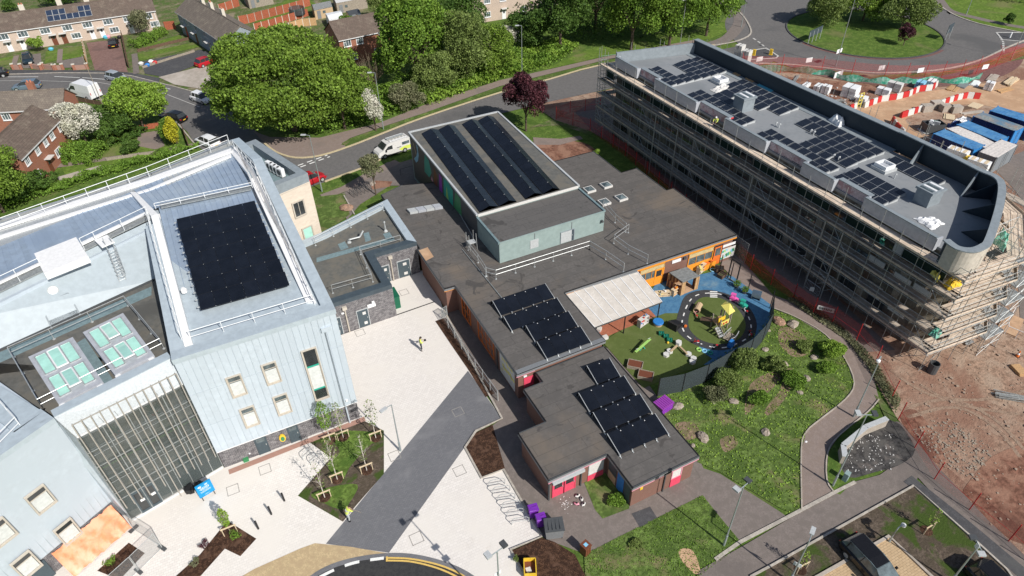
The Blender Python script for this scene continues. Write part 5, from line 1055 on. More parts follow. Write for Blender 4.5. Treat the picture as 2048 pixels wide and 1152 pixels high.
def mesh_fence(label,pts,h,m_post,m_mesh,step=2.0,pr=.035,mesh=True,rails=0,group=None,cat='fence',name='fence',lean=0):
 """pts are 2D places"""
 T=thing(name,label,cat,(*pts[0][:2],0),0,group)
 for a,b_ in zip(pts,pts[1:]):
  q_=along((*a[:2],0),(*b_[:2],0),step)
  for c,d in zip(q_,q_[1:]):
   mb=MB();mb.box(c.x,c.y,0,pr*2,pr*2,h);mb.build('post',m_post,T)
   if mesh:mb=MB();e=(d-c).normalized();nn_=Vector((-e.y,e.x,0))*.006;mb.add([c+nn_+UP*.04,d+nn_+UP*.04,d+nn_+UP*(h-.03),c+nn_+UP*(h-.03),c-nn_+UP*.04,d-nn_+UP*.04,d-nn_+UP*(h-.03),c-nn_+UP*(h-.03)],[(0,1,2,3),(7,6,5,4)]);mb.build('mesh_panel',m_mesh,T)
   for k in range(rails):mb=MB();mb.beam(c+UP*(h*(k+1)/rails-.03),d+UP*(h*(k+1)/rails-.03),.03,.03);mb.build('rail',m_post,T)
 c=Vector((*pts[-1][:2],0));mb=MB();mb.box(c.x,c.y,0,pr*2,pr*2,h);mb.build('post',m_post,T)
 return T
zf=lambda x,y:tuple(at(*zm(820,540,4.431,[(x,y)])[0],0)[:2])
mesh_fence('grey mesh fence leaning between the pale paving and the old school',[zf(330,405),zf(285,430),zf(520,800),zf(780,1160)],1.3,'galv','mesh_grey',1.6,rails=2)
strip('strip_bark',zm(820,540,4.431,[(270,440),(420,660),(560,860),(720,1110)]),1.1,'bark',6)
zp1=lambda x,y:tuple(at(*zm(1190,540,4.267,[(x,y)])[0],0)[:2])
mesh_fence('tall black mesh fence with windbreak sheeting curving round the nursery playground',[zp1(530,1080),zp1(740,1040),zp1(940,960),zp1(1160,830),zp1(1310,740),zp1(1420,620),zp1(1480,520),zp1(1490,370)],2.3,'black','mesh_dark',2.6)
mesh_fence('black mesh fence beside the annexe roof, left of the playground',[(25.95,34.3),(26.2,36.9),zp1(60,640)][:2]+[(26.0,41)],2.3,'black','mesh_dark',2.4)
mesh_fence('black post fence along the path beside the planters',[zp1(1490,330),zp1(1300,190),zp1(1150,90),zp1(1060,20)],2.3,'black','mesh_grey',3.4,mesh=False)
g2=lambda x,y:tuple(at(*zm(1400,430,4.8,[(x,y)])[0],0)[:2])
a,c=g2(265,605),g2(345,660);T=thing('gate','tall black framed gate standing open beside the orange classroom','gate',(*a,0))
for pnt in(a,c):b=MB();b.box(pnt[0],pnt[1],0,.1,.1,2.6);b.build('post','black',T)
for z in(.1,2.5):b=MB();b.beam((*a,z),(*c,z),.08,.08);b.build('rail','galv_dull' if z<1 else 'black',T)
b=MB();b.box(a[0]+.05,a[1],1.1,.12,.12,.2);b.build('lock','grey',T)
# ==================== BUILDING UNDER CONSTRUCTION (right) ====================
ZN=10.5
mat('wall_olive',(.19,.17,.135),.9,.12,.8,c2=(.1,.09,.075));mat('net_dark',(.012,.03,.022),.9,.2,2);mat('curved_cream',(.5,.46,.4),.7,.06,.8)
plain('navy_shaded',(.022,.036,.05),.6);NB=thing('unfinished_building','long three storey building under construction with grey flat roof, wrapped in scaffolding','building',(58,45,0))  # darker navy: shade on the parapet and screen faces put into the colour
fx,fy0,fy1=52.2,23.2,72.6;bx=63.6
p_fr=at(1247,123,11.5)
endc=[]
foot=[(fx,fy1),(fx,fy0)]
outer_px=[(1903,505),(1930,508),(1958,502),(1976,492),(1985,475),(1996,430),(2008,382),(2005,370),(1985,355),(1960,343)]
ot=smooth([tuple(at(x,y,12.3)[:2])for x,y in outer_px],4)
rear=[tuple(at(x,y,12.3)[:2])for x,y in((1900,316),(1803,273))]
bwall=[(fx,fy1),(fx,27.0),(fx,23.6)]+ot[4:]+rear+[(bx-.5,40),(bx-.2,fy1-2.8)]
b=MB();b.prism([(fx,73.0),(fx,24.6),(53.5,23.0),(61.5,26.6),(63.2,30),(bx,40),(bx,70.6)],0,ZN-.25);b.build('wall','wall_olive',NB)
roofpoly=[(fx,73.0),(fx,24.6),(52.8,23.2)]+ot[6:]+[(bx-.6,40),(bx-.4,70.8)]
b=MB();b.prism(roofpoly,ZN-.25,ZN);b.build('roof','membrane_light',NB)
for k in range(3):
 z=.6+k*3.4
 for i in range(15):
  y=71.8-i*3.25
  if y<27:break
  window(NB,(fx,y),(fx,y-3),.45,z+.5,1.9,1.7,'grey_dark','glass',2,0,.05)
  b=MB();b.obox((fx-.01,y-2.5,z-.4),(0,-1,0),UP,(-1,0,0),.65,3.1,.04);b.build('facade_panel',['timber_grey','timber_dark','wall_olive'][(i*2+k)%3],NB)
for k,(y,z)in enumerate(((27.5,5.0),(30.3,5.1),(25.5,5.1),(26.8,2.4),(29.6,2.6),(28.5,8.0))):
 b=MB();b.obox((fx-.08,y,z),(0,-1,0),UP,(-1,0,0),1.7,1.3,.08);b.build('insulation_board','white_dirty',NB)
for k in range(3):
 z=.5+k*3.4
 for i in range(3):
  a=Vector((54.5+i*2.6,23.4+i*1.3,0));
  window(NB,(53.5,22.95),(61.5,26.55),.6+i*2.7,z+.6,1.6,1.7,'grey_dark','glass',2,0,.06)
segs=[((1247,123),(1275,138),0),((1275,138),(1313,158),1),((1313,158),(1393,205),0),((1393,205),(1450,238),1),((1450,238),(1530,285),0),((1530,285),(1610,325),1),((1610,325),(1665,362),0),((1665,362),(1735,395),1),((1735,395),(1893,478),0)]
yy=[at(a[0],a[1],11.4).y for a,c,k in segs]+[25.2];yy[0]=73.0
for i,(a,c,k)in enumerate(segs):
 y0,y1=yy[i],yy[i+1]
 b=MB();xo=52.35 if k else 51.7
 b.box(xo+.12,(y0+y1)/2,ZN-.3,.24,abs(y0-y1)-.02,1.25 if not k else 1.15);b.build('parapet','parapet_white' if not k else 'membrane_pink',NB)
 b=MB();b.box(xo+.12+(.15 if k else 0),(y0+y1)/2,ZN+(.95 if not k else .85),.36 if not k else .6,abs(y0-y1),.08);b.build('parapet_cap','parapet_grey',NB)
 if not k:
  for yq in(y0,y1):b=MB();b.box(52.1,yq,ZN-.3,.75,.14,1.2);b.build('parapet_return','parapet_white',NB)
e0=(52.0,73.3);e1=(bx,71.0)
b=MB();b.ribbon([e0,e1],.35,ZN-.3,ZN+1.35);b.build('parapet','parapet_grey',NB)
b=MB();b.ribbon([(bx-.15,71.2),(bx+.35,38.3)],.55,ZN-.3,ZN+1.75);b.build('parapet','navy_shaded',NB)
b=MB();b.ribbon([(bx-.15,71.2),(bx+.35,38.3)],.75,ZN+1.75,ZN+1.84);b.build('parapet_cap','parapet_grey',NB)
b=MB();b.ribbon([(bx-1.1,71),(bx-.6,38.5)],1.1,ZN+.01,ZN+.05);b.build('roof_edge_strip','haul_road' if False else 'parapet_grey',NB)
top=[tuple(at(1803,262,12.6)[:2]),tuple(at(1905,310,12.6)[:2])]+[tuple(at(x,y,12.6)[:2])for x,y in((1960,338),(1992,352),(2004,368),(2002,400),(1992,440),(1978,480),(1968,491),(1945,499),(1915,494),(1893,478))]
tp=smooth(top,4)
b=MB()
inward=Vector((57,33))
bot=[]
for x,y in tp:
 d=(inward-Vector((x,y))).normalized()*.0;bot.append((x+d.x,y+d.y))
for i in range(len(tp)-1):
 b.add([(*tp[i],12.5),(*tp[i+1],12.5),(*bot[i+1],ZN-.1),(*bot[i],ZN-.1)],[(0,1,2,3)])
b.build('screen_wall','navy_shaded',NB)
b=MB();b.ribbon(tp,.62,12.48,12.58,-.0);b.build('screen_cap','parapet_grey',NB)
b=MB()
for i in range(len(tp)-1):
 d=lambda p:Vector(p)+(Vector(p)-inward).normalized()*.35
 a_,c_=d(tp[i]),d(tp[i+1]);b.add([(*a_,12.48),(*c_,12.48),(*c_,ZN-.1),(*a_,ZN-.1)],[(0,1,2,3)])
b.build('screen_outer_face','curved_cream',NB)
L_=len(tp)
for k in(2,8,14,20,25,30,35):
 if k>=L_:break
 a_=Vector((*tp[k],12.3));d=Vector(((inward.x-a_.x),(inward.y-a_.y),0)).normalized()
 if k<12:d=Vector((-1,-.25,0)).normalized()
 b=MB();n_=Vector((-d.y,d.x,0))*.06;f_=a_+d*2.3;f_.z=ZN
 b.add([a_+n_,a_-n_,Vector((*(a_-n_)[:2],ZN)),Vector((*(a_+n_)[:2],ZN)),f_-n_,f_+n_],[(0,1,4,5),(0,5,3),(1,2,4)]);b.build('screen_rib','parapet_grey' if k<14 else 'navy_shaded',NB)
n5=lambda x,y,z:at(*zm(1400,60,5.76,[(x,y)])[0],z)
n3=lambda x,y,z:at(*zm(1728,230,4.8,[(x,y)])[0],z)
def plantbox(c,sx,sy,h,lab,m_='navy_shaded',top_='glass_sky'):
 t=thing('roof_plant_box',lab,'roof vent',(c[0],c[1],ZN),R(0));b=MB();b.box(0,0,0,sx,sy,h);b.build('casing','parapet_grey',t,world=False)
 b=MB();b.box(0,0,h,sx+.25,sy+.25,.22);b.build('cap','parapet_grey',t,world=False)
 for i in range(4):b=MB();b.box(-sx/2+sx*(i+.5)/4,0,h+.22,sx/4*.6,sy*.85,.04);b.build('louvre','white' if i%2 else 'glass_sky',t,world=False)
 return t
c=(n3(610,918,ZN)+n3(740,860,ZN))/2;plantbox((c.x+.1,c.y+1.0),1.7,1.5,1.35,'grey ventilation box with louvred cap near the curved end of the roof')
c=n5(520,960,ZN);plantbox((c.x+.5,c.y+1.0),1.7,1.6,1.5,'dark ventilation box standing among the solar panels in the middle of the roof')
for(x,y),lab in(((230,605),'white kerbed skylight beside loose sheets at the far part of the roof'),):
 c=n5(x,y,ZN)
 sk=[(c,lab)]
c2=n3(185,520,ZN);sk.append((c2,'white kerbed skylight near the curved end of the roof'))
for c,lab in sk:
 t=thing('skylight',lab,'skylight',(c.x,c.y,ZN),0,'kerbed skylights');b=MB();b.box(0,0,0,1.7,1.7,.3);b.build('base','grey_light',t,world=False)
 b=MB()
 for a in range(4):ang=a*PI/2;b.box(.62*math.cos(ang),.62*math.sin(ang),.3,.14 if a%2==0 else 1.1,1.38 if a%2==0 else .14,.35)
 b.build('frame','white',t,world=False);b=MB();b.box(0,0,.32,1.1,1.1,.08);b.build('pane','parapet_white',t,world=False)
for i,(x,y)in enumerate(((180,540),(870,1110))):
 c=n5(x,y,ZN)
for nm,pts in(('a',[(340,350),(372,365)]),('b',[(672,420),(703,435)]),('c',[(890,660),(938,682)]),('d',[(1480,850)])):
 for j,pt in enumerate(pts):
  c=at(*zm(1480,180,4.8,[pt])[0],ZN);b=MB();b.tube(c,c+UP*.45,.06,6);b.tube(c+UP*.45,c+UP*.45+Vector((.18,0,0)),.06,6);b.tube(c+UP*.45+Vector((.18,0,0)),c+UP*.3+Vector((.18,0,0)),.06,6)
  tag(b.build('cable_swan_neck','grey_light'),('left one, ','right one, ')[j]+{'a':'grey swan neck pipe on the bare roof beside the middle solar rows','b':'grey swan neck pipe left of the largest solar array','c':'grey swan neck pipe at the near end of the largest solar array','d':'single grey swan neck pipe beyond the skylight'}[nm],'roof pipe','swan neck pipes on the new roof')
Z1=lambda L:zm(1180,80,4.8,L);Z2=lambda L:zm(1480,180,4.8,L);Z3_=lambda L:zm(1728,230,4.8,L);Z5=lambda L:zm(1400,60,5.76,L)
arr={'solar array at the far end of the new roof, furthest from the camera':[Z1([(1030,158),(1310,295)]),Z1([(955,178),(1235,318)]),Z1([(890,197),(1158,340)]),Z1([(968,303),(1080,358)]),Z1([(888,323),(1000,378)])],'small solar array behind the first white parapet at the far end of the new roof':[Z1([(650,248),(918,398)]),Z1([(570,270),(835,418)])],'solar array around the dark ventilation box on the new roof':[Z5([(490,562),(1140,888)]),Z5([(395,588),(1045,925)]),Z5([(400,665),(805,870)]),Z5([(325,690),(440,750)]),Z5([(225,722),(420,822)]),Z1([(1060,472),(1588,768)]),Z1([(990,495),(1510,798)])],'largest solar array in the middle of the new roof':[Z2([(715,245),(1390,590)]),Z2([(630,270),(1305,620)]),Z2([(800,425),(1222,650)]),Z2([(720,450),(1135,690)]),Z2([(625,478),(900,630)])],'two row solar array behind the middle stretch of front parapet':[Z2([(295,367),(955,745)]),Z2([(210,392),(865,775)])],'solar array in front of the white skylight near the curved end':[[Z2([(1140,742)])[0],Z3_([(410,745)])[0]],[Z2([(1055,772)])[0],Z3_([(330,800)])[0]],[Z2([(975,800)])[0],Z3_([(235,835)])[0]]],'single row of seven solar panels beside the tall curved screen':[Z3_([(300,395),(785,632)])]}
pmn=panel_mesh('solar_panel',1.10,1.62,'pv_cells','pv_line',.03,.03)
wedge=MB();wedge.add([(0,0,0),(1.62,0,0),(1.62,0,.3),(0,0,.04)],[(0,1,2,3)]);wedge.add([(0,.02,0),(1.62,.02,0),(1.62,.02,.3),(0,.02,.04)],[(3,2,1,0)])
wme=wedge.build('end_plate','grey_light').data;bpy.data.objects.remove(bpy.data.objects['end_plate'])
for lab,cols_ in arr.items():
 s0=at(*cols_[0][0],ZN);T=thing('solar_array',lab,'solar panels',(s0.x,s0.y,ZN),0,'solar arrays on the new roof')
 xr=s0.x;prev=None
 for c_ in cols_:
  a=at(*c_[0],ZN+.35);e=at(*c_[1],ZN+.35);n_=max(1,round((a-e).length/1.16));st=(a-e).length/n_
  xm=(a.x+e.x)/2
  for k in range(n_):
   y=a.y-(k+1)*st;x=a.x+(e.x-a.x)*(k+.5)/n_
   o=inst('solar_panel',pmn,T,(x-1.6-s0.x,y+.03+1.10-s0.y,.08),(0,0,0))
   o.rotation_euler=Matrix(((0,math.cos(.165),-math.sin(.165)),(-1,0,0),(0,math.sin(.165),math.cos(.165)))).to_euler()
  inst('end_plate',wme,T,(e.x-1.6-s0.x,a.y-n_*st-s0.y+.0,.02))
  b=MB();b.obox((a.x,a.y,ZN+.02),Vector((e.x-a.x,-(a-e).length,0)).normalized(),UP,(1,0,0),(a-e).length,.3,.02);b.build('wind_deflector','grey_light',T)
def crumple(name,label,cat,pts,z,h,m_,seed=1,n=9,cover=True):
 """rumpled sheet or heap over a pixel quad"""
 rg=random.Random(seed);q4=[at(x,y,z)for x,y in pts];b=MB();vs=[]
 for i in range(n+1):
  for j in range(n+1):
   p=(q4[0].lerp(q4[1],i/n)).lerp(q4[3].lerp(q4[2],i/n),j/n);edge=min(i,j,n-i,n-j)
   vs.append(p+Vector((rg.uniform(-.08,.08),rg.uniform(-.08,.08),(.02 if edge==0 else h*rg.uniform(.35,1)*min(1,edge*.7)))))
 b.add(vs,[(i*(n+1)+j,(i+1)*(n+1)+j,(i+1)*(n+1)+j+1,i*(n+1)+j+1)for i in range(n)for j in range(n)])
 return tag(b.build(name,m_),label,cat)
crumple('dust_sheet','crumpled white sheet lying on the grey roof near the curved screen','sheet',Z3_([(470,990),(660,985),(775,1045),(650,1110)]),ZN+.02,.35,'tarp_white',3)
crumple('wrapped_bags','heap of white wrapping and bags against the dark rear parapet','wrapping',Z2([(845,290),(960,255),(1010,330),(950,365)]),ZN+.02,.9,'tarp_white',5)
crumple('insulation_scrap','white insulation offcuts beside the far skylight','offcuts',Z5([(110,690),(290,620),(350,660),(190,730)]),ZN+.02,.4,'white_dirty',6)
for pts,m_,lb in((Z5([(515,565),(545,540),(645,590),(600,610)]),'timber','orange plywood sheets lying on the roof by the rear parapet'),(Z5([(370,505),(440,485),(490,515),(440,540)]),'timber','plywood offcut lying flat nearer the far end of the roof'),(Z5([(655,640),(690,620),(855,700),(815,720)]),'cyan','long bright blue insulation sheet on the roof by the rear parapet')):
 b=MB();b.prism([tuple(at(x,y,ZN)[:2])for x,y in pts],ZN+.01,ZN+.1);tag(b.build('board_stack',m_),lb,'boards')
c=n5(352,1040,ZN);b=MB();b.lathe(c.x,c.y,[(.3,ZN),(.35,ZN+.3),(.1,ZN+.4)],8,1.3,.8);tag(b.build('tool_bag','red'),'red bag lying on the roof edge beside the solar panels','bag')
# ---------------- scaffold ----------------
SC=thing('scaffold','tube and board scaffold with five lifts along the long front of the unfinished building','scaffold',(50.4,48,0))
SX0,SX1=50.45,51.65
ys=[75.0-i*2.07 for i in range(27)];ys[-1]=21.2
def cyl_mesh(name,L,r,m_,n=5):
 b=MB();b.tube((0,0,0),(0,0,L),r,n);me=bpy.data.meshes.new(name);me.from_pydata(b.v,[],b.f);me.materials.append(M(m_));return me
std=cyl_mesh('standard',11.4,.03,'scaffold_tube');std2=cyl_mesh('standard',12.3,.03,'scaffold_tube');stdi=cyl_mesh('standard',10.1,.03,'scaffold_tube')
o0=Vector((50.4,48,0))
rg=random.Random(4)
for i,y in enumerate(ys):
 inst('standard',[std,std2,std][i%3]if i%4 else std2,SC,Vector((SX0,y,0))-o0,(0,0,0));inst('standard',stdi,SC,Vector((SX1,y,0))-o0)
lifts=[2,4,6,8,10]
for z in lifts:
 for k,(x,dz,m_)in enumerate(((SX0,-.12,'scaffold_tube'),(SX1,-.12,'scaffold_tube'),(SX0-.04,.55,'scaffold_tube'),(SX0-.04,1.05,'scaffold_tube'))):
  b=MB();b.tube((x,75.2,z+dz),(x,21.0,z+dz),.026,5);b.build('ledger',m_,SC)
 for i,y in enumerate(ys):b=MB();b.tube((SX0-.15,y+.08,z-.06),(SX1+.15,y+.08,z-.06),.024,4);b.build('transom','scaffold_tube',SC)
bd=MB();bd.box(0,0,0,.235,2.05,.04);bme=bd.build('deck_board','plank').data;bpy.data.objects.remove(bpy.data.objects['deck_board'])
bme2=bme.copy();bme2.materials[0]=M('plank_old')
for z in lifts:
 for i in range(26):
  yc=(ys[i]+ys[i+1])/2
  if z==10:
   for k in range(5):inst('deck_board',bme,SC,Vector((SX0+.13+k*.245,yc,z+(k%2)*.008))-o0)
  else:
   b=MB()
   for k in range(5):b.box(SX0+.13+k*.245,yc,z+(k%2)*.01,.235,2.05,.04)
   b.build('deck_bay','plank_old',SC)
 b=MB();b.box(SX0-.03,48.1,z+.04,.035,53.8,.2);b.build('toe_board','plank' if z==10 else 'plank_old',SC)
for i in range(0,26,5):
 for j,z in enumerate((0,2,4,6)):
  b=MB();y0=ys[i+(j%2)];y1=ys[i+1-(j%2)];b.tube((SX0-.05,y0,z),(SX0-.05,y1,z+2),.024,4);b.build('brace','scaffold_tube',SC)
for y,z in((68.0,3),(47,5),(39,4),(36,2.5)):
 b=MB()
 for q_ in range(7):a0=Vector((SX0-.1-rg.uniform(0,.4),y-q_*.7,z+rg.uniform(-.6,.8)));b.tube(a0,a0+Vector((rg.uniform(-.3,.3),rg.uniform(-.9,.9),rg.uniform(-.8,.8))),.022,4)
 b.build('brace_cluster','scaffold_tube',SC)
for y in(61.5,57.2,44.5,34.6,32.5):b=MB();b.tube((SX0-.15,y,0),(SX0-.12,y,8.2),.06,6);b.build('ladder_beam','scaffold_tube',SC)
for i in range(26):
 if i%3!=1:b=MB();b.poly([(SX1+.1,ys[i],8.1),(SX1+.1,ys[i+1],8.1),(SX1+.1,ys[i+1],9.9),(SX1+.1,ys[i],9.9)]);b.build('debris_netting','net_dark',SC)
EP=[Vector((50.4,21.2,0)),Vector((57.5,20.6,0)),Vector((64.0,25.0,0)),Vector((67.6,32.5,0)),Vector((67.8,40.5,0))]
EI=[Vector((51.6,22.6,0)),Vector((57.2,22.2,0)),Vector((62.6,26.1,0)),Vector((65.6,33.2,0)),Vector((66.0,40.5,0))]
SE=thing('scaffold','sunlit scaffold wrapping the rounded near end of the unfinished building','scaffold',(58,21,0));o1=Vector((58,21,0))
for k in range(4):
 n_=max(2,round((EP[k+1]-EP[k]).length/2.0))
 for j in range(n_):
  a=EP[k].lerp(EP[k+1],j/n_);c=EP[k].lerp(EP[k+1],(j+1)/n_);ai=EI[k].lerp(EI[k+1],j/n_);ci=EI[k].lerp(EI[k+1],(j+1)/n_)
  if k or j:inst('standard',std2 if j%2 else std,SE,a-o1)
  inst('standard',stdi,SE,ai-o1)
  for z in lifts:
   for t_ in range(5):
    q0=a.lerp(ai,t_/5+.01);q1=c.lerp(ci,t_/5+.01);q2=c.lerp(ci,(t_+1)/5-.01);q3=a.lerp(ai,(t_+1)/5-.01)
    if rg.random()<.93:
     mb=MB();mb.prism([tuple(v[:2])for v in(q0,q1,q2,q3)],z+.0,z+.04);mb.build('deck_board','plank',SE)
   mb=MB();
   for dz in(-.1,.55,1.05):mb.tube(a+UP*(z+dz),c+UP*(z+dz),.026,4)
   mb.tube(a+UP*(z-.05),ai+UP*(z-.05),.024,4);mb.build('ledger','scaffold_tube',SE)
   mb=MB();mb.beam(a+UP*(z+.12),c+UP*(z+.12),.035,.2);mb.build('toe_board','plank',SE)
  mb=MB();z=(j*2+k*2)%8;mb.tube(a+UP*z,c+UP*(z+2),.024,4);mb.build('brace','scaffold_tube',SE)
SF=thing('scaffold','scaffold with green edge rails along the far end of the unfinished building beside the road','scaffold',(57,74.6,0))
for j in range(7):
 a=Vector((50.8+j*2.1,75.0-j*.4,0));c=a+Vector((2.1,-.4,0))
 for q_ in(a,a+Vector((-.2,-1.1,0))):b=MB();b.tube(q_,q_+UP*(11.6 if j%2 else 12.4),.03,5);b.build('standard','scaffold_tube',SF)
 if j<6:
  for z in lifts:
   b=MB();b.prism([tuple(v[:2])for v in(a,c,c+Vector((-.2,-1.1,0)),a+Vector((-.2,-1.1,0)))],z,z+.04);b.build('deck_bay','plank' if z==10 else 'plank_old',SF)
   b=MB();
   for dz in(.55,1.05):b.tube(a+UP*(z+dz),c+UP*(z+dz),.028,4)
   b.build('guard_rail','scaffold_green' if z==10 else 'scaffold_tube',SF)
tc=at(1951,712);ST=thing('scaffold_stair_tower','galvanised scaffold stair tower at the near corner of the unfinished building','stair tower',(tc.x,tc.y,0))
t0=Vector((tc.x,tc.y,0));sxv=Vector((2.6,.0,0));syv=Vector((.5,3.6,0))
cor=[t0,t0+sxv,t0+sxv+syv,t0+syv];mids=[t0+sxv*.5,t0+sxv*.5+syv,t0+syv*.5,t0+sxv+syv*.5]
for p in cor+mids:b=MB();b.tube(p,p+UP*12.2,.03,5);b.build('standard','galv',ST)
for z in range(1,13):
 b=MB()
 for a,c in zip(range(4),(1,2,3,0)):b.tube(cor[a]+UP*z,cor[c]+UP*z,.025,4)
 b.build('ledger','galv',ST)
 if z%2==0 and z<=10:
  b=MB();b.prism([tuple(v[:2])for v in(t0,t0+sxv,t0+sxv+syv*.3,t0+syv*.3)],z,z+.05);b.build('landing','galv_dull',ST)
  b=MB();b.prism([tuple(v[:2])for v in(t0+syv*.75,t0+sxv+syv*.75,t0+sxv+syv,t0+syv)],z-1,z-.95);b.build('landing','galv_dull',ST)
  for w_,(zA,zB)in enumerate(((z-2,z-1),(z-1,z))):
   sA,sB=(.28,.76)if w_==0 else(.76,.28)
   for k in range(6):
    v=sA+(sB-sA)*(k+.5)/6;zz_=zA+(zB-zA)*(k+1)/6;p=t0+syv*v+sxv*(.08 if w_==0 else .55);b=MB();b.obox(p+UP*zz_,sxv.normalized(),syv.normalized(),UP,1.0,.28,.03);b.build('tread','galv',ST)
  for a,c in((0,1),(1,2),(3,0)):b=MB();b.tube(cor[a]+UP*(z-2),cor[c]+UP*z,.022,4);b.build('brace','galv',ST)
(crumple('netting_bundle','green netting bundled on the top boards at the near end of the scaffold','netting',[(1985,485),(2003,462),(2016,480),(2008,505)],10.1,.8,'mesh_green',8))
crumple('netting','dark green netting heaped on a low scaffold lift near the corner','netting',[(1856,668),(1872,655),(1885,668),(1872,680)],4.1,.5,'mesh_green',9)
crumple('yellow_sheet','yellow plastic sheet heaped on the second highest lift at the corner','sheet',[(1885,570),(1905,555),(1925,570),(1900,582)],8.2,.7,'yellow',12)
crumple('insulation_pack','yellow insulation pack hung on the dark scaffold lift near the corner','insulation',[(1860,548),(1868,540),(1883,552),(1875,566)],8.3,.6,'yellow_pale',13)
crumple('green_jacket','pale green tarpaulin hanging inside the scaffold lift','tarpaulin',[(1762,470),(1770,478),(1768,496),(1758,488)],8.6,.3,'mesh_green',14)
# ==================== HOUSES ====================
def house(label,P0,P1,depth,he,hr,wm='pebbledash',rm='roof_tile',nwin=5,chim=(),over=.3,doors=(),gfw=(),ufw=(),cat='houses',name='terraced_house',pv=None,wf='white',hip=0,chm='brick_pale',wh=1.1):
 """P0->P1 front wall foot (outside on the right hand), local x along it, y to the back"""
 P0=Vector((*P0[:2],0));P1=Vector((*P1[:2],0));u=(P1-P0);L=u.length;rz=math.atan2(u.y,u.x)
 T=thing(name,label,cat,P0,rz)
 b=MB();b.prism([(0,0),(L,0),(L,depth),(0,depth)],0,he)
 b.add([(0,0,he),(0,depth,he),(0,depth/2,hr-.1)],[(0,2,1)]);b.add([(L,0,he),(L,depth,he),(L,depth/2,hr-.1)],[(0,1,2)]);b.build('wall',wm,T,world=False)
 s=hr-he;sl=math.hypot(depth/2,s);e=over
 for sd in(0,1):
  b=MB();n_=sl*(1+e/(depth/2));b.box(L/2,n_/2,0,L+.3,n_,.12)
  o=b.build('roof',rm,T,world=False)
  ang=math.atan2(s,depth/2)
  if sd==0:o.location=(0,-e,he-e*s/(depth/2));o.rotation_euler=(ang,0,0)
  else:o.location=(L,depth+e,he-e*s/(depth/2));o.rotation_euler=(ang,0,PI)
 b=MB();b.tube((-.15,depth/2,hr+.1),(L+.15,depth/2,hr+.1),.14,6);b.build('ridge_tiles',rm,T,world=False)
 b=MB();b.box(L/2,-e,he-.22,L+.3,.12,.14);b.build('gutter','white',T,world=False)
 b=MB();b.box(L-.25,-.06,0,.09,.09,he-.1);b.build('downpipe','white',T,world=False)
 for x in chim:
  b=MB();b.box(x,depth/2+.3,hr-.7,.9,.55,1.9);c=b.build('chimney',chm,T,world=False)
  for k in(-.22,.22):b=MB();b.lathe(x+k,depth/2+.3,[(.12,hr+1.2),(.1,hr+1.5)],7);b.build('chimney_pot','terracotta',c,world=False)
 p0,p1=(0,0),(L,0)
 def win(x,z,w_,h,mm=3):
  b=MB();o=Vector((x,0,z));X=Vector((1,0,0));N=Vector((0,-1,0))
  for a,c,ww,hh in((0,0,w_,.1),(0,h-.1,w_,.1),(0,.1,.1,h-.2),(w_-.1,.1,.1,h-.2)):b.obox(o+X*a+UP*c,X,UP,N,ww,hh,.08)
  for k in range(1,mm):b.obox(o+X*(w_*k/mm-.03)+UP*.1,X,UP,N,.06,h-.2,.06)
  b.obox(o+X*.1+UP*(h*.68),X,UP,N,w_*.3,.06,.06);f=b.build('window',wf,T,world=False)
  b=MB();b.obox(o+X*.1+UP*.1,X,UP,N,w_-.2,h-.2,.02);b.build('pane','glass_sky',f,world=False)
  b=MB();b.obox(o+X*(-.05)-UP*.07,X,UP,N,w_+.1,.07,.12);b.build('sill',wf,f,world=False)
 for x,w_ in ufw:win(x*L,he-.35-wh,w_,wh)
 for x,w_ in gfw:win(x*L,.65 if he<4 else .9,w_,wh)
 for x,m_ in doors:
  x*=L;b=MB();b.box(x,-.03,.05,.85,.08,1.85 if he<4 else 2.0);d=b.build('door',m_,T,world=False)
  b=MB();b.box(x,-.08,1.2,.35,.02,.5);b.build('pane','glass',d,world=False);b=MB();b.box(x,-.4,2.0 if he<4 else 2.15,1.3,.8,.1);b.build('door_canopy','white_dirty',d,world=False)
 if pv:
  for(c,r_)in pv:
   ang=math.atan2(s,depth/2);b=MB();x=c;y=r_;b.box(0,0,0,1.0,1.5 if False else .98*1.25,.06)
   o=b.build('solar_panel','pv_blue',T,world=False);dd_=y;o.location=(x,dd_*math.cos(ang),he+dd_*math.sin(ang)+.14);o.rotation_euler=(ang,0,0)
   b=MB();b.box(0,0,-.01,1.08,1.32,.03);f=b.build('panel_frame','grey_light',o,world=False)
 return T
hs=lambda x,y,z=0:at(*(x/5.76,y/5.76),z)
tf0,tf1=hs(-350,672),hs(1856,335)
LT=(tf1-tf0).length
fr_=lambda x,y:((Vector((*at(x/5.76,y/5.76,2.6)[:2],0))-Vector((*tf0[:2],0))).dot((Vector((*tf1[:2],0))-Vector((*tf0[:2],0))).normalized()))/LT
ufr=[(fr_(x,y),1.75)for x,y in((-230,420),(0,400),(220,370),(475,335),(725,305),(955,270),(1190,240),(1420,210),(1645,185))]
gfr=[(fr_(x,y),1.7)for x,y in((290,500),(780,440),(1240,375),(1730,310))]
dfr=[(fr_(x,y),m_)for x,y,m_ in((30,560,'white'),(185,560,'white'),(570,500,'brown'),(690,490,'brown'),(1030,440,'white'),(1150,425,'white'),(1500,360,'white'))]
r_d=7.0
T=house('long cream pebbledashed terrace with white windows and blue solar panels on its roof',tf0,tf1,r_d,3.75,5.9,nwin=5,chim=[LT*f for f in(.16,.33,.52,.66,.86)],ufw=ufr,gfw=gfr,doors=dfr,chm='stone_cap',pv=[(LT*(.5+.0)+k*1.1-1.5,1.3)for k in range(7)]+[(LT*.5+k*1.1-1.5,2.7)for k in(0,1,2,5,6)])
q2=lambda x,y,z=0:at(330+x/4.763,y/4.763,z)
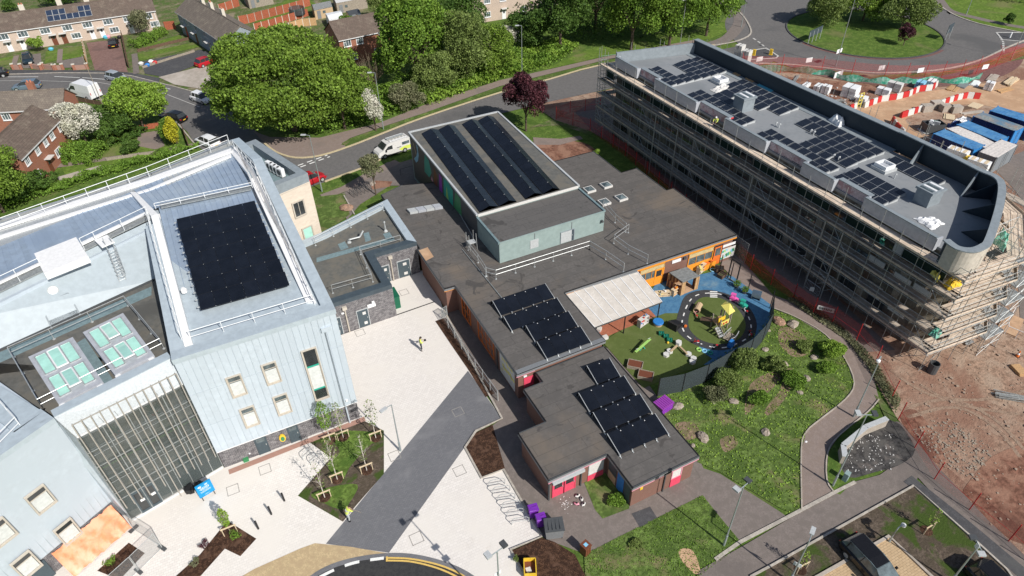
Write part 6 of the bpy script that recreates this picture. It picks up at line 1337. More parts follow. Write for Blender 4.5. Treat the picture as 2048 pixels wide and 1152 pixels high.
house('diagonal grey rendered terrace with a brown tiled roof above the big tree',q2(175,318),q2(640,640),6.5,4.3,6.4,'render_grey','roof_tile_grey',chim=(1.5,6.5,11.0,16.5),ufw=[(.06,1.3),(.2,1.2),(.36,1.3),(.55,1.3),(.75,1.3)],gfw=[(.22,1.2),(.45,1.4),(.8,1.3)],doors=[(.12,'red'),(.34,'brown'),(.62,'grey_light')],chm='stone_cap',wf='grey_light')
q3=lambda x,y,z=0:at(x/5.24,160+y/5.24,z)
ba,bb_=at(38,318,4.7),at(119,236,4.7)
house('red brick corner house with a brown tiled roof and white upstairs windows',ba,bb_,5.6,4.7,6.6,'brick_red','roof_tile',chim=(),ufw=[(.06,1.1),(.3,1.0),(.5,1.0),(.66,1.1),(.88,1.1)],gfw=[(.1,1.3),(.62,1.5)],doors=[(.43,'brown')])
rb,ra=q3(830,320),q3(-420,430)
H2=house('red brick house with a lichened tiled roof behind the corner house',Vector((*q3(-300,340,4.8)[:2],0)),Vector((*q3(650,285,4.8)[:2],0)),4.6,4.8,6.5,'brick_red','roof_tile_grey',chim=(8.0,),ufw=[(.3,1.2),(.7,1.2)],gfw=(),chm='brick_red')
house('small red brick house with brown roof half hidden between the big trees',q2(1700,640),q2(2300,500),6.5,4.8,6.9,'brick_red','roof_tile',ufw=[(.06,1.4),(.25,1.3),(.6,1.3)],gfw=[(.12,1.4),(.5,1.4)],doors=())
k0=at(862,62);k1=at(1120,20)
house('far cream and yellow terrace with brown roofs at the top of the picture',k0,k1,7,5.0,7.2,'pebbledash','roof_tile',chim=(4,12,20),ufw=[(.1,1.4),(.25,1.4),(.4,1.4),(.52,1.4),(.66,1.4),(.8,1.4)],gfw=[(.12,1.4),(.4,1.4),(.68,1.4)],doors=[(.3,'white'),(.55,'white'),(.85,'blue')])
b=MB();
g0,g1=q3(-80,560),q3(140,430)
b=MB();b.prism([tuple(q3(-160,500)[:2]),tuple(q3(150,440)[:2]),tuple(q3(110,330)[:2]),tuple(q3(-200,380)[:2])],0,3.2);tag(b.build('garage','white'),'white flat roofed extension between the two brick houses','garage')
def boards(label,pts,h,m_,step=.0,cap=None,cat='fence',name='garden_fence',post='concrete',group=None):
 T=thing(name,label,cat,(*pts[0][:2],0),0,group)
 for a,c in zip(pts,pts[1:]):
  q_=along((*a[:2],0),(*c[:2],0),1.8)
  for i,(d,e)in enumerate(zip(q_,q_[1:])):
   mb=MB();dv=(e-d);dl=dv.length;dv.normalize()
   mb.beam(d+dv*.06+UP*h/2,e-dv*.06+UP*h/2,.05,h)
   mb.build('fence_panel',m_,T)
   mb=MB();mb.box(d.x,d.y,0,.12,.12,h+.08);mb.build('post',post,T)
 return T
gp_=lambda pts:[tuple(q2(x,y)[:2])for x,y in pts]
boards('red stained panel fence along the back of the far gardens',gp_([(715,235),(800,220),(1000,165),(1200,110),(1390,55)]),1.7,'fence_red')
boards('second red panel fence running below the strip of grass in the gardens',gp_([(860,300),(1000,262),(1190,205),(1370,150)]),1.5,'fence_red',post='stone_cap')
boards('brown garden fence hidden behind the sheds',gp_([(1190,290),(1320,250),(1450,240)]),1.5,'timber',post='stone_cap')
boards('orange timber fence panels beside the block driveway',[tuple(hs(x,y)[:2])for x,y in((975,545),(1015,760))],1.5,'fence_orange',post='stone_cap')
boards('dark timber fence between the driveway and the hedge',[tuple(hs(x,y)[:2])for x,y in((1415,430),(1490,790))],1.3,'timber_dark',post='timber_dark')
boards('low timber fence around the lawn above the asphalt drive',[tuple(hs(x,y)[:2])for x,y in((1590,600),(1958,510),(2180,460))],.55,'timber_dark',post='timber_dark')
boards('low weathered timber fence along the front of the asphalt drive',[tuple(hs(x,y)[:2])for x,y in((1650,790),(1958,690),(2250,600))],.45,'timber_grey',post='timber_grey')
boards('dark low rail beside the parked white cars at the corner',[tuple(at(x,y)[:2])for x,y in((367,262),(380,300))],1.0,'timber_dark',post='timber_dark')
boards('timber edging fence across the corner house garden',[tuple(at(x,y)[:2])for x,y in((270,262),(320,255),(335,262))],.8,'fence_red',post='timber_dark')
boards('timber sleeper edging along the bottom of the corner garden',[tuple(at(x,y)[:2])for x,y in((215,322),(280,312),(372,300))],.45,'timber_grey',post='timber_grey')
boards('long weathered fence beside the estate road lamp',[tuple(at(x,y)[:2])for x,y in((158,203),(205,211))],.7,'timber_dark',post='timber_dark')
boards('timber gate and fence at the end of the diagonal terrace',[tuple(q2(x,y)[:2])for x,y in((5,285),(110,275))],1.6,'fence_red',post='timber_dark')
boards('red brown fence beyond the end of the far gardens',[tuple(at(x,y)[:2])for x,y in((440,24),(480,12))],1.6,'fence_red')
for i,(x0,y0,x1,y1,lb)in enumerate(((88,137,110,140,'low red brick wall with pale pier caps nearest the round bush'),(113,140,127,139,'short brick wall beside the garden path with a stone capped pier'),(150,140,176,138,'red brick wall with two white capped piers beside the driveway'),(28,139,44,139,'low orange brick wall at the left hand terrace garden'),(66,137,84,140,'low brick wall in front of the car on its hardstanding'))):
 a,c=at(x0,y0),at(x1,y1);T=thing('garden_wall',lb,'wall',a,0,'brick garden walls');b=MB();b.beam((a.x,a.y,.4),(c.x,c.y,.4),.25,.8);b.build('wall','brick_pale',T)
 for p in(a,c):b=MB();b.box(p.x,p.y,0,.45,.45,1.0);b.build('pier','brick_red',T);b=MB();b.box(p.x,p.y,1.0,.55,.55,.1);b.build('cap','stone_cap',T)
def shed(label,pts,h,hr,wm,rm,name='shed'):
 p=[Vector((*at(x,y)[:2],0))for x,y in pts];T=thing(name,label,'shed',p[0])
 b=MB();pl_=[tuple(v[:2])for v in p];b.prism(pl_,0,h);b.build('wall',wm,T)
 m0=p[0].lerp(p[3],.5);m1=p[1].lerp(p[2],.5);b=MB()
 for a_,c_ in((p[0],p[1]),(p[3],p[2])):
  b.add([a_+UP*h,c_+UP*h,m1+UP*hr,m0+UP*hr,a_+UP*(h-.08),c_+UP*(h-.08)],[(0,1,2,3),(0,4,5,1)])
 b.add([p[0]+UP*h,m0+UP*hr,p[3]+UP*h],[(0,1,2)]);b.add([p[1]+UP*h,m1+UP*hr,p[2]+UP*h],[(0,1,2)]);b.build('roof',rm,T)
 u=(p[1]-p[0]).normalized();n=Vector((u.y,-u.x,0));b=MB();b.obox(p[0]+u*.5+UP*.1,u,UP,n,.8,1.6,.05);b.build('door','grey',T)
 b=MB();b.obox(p[0]+u*1.8+UP*1.0,u,UP,n,.6,.5,.04);b.build('window','glass_sky',T)
 return T
shed('cream timber shed with a grey felt roof in the far gardens',[(632,40),(668,32),(662,20),(626,28)],1.9,2.5,'tan','shed_felt')
shed('white shed with pale roof above the brown roofed house',[(662,60),(690,52),(684,40),(654,46)],1.9,2.2,'white','white')
shed('small brown shed with dark roof beside the white shed',[(702,48),(725,43),(718,32),(694,37)],1.5,1.8,'tan','grey_dark')
shed('long low outbuilding with a green edged grey roof',[(676,28),(736,16),(728,2),(668,12)],2.2,2.4,'timber_grey','white_dirty','outbuilding')
shed('pale sheet roofed lean to at the top edge behind the red fence',[(500,18),(548,8),(540,-6),(488,4)],2.0,2.2,'timber_grey','white')
c=q2(1270,165);T=thing('trampoline','round trampoline with dark net beside the red fence','trampoline',c)
b=MB();b.lathe(c.x,c.y,[(1.6,.7),(1.6,.78)],18);b.build('bed','black',T)
for k in range(6):a=k*PI/3;b=MB();b.tube((c.x+1.6*math.cos(a),c.y+1.6*math.sin(a),0),(c.x+1.6*math.cos(a),c.y+1.6*math.sin(a),2.1),.03,4);b.build('pole','grey_light',T)
b=MB();n_=18;b.add([(c.x+1.6*math.cos(2*PI*i/n_),c.y+1.6*math.sin(2*PI*i/n_),z)for z in(.75,2.0)for i in range(n_)],[(i,(i+1)%n_,n_+(i+1)%n_,n_+i)for i in range(n_)]);b.build('safety_net','mesh_dark',T)
for i,(x,y,m_,lb)in enumerate(((212,77,'cyan','turquoise bag beside the black car on the brick driveway'),(217,76,'pink_pale','pink bag beside the turquoise bag on the driveway'),(240,77,'black','black bin bag against the terrace wall'),(103,101,'cyan','blue tub on the lawn below the brown doors'),(283,130,'white_dirty','white sacks dumped by the asphalt drive'),(296,133,'blue','blue tub among the sacks by the asphalt drive'),(303,126,'white','white bulk bag beside the low fence'),(311,128,'red','red bag at the right end of the dumped sacks'),(124,310,'blue','blue planter on the corner house path'),(103,342,'cyan','turquoise parasol base beside the corner house door'))):
 c=at(x,y);b=MB();b.lathe(c.x,c.y,[(.3,0),(.42,.35),(.2,.6)],8,1.2,.9);tag(b.build('garden_clutter' if i not in(2,4)else 'sack',m_),lb,'garden item')
# ==================== VEGETATION ====================
def leaf_mesh(name,pts,size,m_,seed=0,flat=.0,nper=1):
 """one mesh of leaf sprays: each a bent pair of triangles about size across"""
 rg_=np.random.default_rng(seed);n=len(pts)
 nrm=rg_.normal(size=(n,3));nrm[:,2]+=flat;nrm/=np.linalg.norm(nrm,axis=1)[:,None]
 t=np.cross(nrm,rg_.normal(size=(n,3)));t/=np.linalg.norm(t,axis=1)[:,None];bt=np.cross(nrm,t)
 s=size*rg_.uniform(.55,1.35,size=(n,1));v=np.empty((n,4,3))
 v[:,0]=pts-t*s*.5;v[:,1]=pts-bt*s*.38+nrm*s*.12;v[:,2]=pts+t*s*.5;v[:,3]=pts+bt*s*.38+nrm*s*.12
 me=bpy.data.meshes.new(name);me.vertices.add(n*4);me.vertices.foreach_set('co',v.reshape(-1));me.loops.add(n*4);me.loops.foreach_set('vertex_index',np.arange(n*4,dtype=np.int32))
 me.polygons.add(n);me.polygons.foreach_set('loop_start',np.arange(0,n*4,4,dtype=np.int32));me.polygons.foreach_set('loop_total',np.full(n,4,dtype=np.int32));me.update();me.validate()
 for x in(m_ if isinstance(m_,(list,tuple))else[m_]):me.materials.append(M(x))
 return me
def crown_pts(rx,ry,rz,zc,n,seed,lobes=22,lob=.36,fill=.25,low=-.75,fullr=0):
 rg_=np.random.default_rng(seed);out=[]
 d=rg_.normal(size=(lobes,3));d/=np.linalg.norm(d,axis=1)[:,None];d[:,2]=np.where(d[:,2]<low,-d[:,2],d[:,2])
 rr_=rg_.uniform(.72 if fullr else .5,.9 if fullr else .86,lobes);cen=d*rr_[:,None];rad=lob*rg_.uniform(.65,1.25,lobes)
 cen=np.vstack([cen,[[0,0,0]]]);rad=np.append(rad,.62)
 wgt=rad**2;wgt/=wgt.sum();ids=rg_.choice(len(rad),n,p=wgt)
 dv=rg_.normal(size=(n,3));dv/=np.linalg.norm(dv,axis=1)[:,None];dv[:,2]=np.abs(dv[:,2])*np.where(rg_.random(n)<.78,1,-1)
 rr2=rad[ids]*(1-np.abs(rg_.normal(0,.13,n)))
 p=cen[ids]+dv*rr2[:,None]
 cl=rg_.normal(0,.02,size=(n,3));p+=cl
 p=p*np.array([rx,ry,rz])+np.array([0,0,zc]);return p[p[:,2]>.15]
def limbs(b,h,r,zc,rx,rz,seed,n=7):
 rg_=random.Random(seed);b.tube((0,0,0),(0,0,zc*.6),r,7,r*.75)
 for i in range(n):
  a=2*PI*i/n+rg_.uniform(-.3,.3);z0=zc*rg_.uniform(.35,.6);p=Vector((0,0,z0));q_=Vector((math.cos(a)*rx*.45,math.sin(a)*rx*.45,zc+rz*rg_.uniform(-.1,.3)));b.tube(p,q_,r*.45,5,r*.22)
  for k in range(2):e=q_+Vector((rg_.uniform(-1,1)*rx*.35,rg_.uniform(-1,1)*rx*.35,rz*rg_.uniform(.1,.5)));b.tube(q_,e,r*.2,4,r*.05)
TREE_N=[0]
def tree(label,px,py,rx,ry,h,leaf,n,size,trunk=1.8,name='tree',tm='trunk',cat='tree',group=None,seed=None,lobes=22,lob=.36,dz=0,fullr=0,low=-.75,flat=.3,tr=None,xy=None,bark=True):
 TREE_N[0]+=1;seed=seed or TREE_N[0]*13
 c=at(px,py)if xy is None else Vector((*xy,0));rz=(h-trunk)/2;zc=trunk+rz
 T=thing(name,label,cat,(c.x,c.y,0),0,group)
 n=int(n*1.5);size*=.8;pts=crown_pts(rx,ry,rz,zc,n,seed,lobes,lob,low=low,fullr=fullr);me=leaf_mesh('crown',pts,size,leaf,seed,flat)
 o=bpy.data.objects.new('crown',me);col.objects.link(o);o.parent=T
 if bark:
  b=MB();limbs(b,h,tr or max(.06,h*.022),zc,rx,rz,seed);b.build('trunk',tm,T,world=False)
 return T
tree('huge bright green spreading tree filling the road corner left of the hall',580,250,10.6,9.5,14.6,'leaf_oak',56000,.42,2.2,lobes=80,lob=.22,seed=5,tr=.45,xy=tuple(at(590,262)[:2]),fullr=1)
tree('smaller bright green tree at the right side of the huge spreading tree',690,258,5.2,4.8,9.5,'leaf_oak',12000,.36,1.0,lobes=26,lob=.3,seed=6)
tree('white flowering hawthorn beside the street lamp',752,262,1.9,1.7,6.5,'blossom',3000,.26,.8,name='hawthorn_tree',lobes=12)
tree('tall dense green tree in the wooded belt above the purple one',838,175,7.5,6.5,15.5,'leaf_maple',26000,.42,1.5,lobes=36,lob=.28,seed=9)
tree('olive green tree right of the tallest tree in the belt',935,165,4.8,4.5,11.5,'leaf_olive',11000,.36,1.0,lobes=24,seed=10)
tree('olive tree at the front of the belt beside the footpath',870,190,4.0,3.4,7.0,'leaf_olive',8000,.34,.5,lobes=20,seed=11)
tree('mid green bushy tree at the right end of the belt',985,150,4.5,4.0,8.0,'leaf_oak',9000,.36,.5,lobes=22,seed=12)
tree('dark green tree at the back of the belt near the far terrace',905,110,6,5,10.5,'leaf_dark',12000,.4,1,lobes=26,seed=13)
tree('white blossoming hawthorn in front of the far terrace',1012,105,4.0,2.6,4.6,'blossom',4500,.3,.6,name='hawthorn_tree',lobes=16,seed=14)
tree('grey green shrub below the bare tree',815,222,2.8,2.2,4.2,'leaf_grey',3500,.28,.3,name='shrub',cat='shrub',seed=15,lobes=14)
for i,(x,y,r_,h_,lf,lb)in enumerate(((1120,105,6,13,'leaf_dark','dark shaded tree left of the three chestnuts'),(1060,100,4.5,7,'leaf_dark','dark green bush cluster between the far terrace and the chestnuts'),(1190,60,7,15,'leaf_dark','tall dark tree standing behind the chestnuts'),(1262,100,6.6,14.5,'leaf_maple','leftmost of the three bright chestnut trees on the bank'),(1338,92,5.8,13.5,'leaf_maple','middle chestnut tree on the bank beside the lamp post'),(1412,72,5.6,12.5,'leaf_maple','rightmost chestnut tree beside the curved park path'),(1120,20,7,12,'leaf_dark','dark tree at the top edge behind the bank'))):
 tree(lb,x,y,r_,r_*.9,h_,lf,16000 if lf=='leaf_maple' else 11000,.42,1.6,name='chestnut_tree' if 'leaf_maple'==lf else 'tree',seed=30+i,lobes=30,lob=.28)
tree('bushy light green tree on the left of the roundabout island',1648,50,5.2,4.2,7.0,'leaf_olive',11000,.36,.4,seed=41,lobes=24)
tree('taller tree in the middle of the roundabout island',1725,42,6.0,5.0,8.5,'leaf_oak',14000,.38,.5,seed=42,lobes=26)
tree('loose pale green tree on the right of the roundabout island',1800,60,5.2,4.4,7.0,'leaf_olive',11000,.36,.4,seed=43,lobes=24)
tree('small dark bronze bush standing alone on the roundabout island',1806,92,1.6,1.4,4.0,'leaf_purple',1500,.3,.3,name='bush',cat='bush',seed=44,lobes=10)
tree('lone dark shrub on the far verge beyond the roundabout',2014,50,1.2,1.1,2.4,'leaf_dark',900,.28,.2,name='bush',cat='bush',seed=45,lobes=8)
tree('copper beech with dark purple leaves beside the main road',1052,262,3.4,3.1,8.8,'leaf_purple',9500,.32,2.3,name='copper_beech',seed=46,lobes=24,lob=.33,tr=.16)
tree('slim grey green tree on the school forecourt beside the service van',752,390,1.75,1.6,5.6,'leaf_grey',2600,.24,2.9,name='young_tree',seed=47,lobes=14,tr=.09)
tree('bright weeping green tree beside the black car on the estate road',290,262,4.4,3.8,7.6,'leaf_bright',12000,.34,.6,seed=48,lobes=24,lob=.33)
tree('white blossom covered tree in front of the red brick house',176,292,3.1,2.7,6.6,'blossom',8500,.27,.8,name='hawthorn_tree',seed=49,lobes=22)
tree('dark green laurel between the blossom tree and the weeping tree',232,276,4.2,3.4,5.2,'leaf_dark',8500,.32,.2,name='shrub',cat='shrub',seed=50,lobes=20)
tree('rounded green conifer shrub beside the golden one',346,286,1.5,1.4,3.8,'leaf_hedge',2600,.2,.1,name='conifer',cat='conifer',seed=51,lobes=10,lob=.5)
tree('golden yellow conifer at the corner of the paved patio',357,294,1.0,.95,4.2,'leaf_yellow',2400,.2,.1,name='conifer',cat='conifer',seed=52,lobes=10,lob=.5)
tree('deep green tree at the left edge above the silver roof',8,425,5.0,4.5,8.2,'leaf_oak',13000,.32,.5,seed=53,lobes=26)
tree('dark green shrub beside the left edge tree and the brick house',62,388,3.4,3.0,3.6,'leaf_dark',6000,.3,.1,name='shrub',cat='shrub',seed=54,lobes=18)
tree('round yellow green bush in front of the long terrace',78,103,1.6,1.5,3.0,'leaf_bright',1800,.26,.2,name='bush',cat='bush',seed=55,lobes=10)
tree('grey green tree in front of the right end of the long terrace',287,72,2.6,2.3,4.6,'leaf_grey',2600,.3,.6,seed=56,lobes=14)
tree('tree growing behind the roof of the long terrace',130,10,5.0,3.5,4.5,'leaf_dark',5000,.38,.3,seed=57)
tree('small shrub behind the far left chimney of the long terrace',22,22,2.0,1.6,2.2,'leaf_dark',1200,.32,.1,name='shrub',cat='shrub',seed=58,lobes=9)
tree('green tree beside the brown shed above the brick house',760,45,3.2,2.8,6,'leaf_olive',4000,.34,.6,seed=59)
tree('green bush between the two small sheds',696,55,1.6,1.5,2.4,'leaf_hedge',1300,.28,.1,name='bush',cat='bush',seed=60,lobes=10)
c=at(752,192);T=thing('bare_tree','leafless brown tree beside the half hidden red brick house','tree',(c.x,c.y,0));b=MB();rg=random.Random(3);b.tube((0,0,0),(0,0,2),.18,6,.14);b.build('trunk','twig',T,world=False)
b=MB()
for i in range(46):
 a=rg.uniform(0,2*PI);q_=Vector((math.cos(a)*rg.uniform(.5,1.8),math.sin(a)*rg.uniform(.5,1.8),rg.uniform(3.0,4.6)));b.tube((0,0,rg.uniform(1.2,2.2)),q_,.06,4,.03)
 for k in range(5):e=q_+Vector((math.cos(a)*rg.uniform(0,1.7),math.sin(a)*rg.uniform(0,1.7),rg.uniform(.6,2.6)));b.tube(q_,e,.03,3,.01)
b.build('branches','twig',T,world=False)
def hedge(label,pts,w_,h,leaf,n,size=.22,name='hedge',cat='hedge',seed=1,px=True):
 rg_=np.random.default_rng(seed);p=P2(pts)if px else pts;T=thing(name,label,cat,(*p[0],0));seg=[math.dist(a,c_)for a,c_ in zip(p,p[1:])];tot=sum(seg);out=[]
 for(a,c_),L in zip(zip(p,p[1:]),seg):
  k=int(n*L/tot);t=rg_.random(k);u=np.array([c_[0]-a[0],c_[1]-a[1]])/L;nn_=np.array([-u[1],u[0]])
  ang=rg_.random(k)*PI;bump_=1+.18*np.sin(t*L*1.7+seed)+.1*np.sin(t*L*4.1);rad=np.where(rg_.random(k)<.8,1,rg_.random(k))
  off_=np.cos(ang)*w_/2*rad*bump_;z=np.abs(np.sin(ang))**.5*h*rad*bump_*rg_.uniform(.55,1,k)
  out.append(np.stack([a[0]+u[0]*t*L+nn_[0]*off_-p[0][0],a[1]+u[1]*t*L+nn_[1]*off_-p[0][1],z+.03],1))
 me=leaf_mesh('foliage',np.vstack(out),size,leaf,seed,.4);o=bpy.data.objects.new('foliage',me);col.objects.link(o);o.parent=T;return T
hedge('clipped green hedge sloping down beside the long terrace',[(268,98),(300,84),(330,68)],2.2,1.6,'leaf_hedge',5000,.2,seed=2)
hedge('mounded green hedge speckled with yellow flowers beside the corner house',[(135,312),(165,318),(205,318)],4.2,2.2,'leaf_hedge',7000,.22,seed=3)
tree('bright yellow flowering bush under the blossom tree',215,287,1.7,1.0,1.2,'leaf_yellow',1500,.2,.05,name='bush',cat='bush',seed=61,lobes=10,bark=False)
tree('yellow leaved bush against the corner house bay',142,298,1.3,1.0,1.5,'leaf_yellow',1100,.2,.05,name='bush',cat='bush',seed=62,lobes=10,bark=False)
tree('low dark shrub in the middle of the corner house lawn',260,308,1.7,1.4,1.8,'leaf_dark',1800,.22,.05,name='shrub',cat='shrub',seed=63,lobes=10,bark=False)
def cover(name,label,poly,n,size,leaf,h,seed,cat='undergrowth',clump=None):
 rg_=np.random.default_rng(seed);P=np.array(P2(poly));mn,mx=P.min(0),P.max(0);out=[]
 def inside(q):
  x,y=q[:,0],q[:,1];r_=np.zeros(len(q),bool);j=len(P)-1
  for i in range(len(P)):
   c_=((P[i,1]>y)!=(P[j,1]>y))&(x<(P[j,0]-P[i,0])*(y-P[i,1])/(P[j,1]-P[i,1]+1e-9)+P[i,0]);r_^=c_;j=i
  return r_
 q=rg_.uniform(mn,mx,size=(n*4,2));q=q[inside(q)][:n]
 hh=h*(.35+.65*np.clip(.5+.5*np.sin(q[:,0]*.9+seed)*np.cos(q[:,1]*.7+seed*2)+.3*np.sin(q[:,0]*2.3+q[:,1]*1.9),0,1.2))
 if clump is not None:hh*=clump(q)
 z=hh*np.where(rg_.random(len(q))<.7,rg_.uniform(.85,1.1,len(q)),rg_.random(len(q)))
 me=leaf_mesh(name,np.stack([q[:,0],q[:,1],z+.03],1),size,leaf,seed,.8);o=bpy.data.objects.new(name,me);col.objects.link(o)
 return stuff(o,label,cat)
cover('undergrowth','band of low shrubs and brambles between the belt of trees and the road',[(560,250),(640,275),(700,258),(760,243),(850,208),(1000,160),(1100,136),(1150,105),(1090,95),(1000,110),(800,170),(640,220)],26000,.34,'leaf_hedge',1.9,4)
cover('undergrowth','sunlit hedge of fresh growth along the top of the bank',[(860,215),(1000,162),(1090,136),(1160,98),(1120,85),(960,140),(840,195)],12000,.3,'leaf_bright',1.6,5)
cover('undergrowth','dense green planting between the corner gardens and the silver roof',[(-60,445),(0,428),(60,405),(150,375),(260,340),(400,300),(400,292),(300,314),(200,345),(120,368),(40,388),(-60,410)],11000,.22,'leaf_hedge',1.0,6)
cover('undergrowth','green shrubs between the weeping tree and the corner gardens',[(180,290),(250,262),(300,262),(270,282),(200,305)],4500,.24,'leaf_dark',1.2,7)
cover('far_greenery','dark greenery beyond the bank at the top edge',[(1020,70),(1160,90),(1300,75),(1440,50),(1440,-60),(1000,-60)],16000,.5,'leaf_dark',3.0,8)
cover('far_hedge','dark hedge beyond the far verge at the top right corner',[(1900,-10),(2048,12),(2200,20),(2200,-30),(1900,-40)],5000,.4,'leaf_dark',2.5,9)
cover('meadow_tufts','rough tussocky grass on the meadow beside the curving footpath',grass,6500,.14,'leaf_bright',.09,10,'grass')
cover('lawn_tufts','short tufted grass on the school lawn',[(1168,1110),(1230,1078),(1405,991),(1444,1040),(1485,1090),(1375,1170),(1170,1150)],4000,.1,'leaf_hedge',.07,11,'grass')
cover('verge_weeds','dry weeds and rubble plants along the red fence line',[(1570,600),(1600,598),(1680,650),(1740,715),(1800,800),(1790,830),(1740,745),(1690,680)],5000,.16,'leaf_grey',.3,12,'weeds')
for i,(x,y,r_,h_,lf,lb)in enumerate(((1480,745,1.5,2.5,'leaf_olive','tall olive shrub growing against the playground fence'),(1452,775,1.25,1.7,'leaf_olive','rounded shrub left of the tall olive one'),(1430,800,1.1,1.2,'leaf_grey','low grey green shrub nearest the purple crates'),(1545,740,1.1,1.3,'leaf_olive','shrub above the small boulder in the meadow'),(1585,770,1.2,1.0,'leaf_hedge','wide green shrub in the middle of the meadow'),(1520,805,1.0,.9,'leaf_hedge','low bright shrub at the lower side of the meadow planting'),(1660,712,1.3,1.4,'leaf_bright','yellow green shrub beside the curve of the footpath'),(1655,745,1.0,.9,'leaf_hedge','small shrub below the yellow green one'),(1610,700,.9,.8,'leaf_olive','low olive shrub among the boulders'),(1232,1006,.7,.55,'leaf_hedge','small leafy plant against the annexe wall'),(1205,385,.1,.1,'leaf_bright',''),(1193,312,.5,.9,'leaf_bright','bright green sapling at the corner of the flat roof in shade'),(1272,1088,.5,.35,'leaf_olive','thistle like weed in the school lawn'))):
 if not lb:continue
 tree(lb,x,y,r_,r_*.85,h_,lf,int(2600*r_*r_*.7+400),.17,.02,name='shrub',cat='shrub',seed=70+i,lobes=12,lob=.42,bark=False,low=-.3)
def sapling(label,px,py,h,leafy,seed,leaf='leaf_olive',lean=0,cat='sapling',stakes=True,group='staked saplings'):
 c=at(px,py);T=thing('sapling',label,cat,(c.x,c.y,0),0,group);rg_=random.Random(seed)
 b=MB();b.tube((0,0,0),(lean,0,h),.045,5,.012)
 for i in range(26):z=h*rg_.uniform(.35,.98);a=rg_.uniform(0,6.28);L=(h-z)*.3+.25;p=Vector((lean*z/h,0,z));e=p+Vector((math.cos(a)*L*.6,math.sin(a)*L*.6,L*.75));b.tube(p,e,.014,3,.005)
 b.build('trunk','birch' if leaf!='leaf_bright' else 'twig',T,world=False)
 if leafy:
  n_=leafy;rgn=np.random.default_rng(seed);z=rgn.uniform(.35,1.02,n_)*h;rad=(.16+.5*np.sin(np.clip((z/h-.3)/.75,0,1)*PI))*rgn.uniform(.1,1,n_)**.5*(h/5);a=rgn.uniform(0,6.28,n_)
  me=leaf_mesh('crown',np.stack([np.cos(a)*rad+lean*z/h,np.sin(a)*rad,z],1),.13,leaf,seed);o=bpy.data.objects.new('crown',me);col.objects.link(o);o.parent=T
 if stakes:
  for s_ in(-.45,.45):b=MB();b.tube((s_,-.1,0),(s_,-.1,.95),.035,5);b.build('stake','timber_pale',T,world=False)
  b=MB();b.box(0,-.1,.82,1.05,.06,.1);b.build('stake_rail','timber_pale',T,world=False)
  b=MB();b.lathe(0,0,[(.55,.0),(.4,.07),(.1,.1)],10);b.build('bark_mulch','bark',T,world=False)
 return T
sapling('leafiest young birch close to the clad wall',661,882,4.6,750,1,'leaf_hedge');sapling('thin birch just right of the leafiest one',687,876,4.2,180,2);sapling('nearly bare birch at the right corner of the planting bed',752,877,4.6,160,3)
sapling('young birch in the middle left of the planting bed',675,960,4.9,260,4);sapling('young birch on the right side of the planting bed',734,942,4.4,200,5);sapling('bare birch nearest the man in yellow in the planting bed',650,996,4.3,60,6)
sapling('small bushy tree tied to stakes in the bark bed before the entrance',462,1066,2.9,420,7,'leaf_bright',group=None);sapling('stick thin sapling between two stakes in the verge bed',1852,1062,2.6,60,8,'leaf_bright',group=None);sapling('staked sapling behind the tall parking lamp',1600,1140,2.2,90,9,'leaf_bright',group=None)
for x,y,r_,lf,lb in((470,1075,.5,'leaf_hedge','low green plants at the end of the bark bed'),(412,1092,.45,'leaf_purple','dark leaved shrub in the bark bed'),(392,1130,.4,'leaf_grey','thin grey shrub at the lower end of the bark bed'),(224,1128,.5,'leaf_hedge','low plants in the small fenced bark bed'),(1032,1122,.3,'leaf_olive','scattered weeds at the edge of the pale paving')):
 tree(lb,x,y,r_,r_,.5,lf,260,.1,.01,name='plant',cat='plant',seed=int(x),lobes=6,bark=False)
def rock_mesh(seed,m_):
 rg_=random.Random(seed);b=MB();n=8;prof=[(.75,0),(1,.25),(.85,.55),(.4,.8)]
 vs=[(r_*math.cos(2*PI*i/n)*rg_.uniform(.8,1.15),r_*math.sin(2*PI*i/n)*rg_.uniform(.8,1.15),z*rg_.uniform(.85,1.15))for r_,z in prof for i in range(n)]
 b.add(vs,[(k*n+i,k*n+(i+1)%n,(k+1)*n+(i+1)%n,(k+1)*n+i)for k in range(3)for i in range(n)]+[tuple(range(3*n,4*n))]);return b
for i,(x,y,s_,m_,lb)in enumerate(((1356,814,.5,'rock','pale boulder beside the purple crates'),(1405,876,.55,'rock','rounded grey boulder on the lower meadow with weeds behind'),(1466,804,.42,'rock','small pale boulder below the olive shrubs'),(1530,866,.42,'rock','small boulder alone in the lower meadow'),(1565,728,.45,'rock','white triangular boulder in the upper meadow'),(1586,650,.62,'rock','large buff boulder in the upper meadow'),(1557,645,.7,'rock_red','red earth mound beside the upper boulder'),(1628,716,.4,'rock','grey pointed boulder beside the footpath planting'),(1613,758,.4,'rock','round boulder below the pointed one'),(1600,786,.3,'rock','little pale boulder above the open grass'),(1652,694,.35,'rock','boulder half hidden by the yellow green shrub'),(1535,660,.3,'rock','pale stone against the playground fence'),(1530,700,.35,'rock','pale stone lower down the playground fence'),(745,368,.55,'rock','buff boulder in the forecourt bed'),(694,418,.9,'rock_red','large sandy rock beside the tower lawn'),(1385,892,.25,'rock','small stone at the corner of the annexe'),(1690,908,.25,'white_dirty','white stone inside the low block wall'),(1612,884,.12,'white','white litter on the footpath edge'))):
 c=at(x,y);b=rock_mesh(i,m_);o=b.build('boulder',m_,None,smooth=False);o.location=(c.x,c.y,0);o.scale=(s_*1.1,s_*.85,s_*.8);o.rotation_euler=(0,0,i*1.3);tag(o,lb,'boulder','boulders')
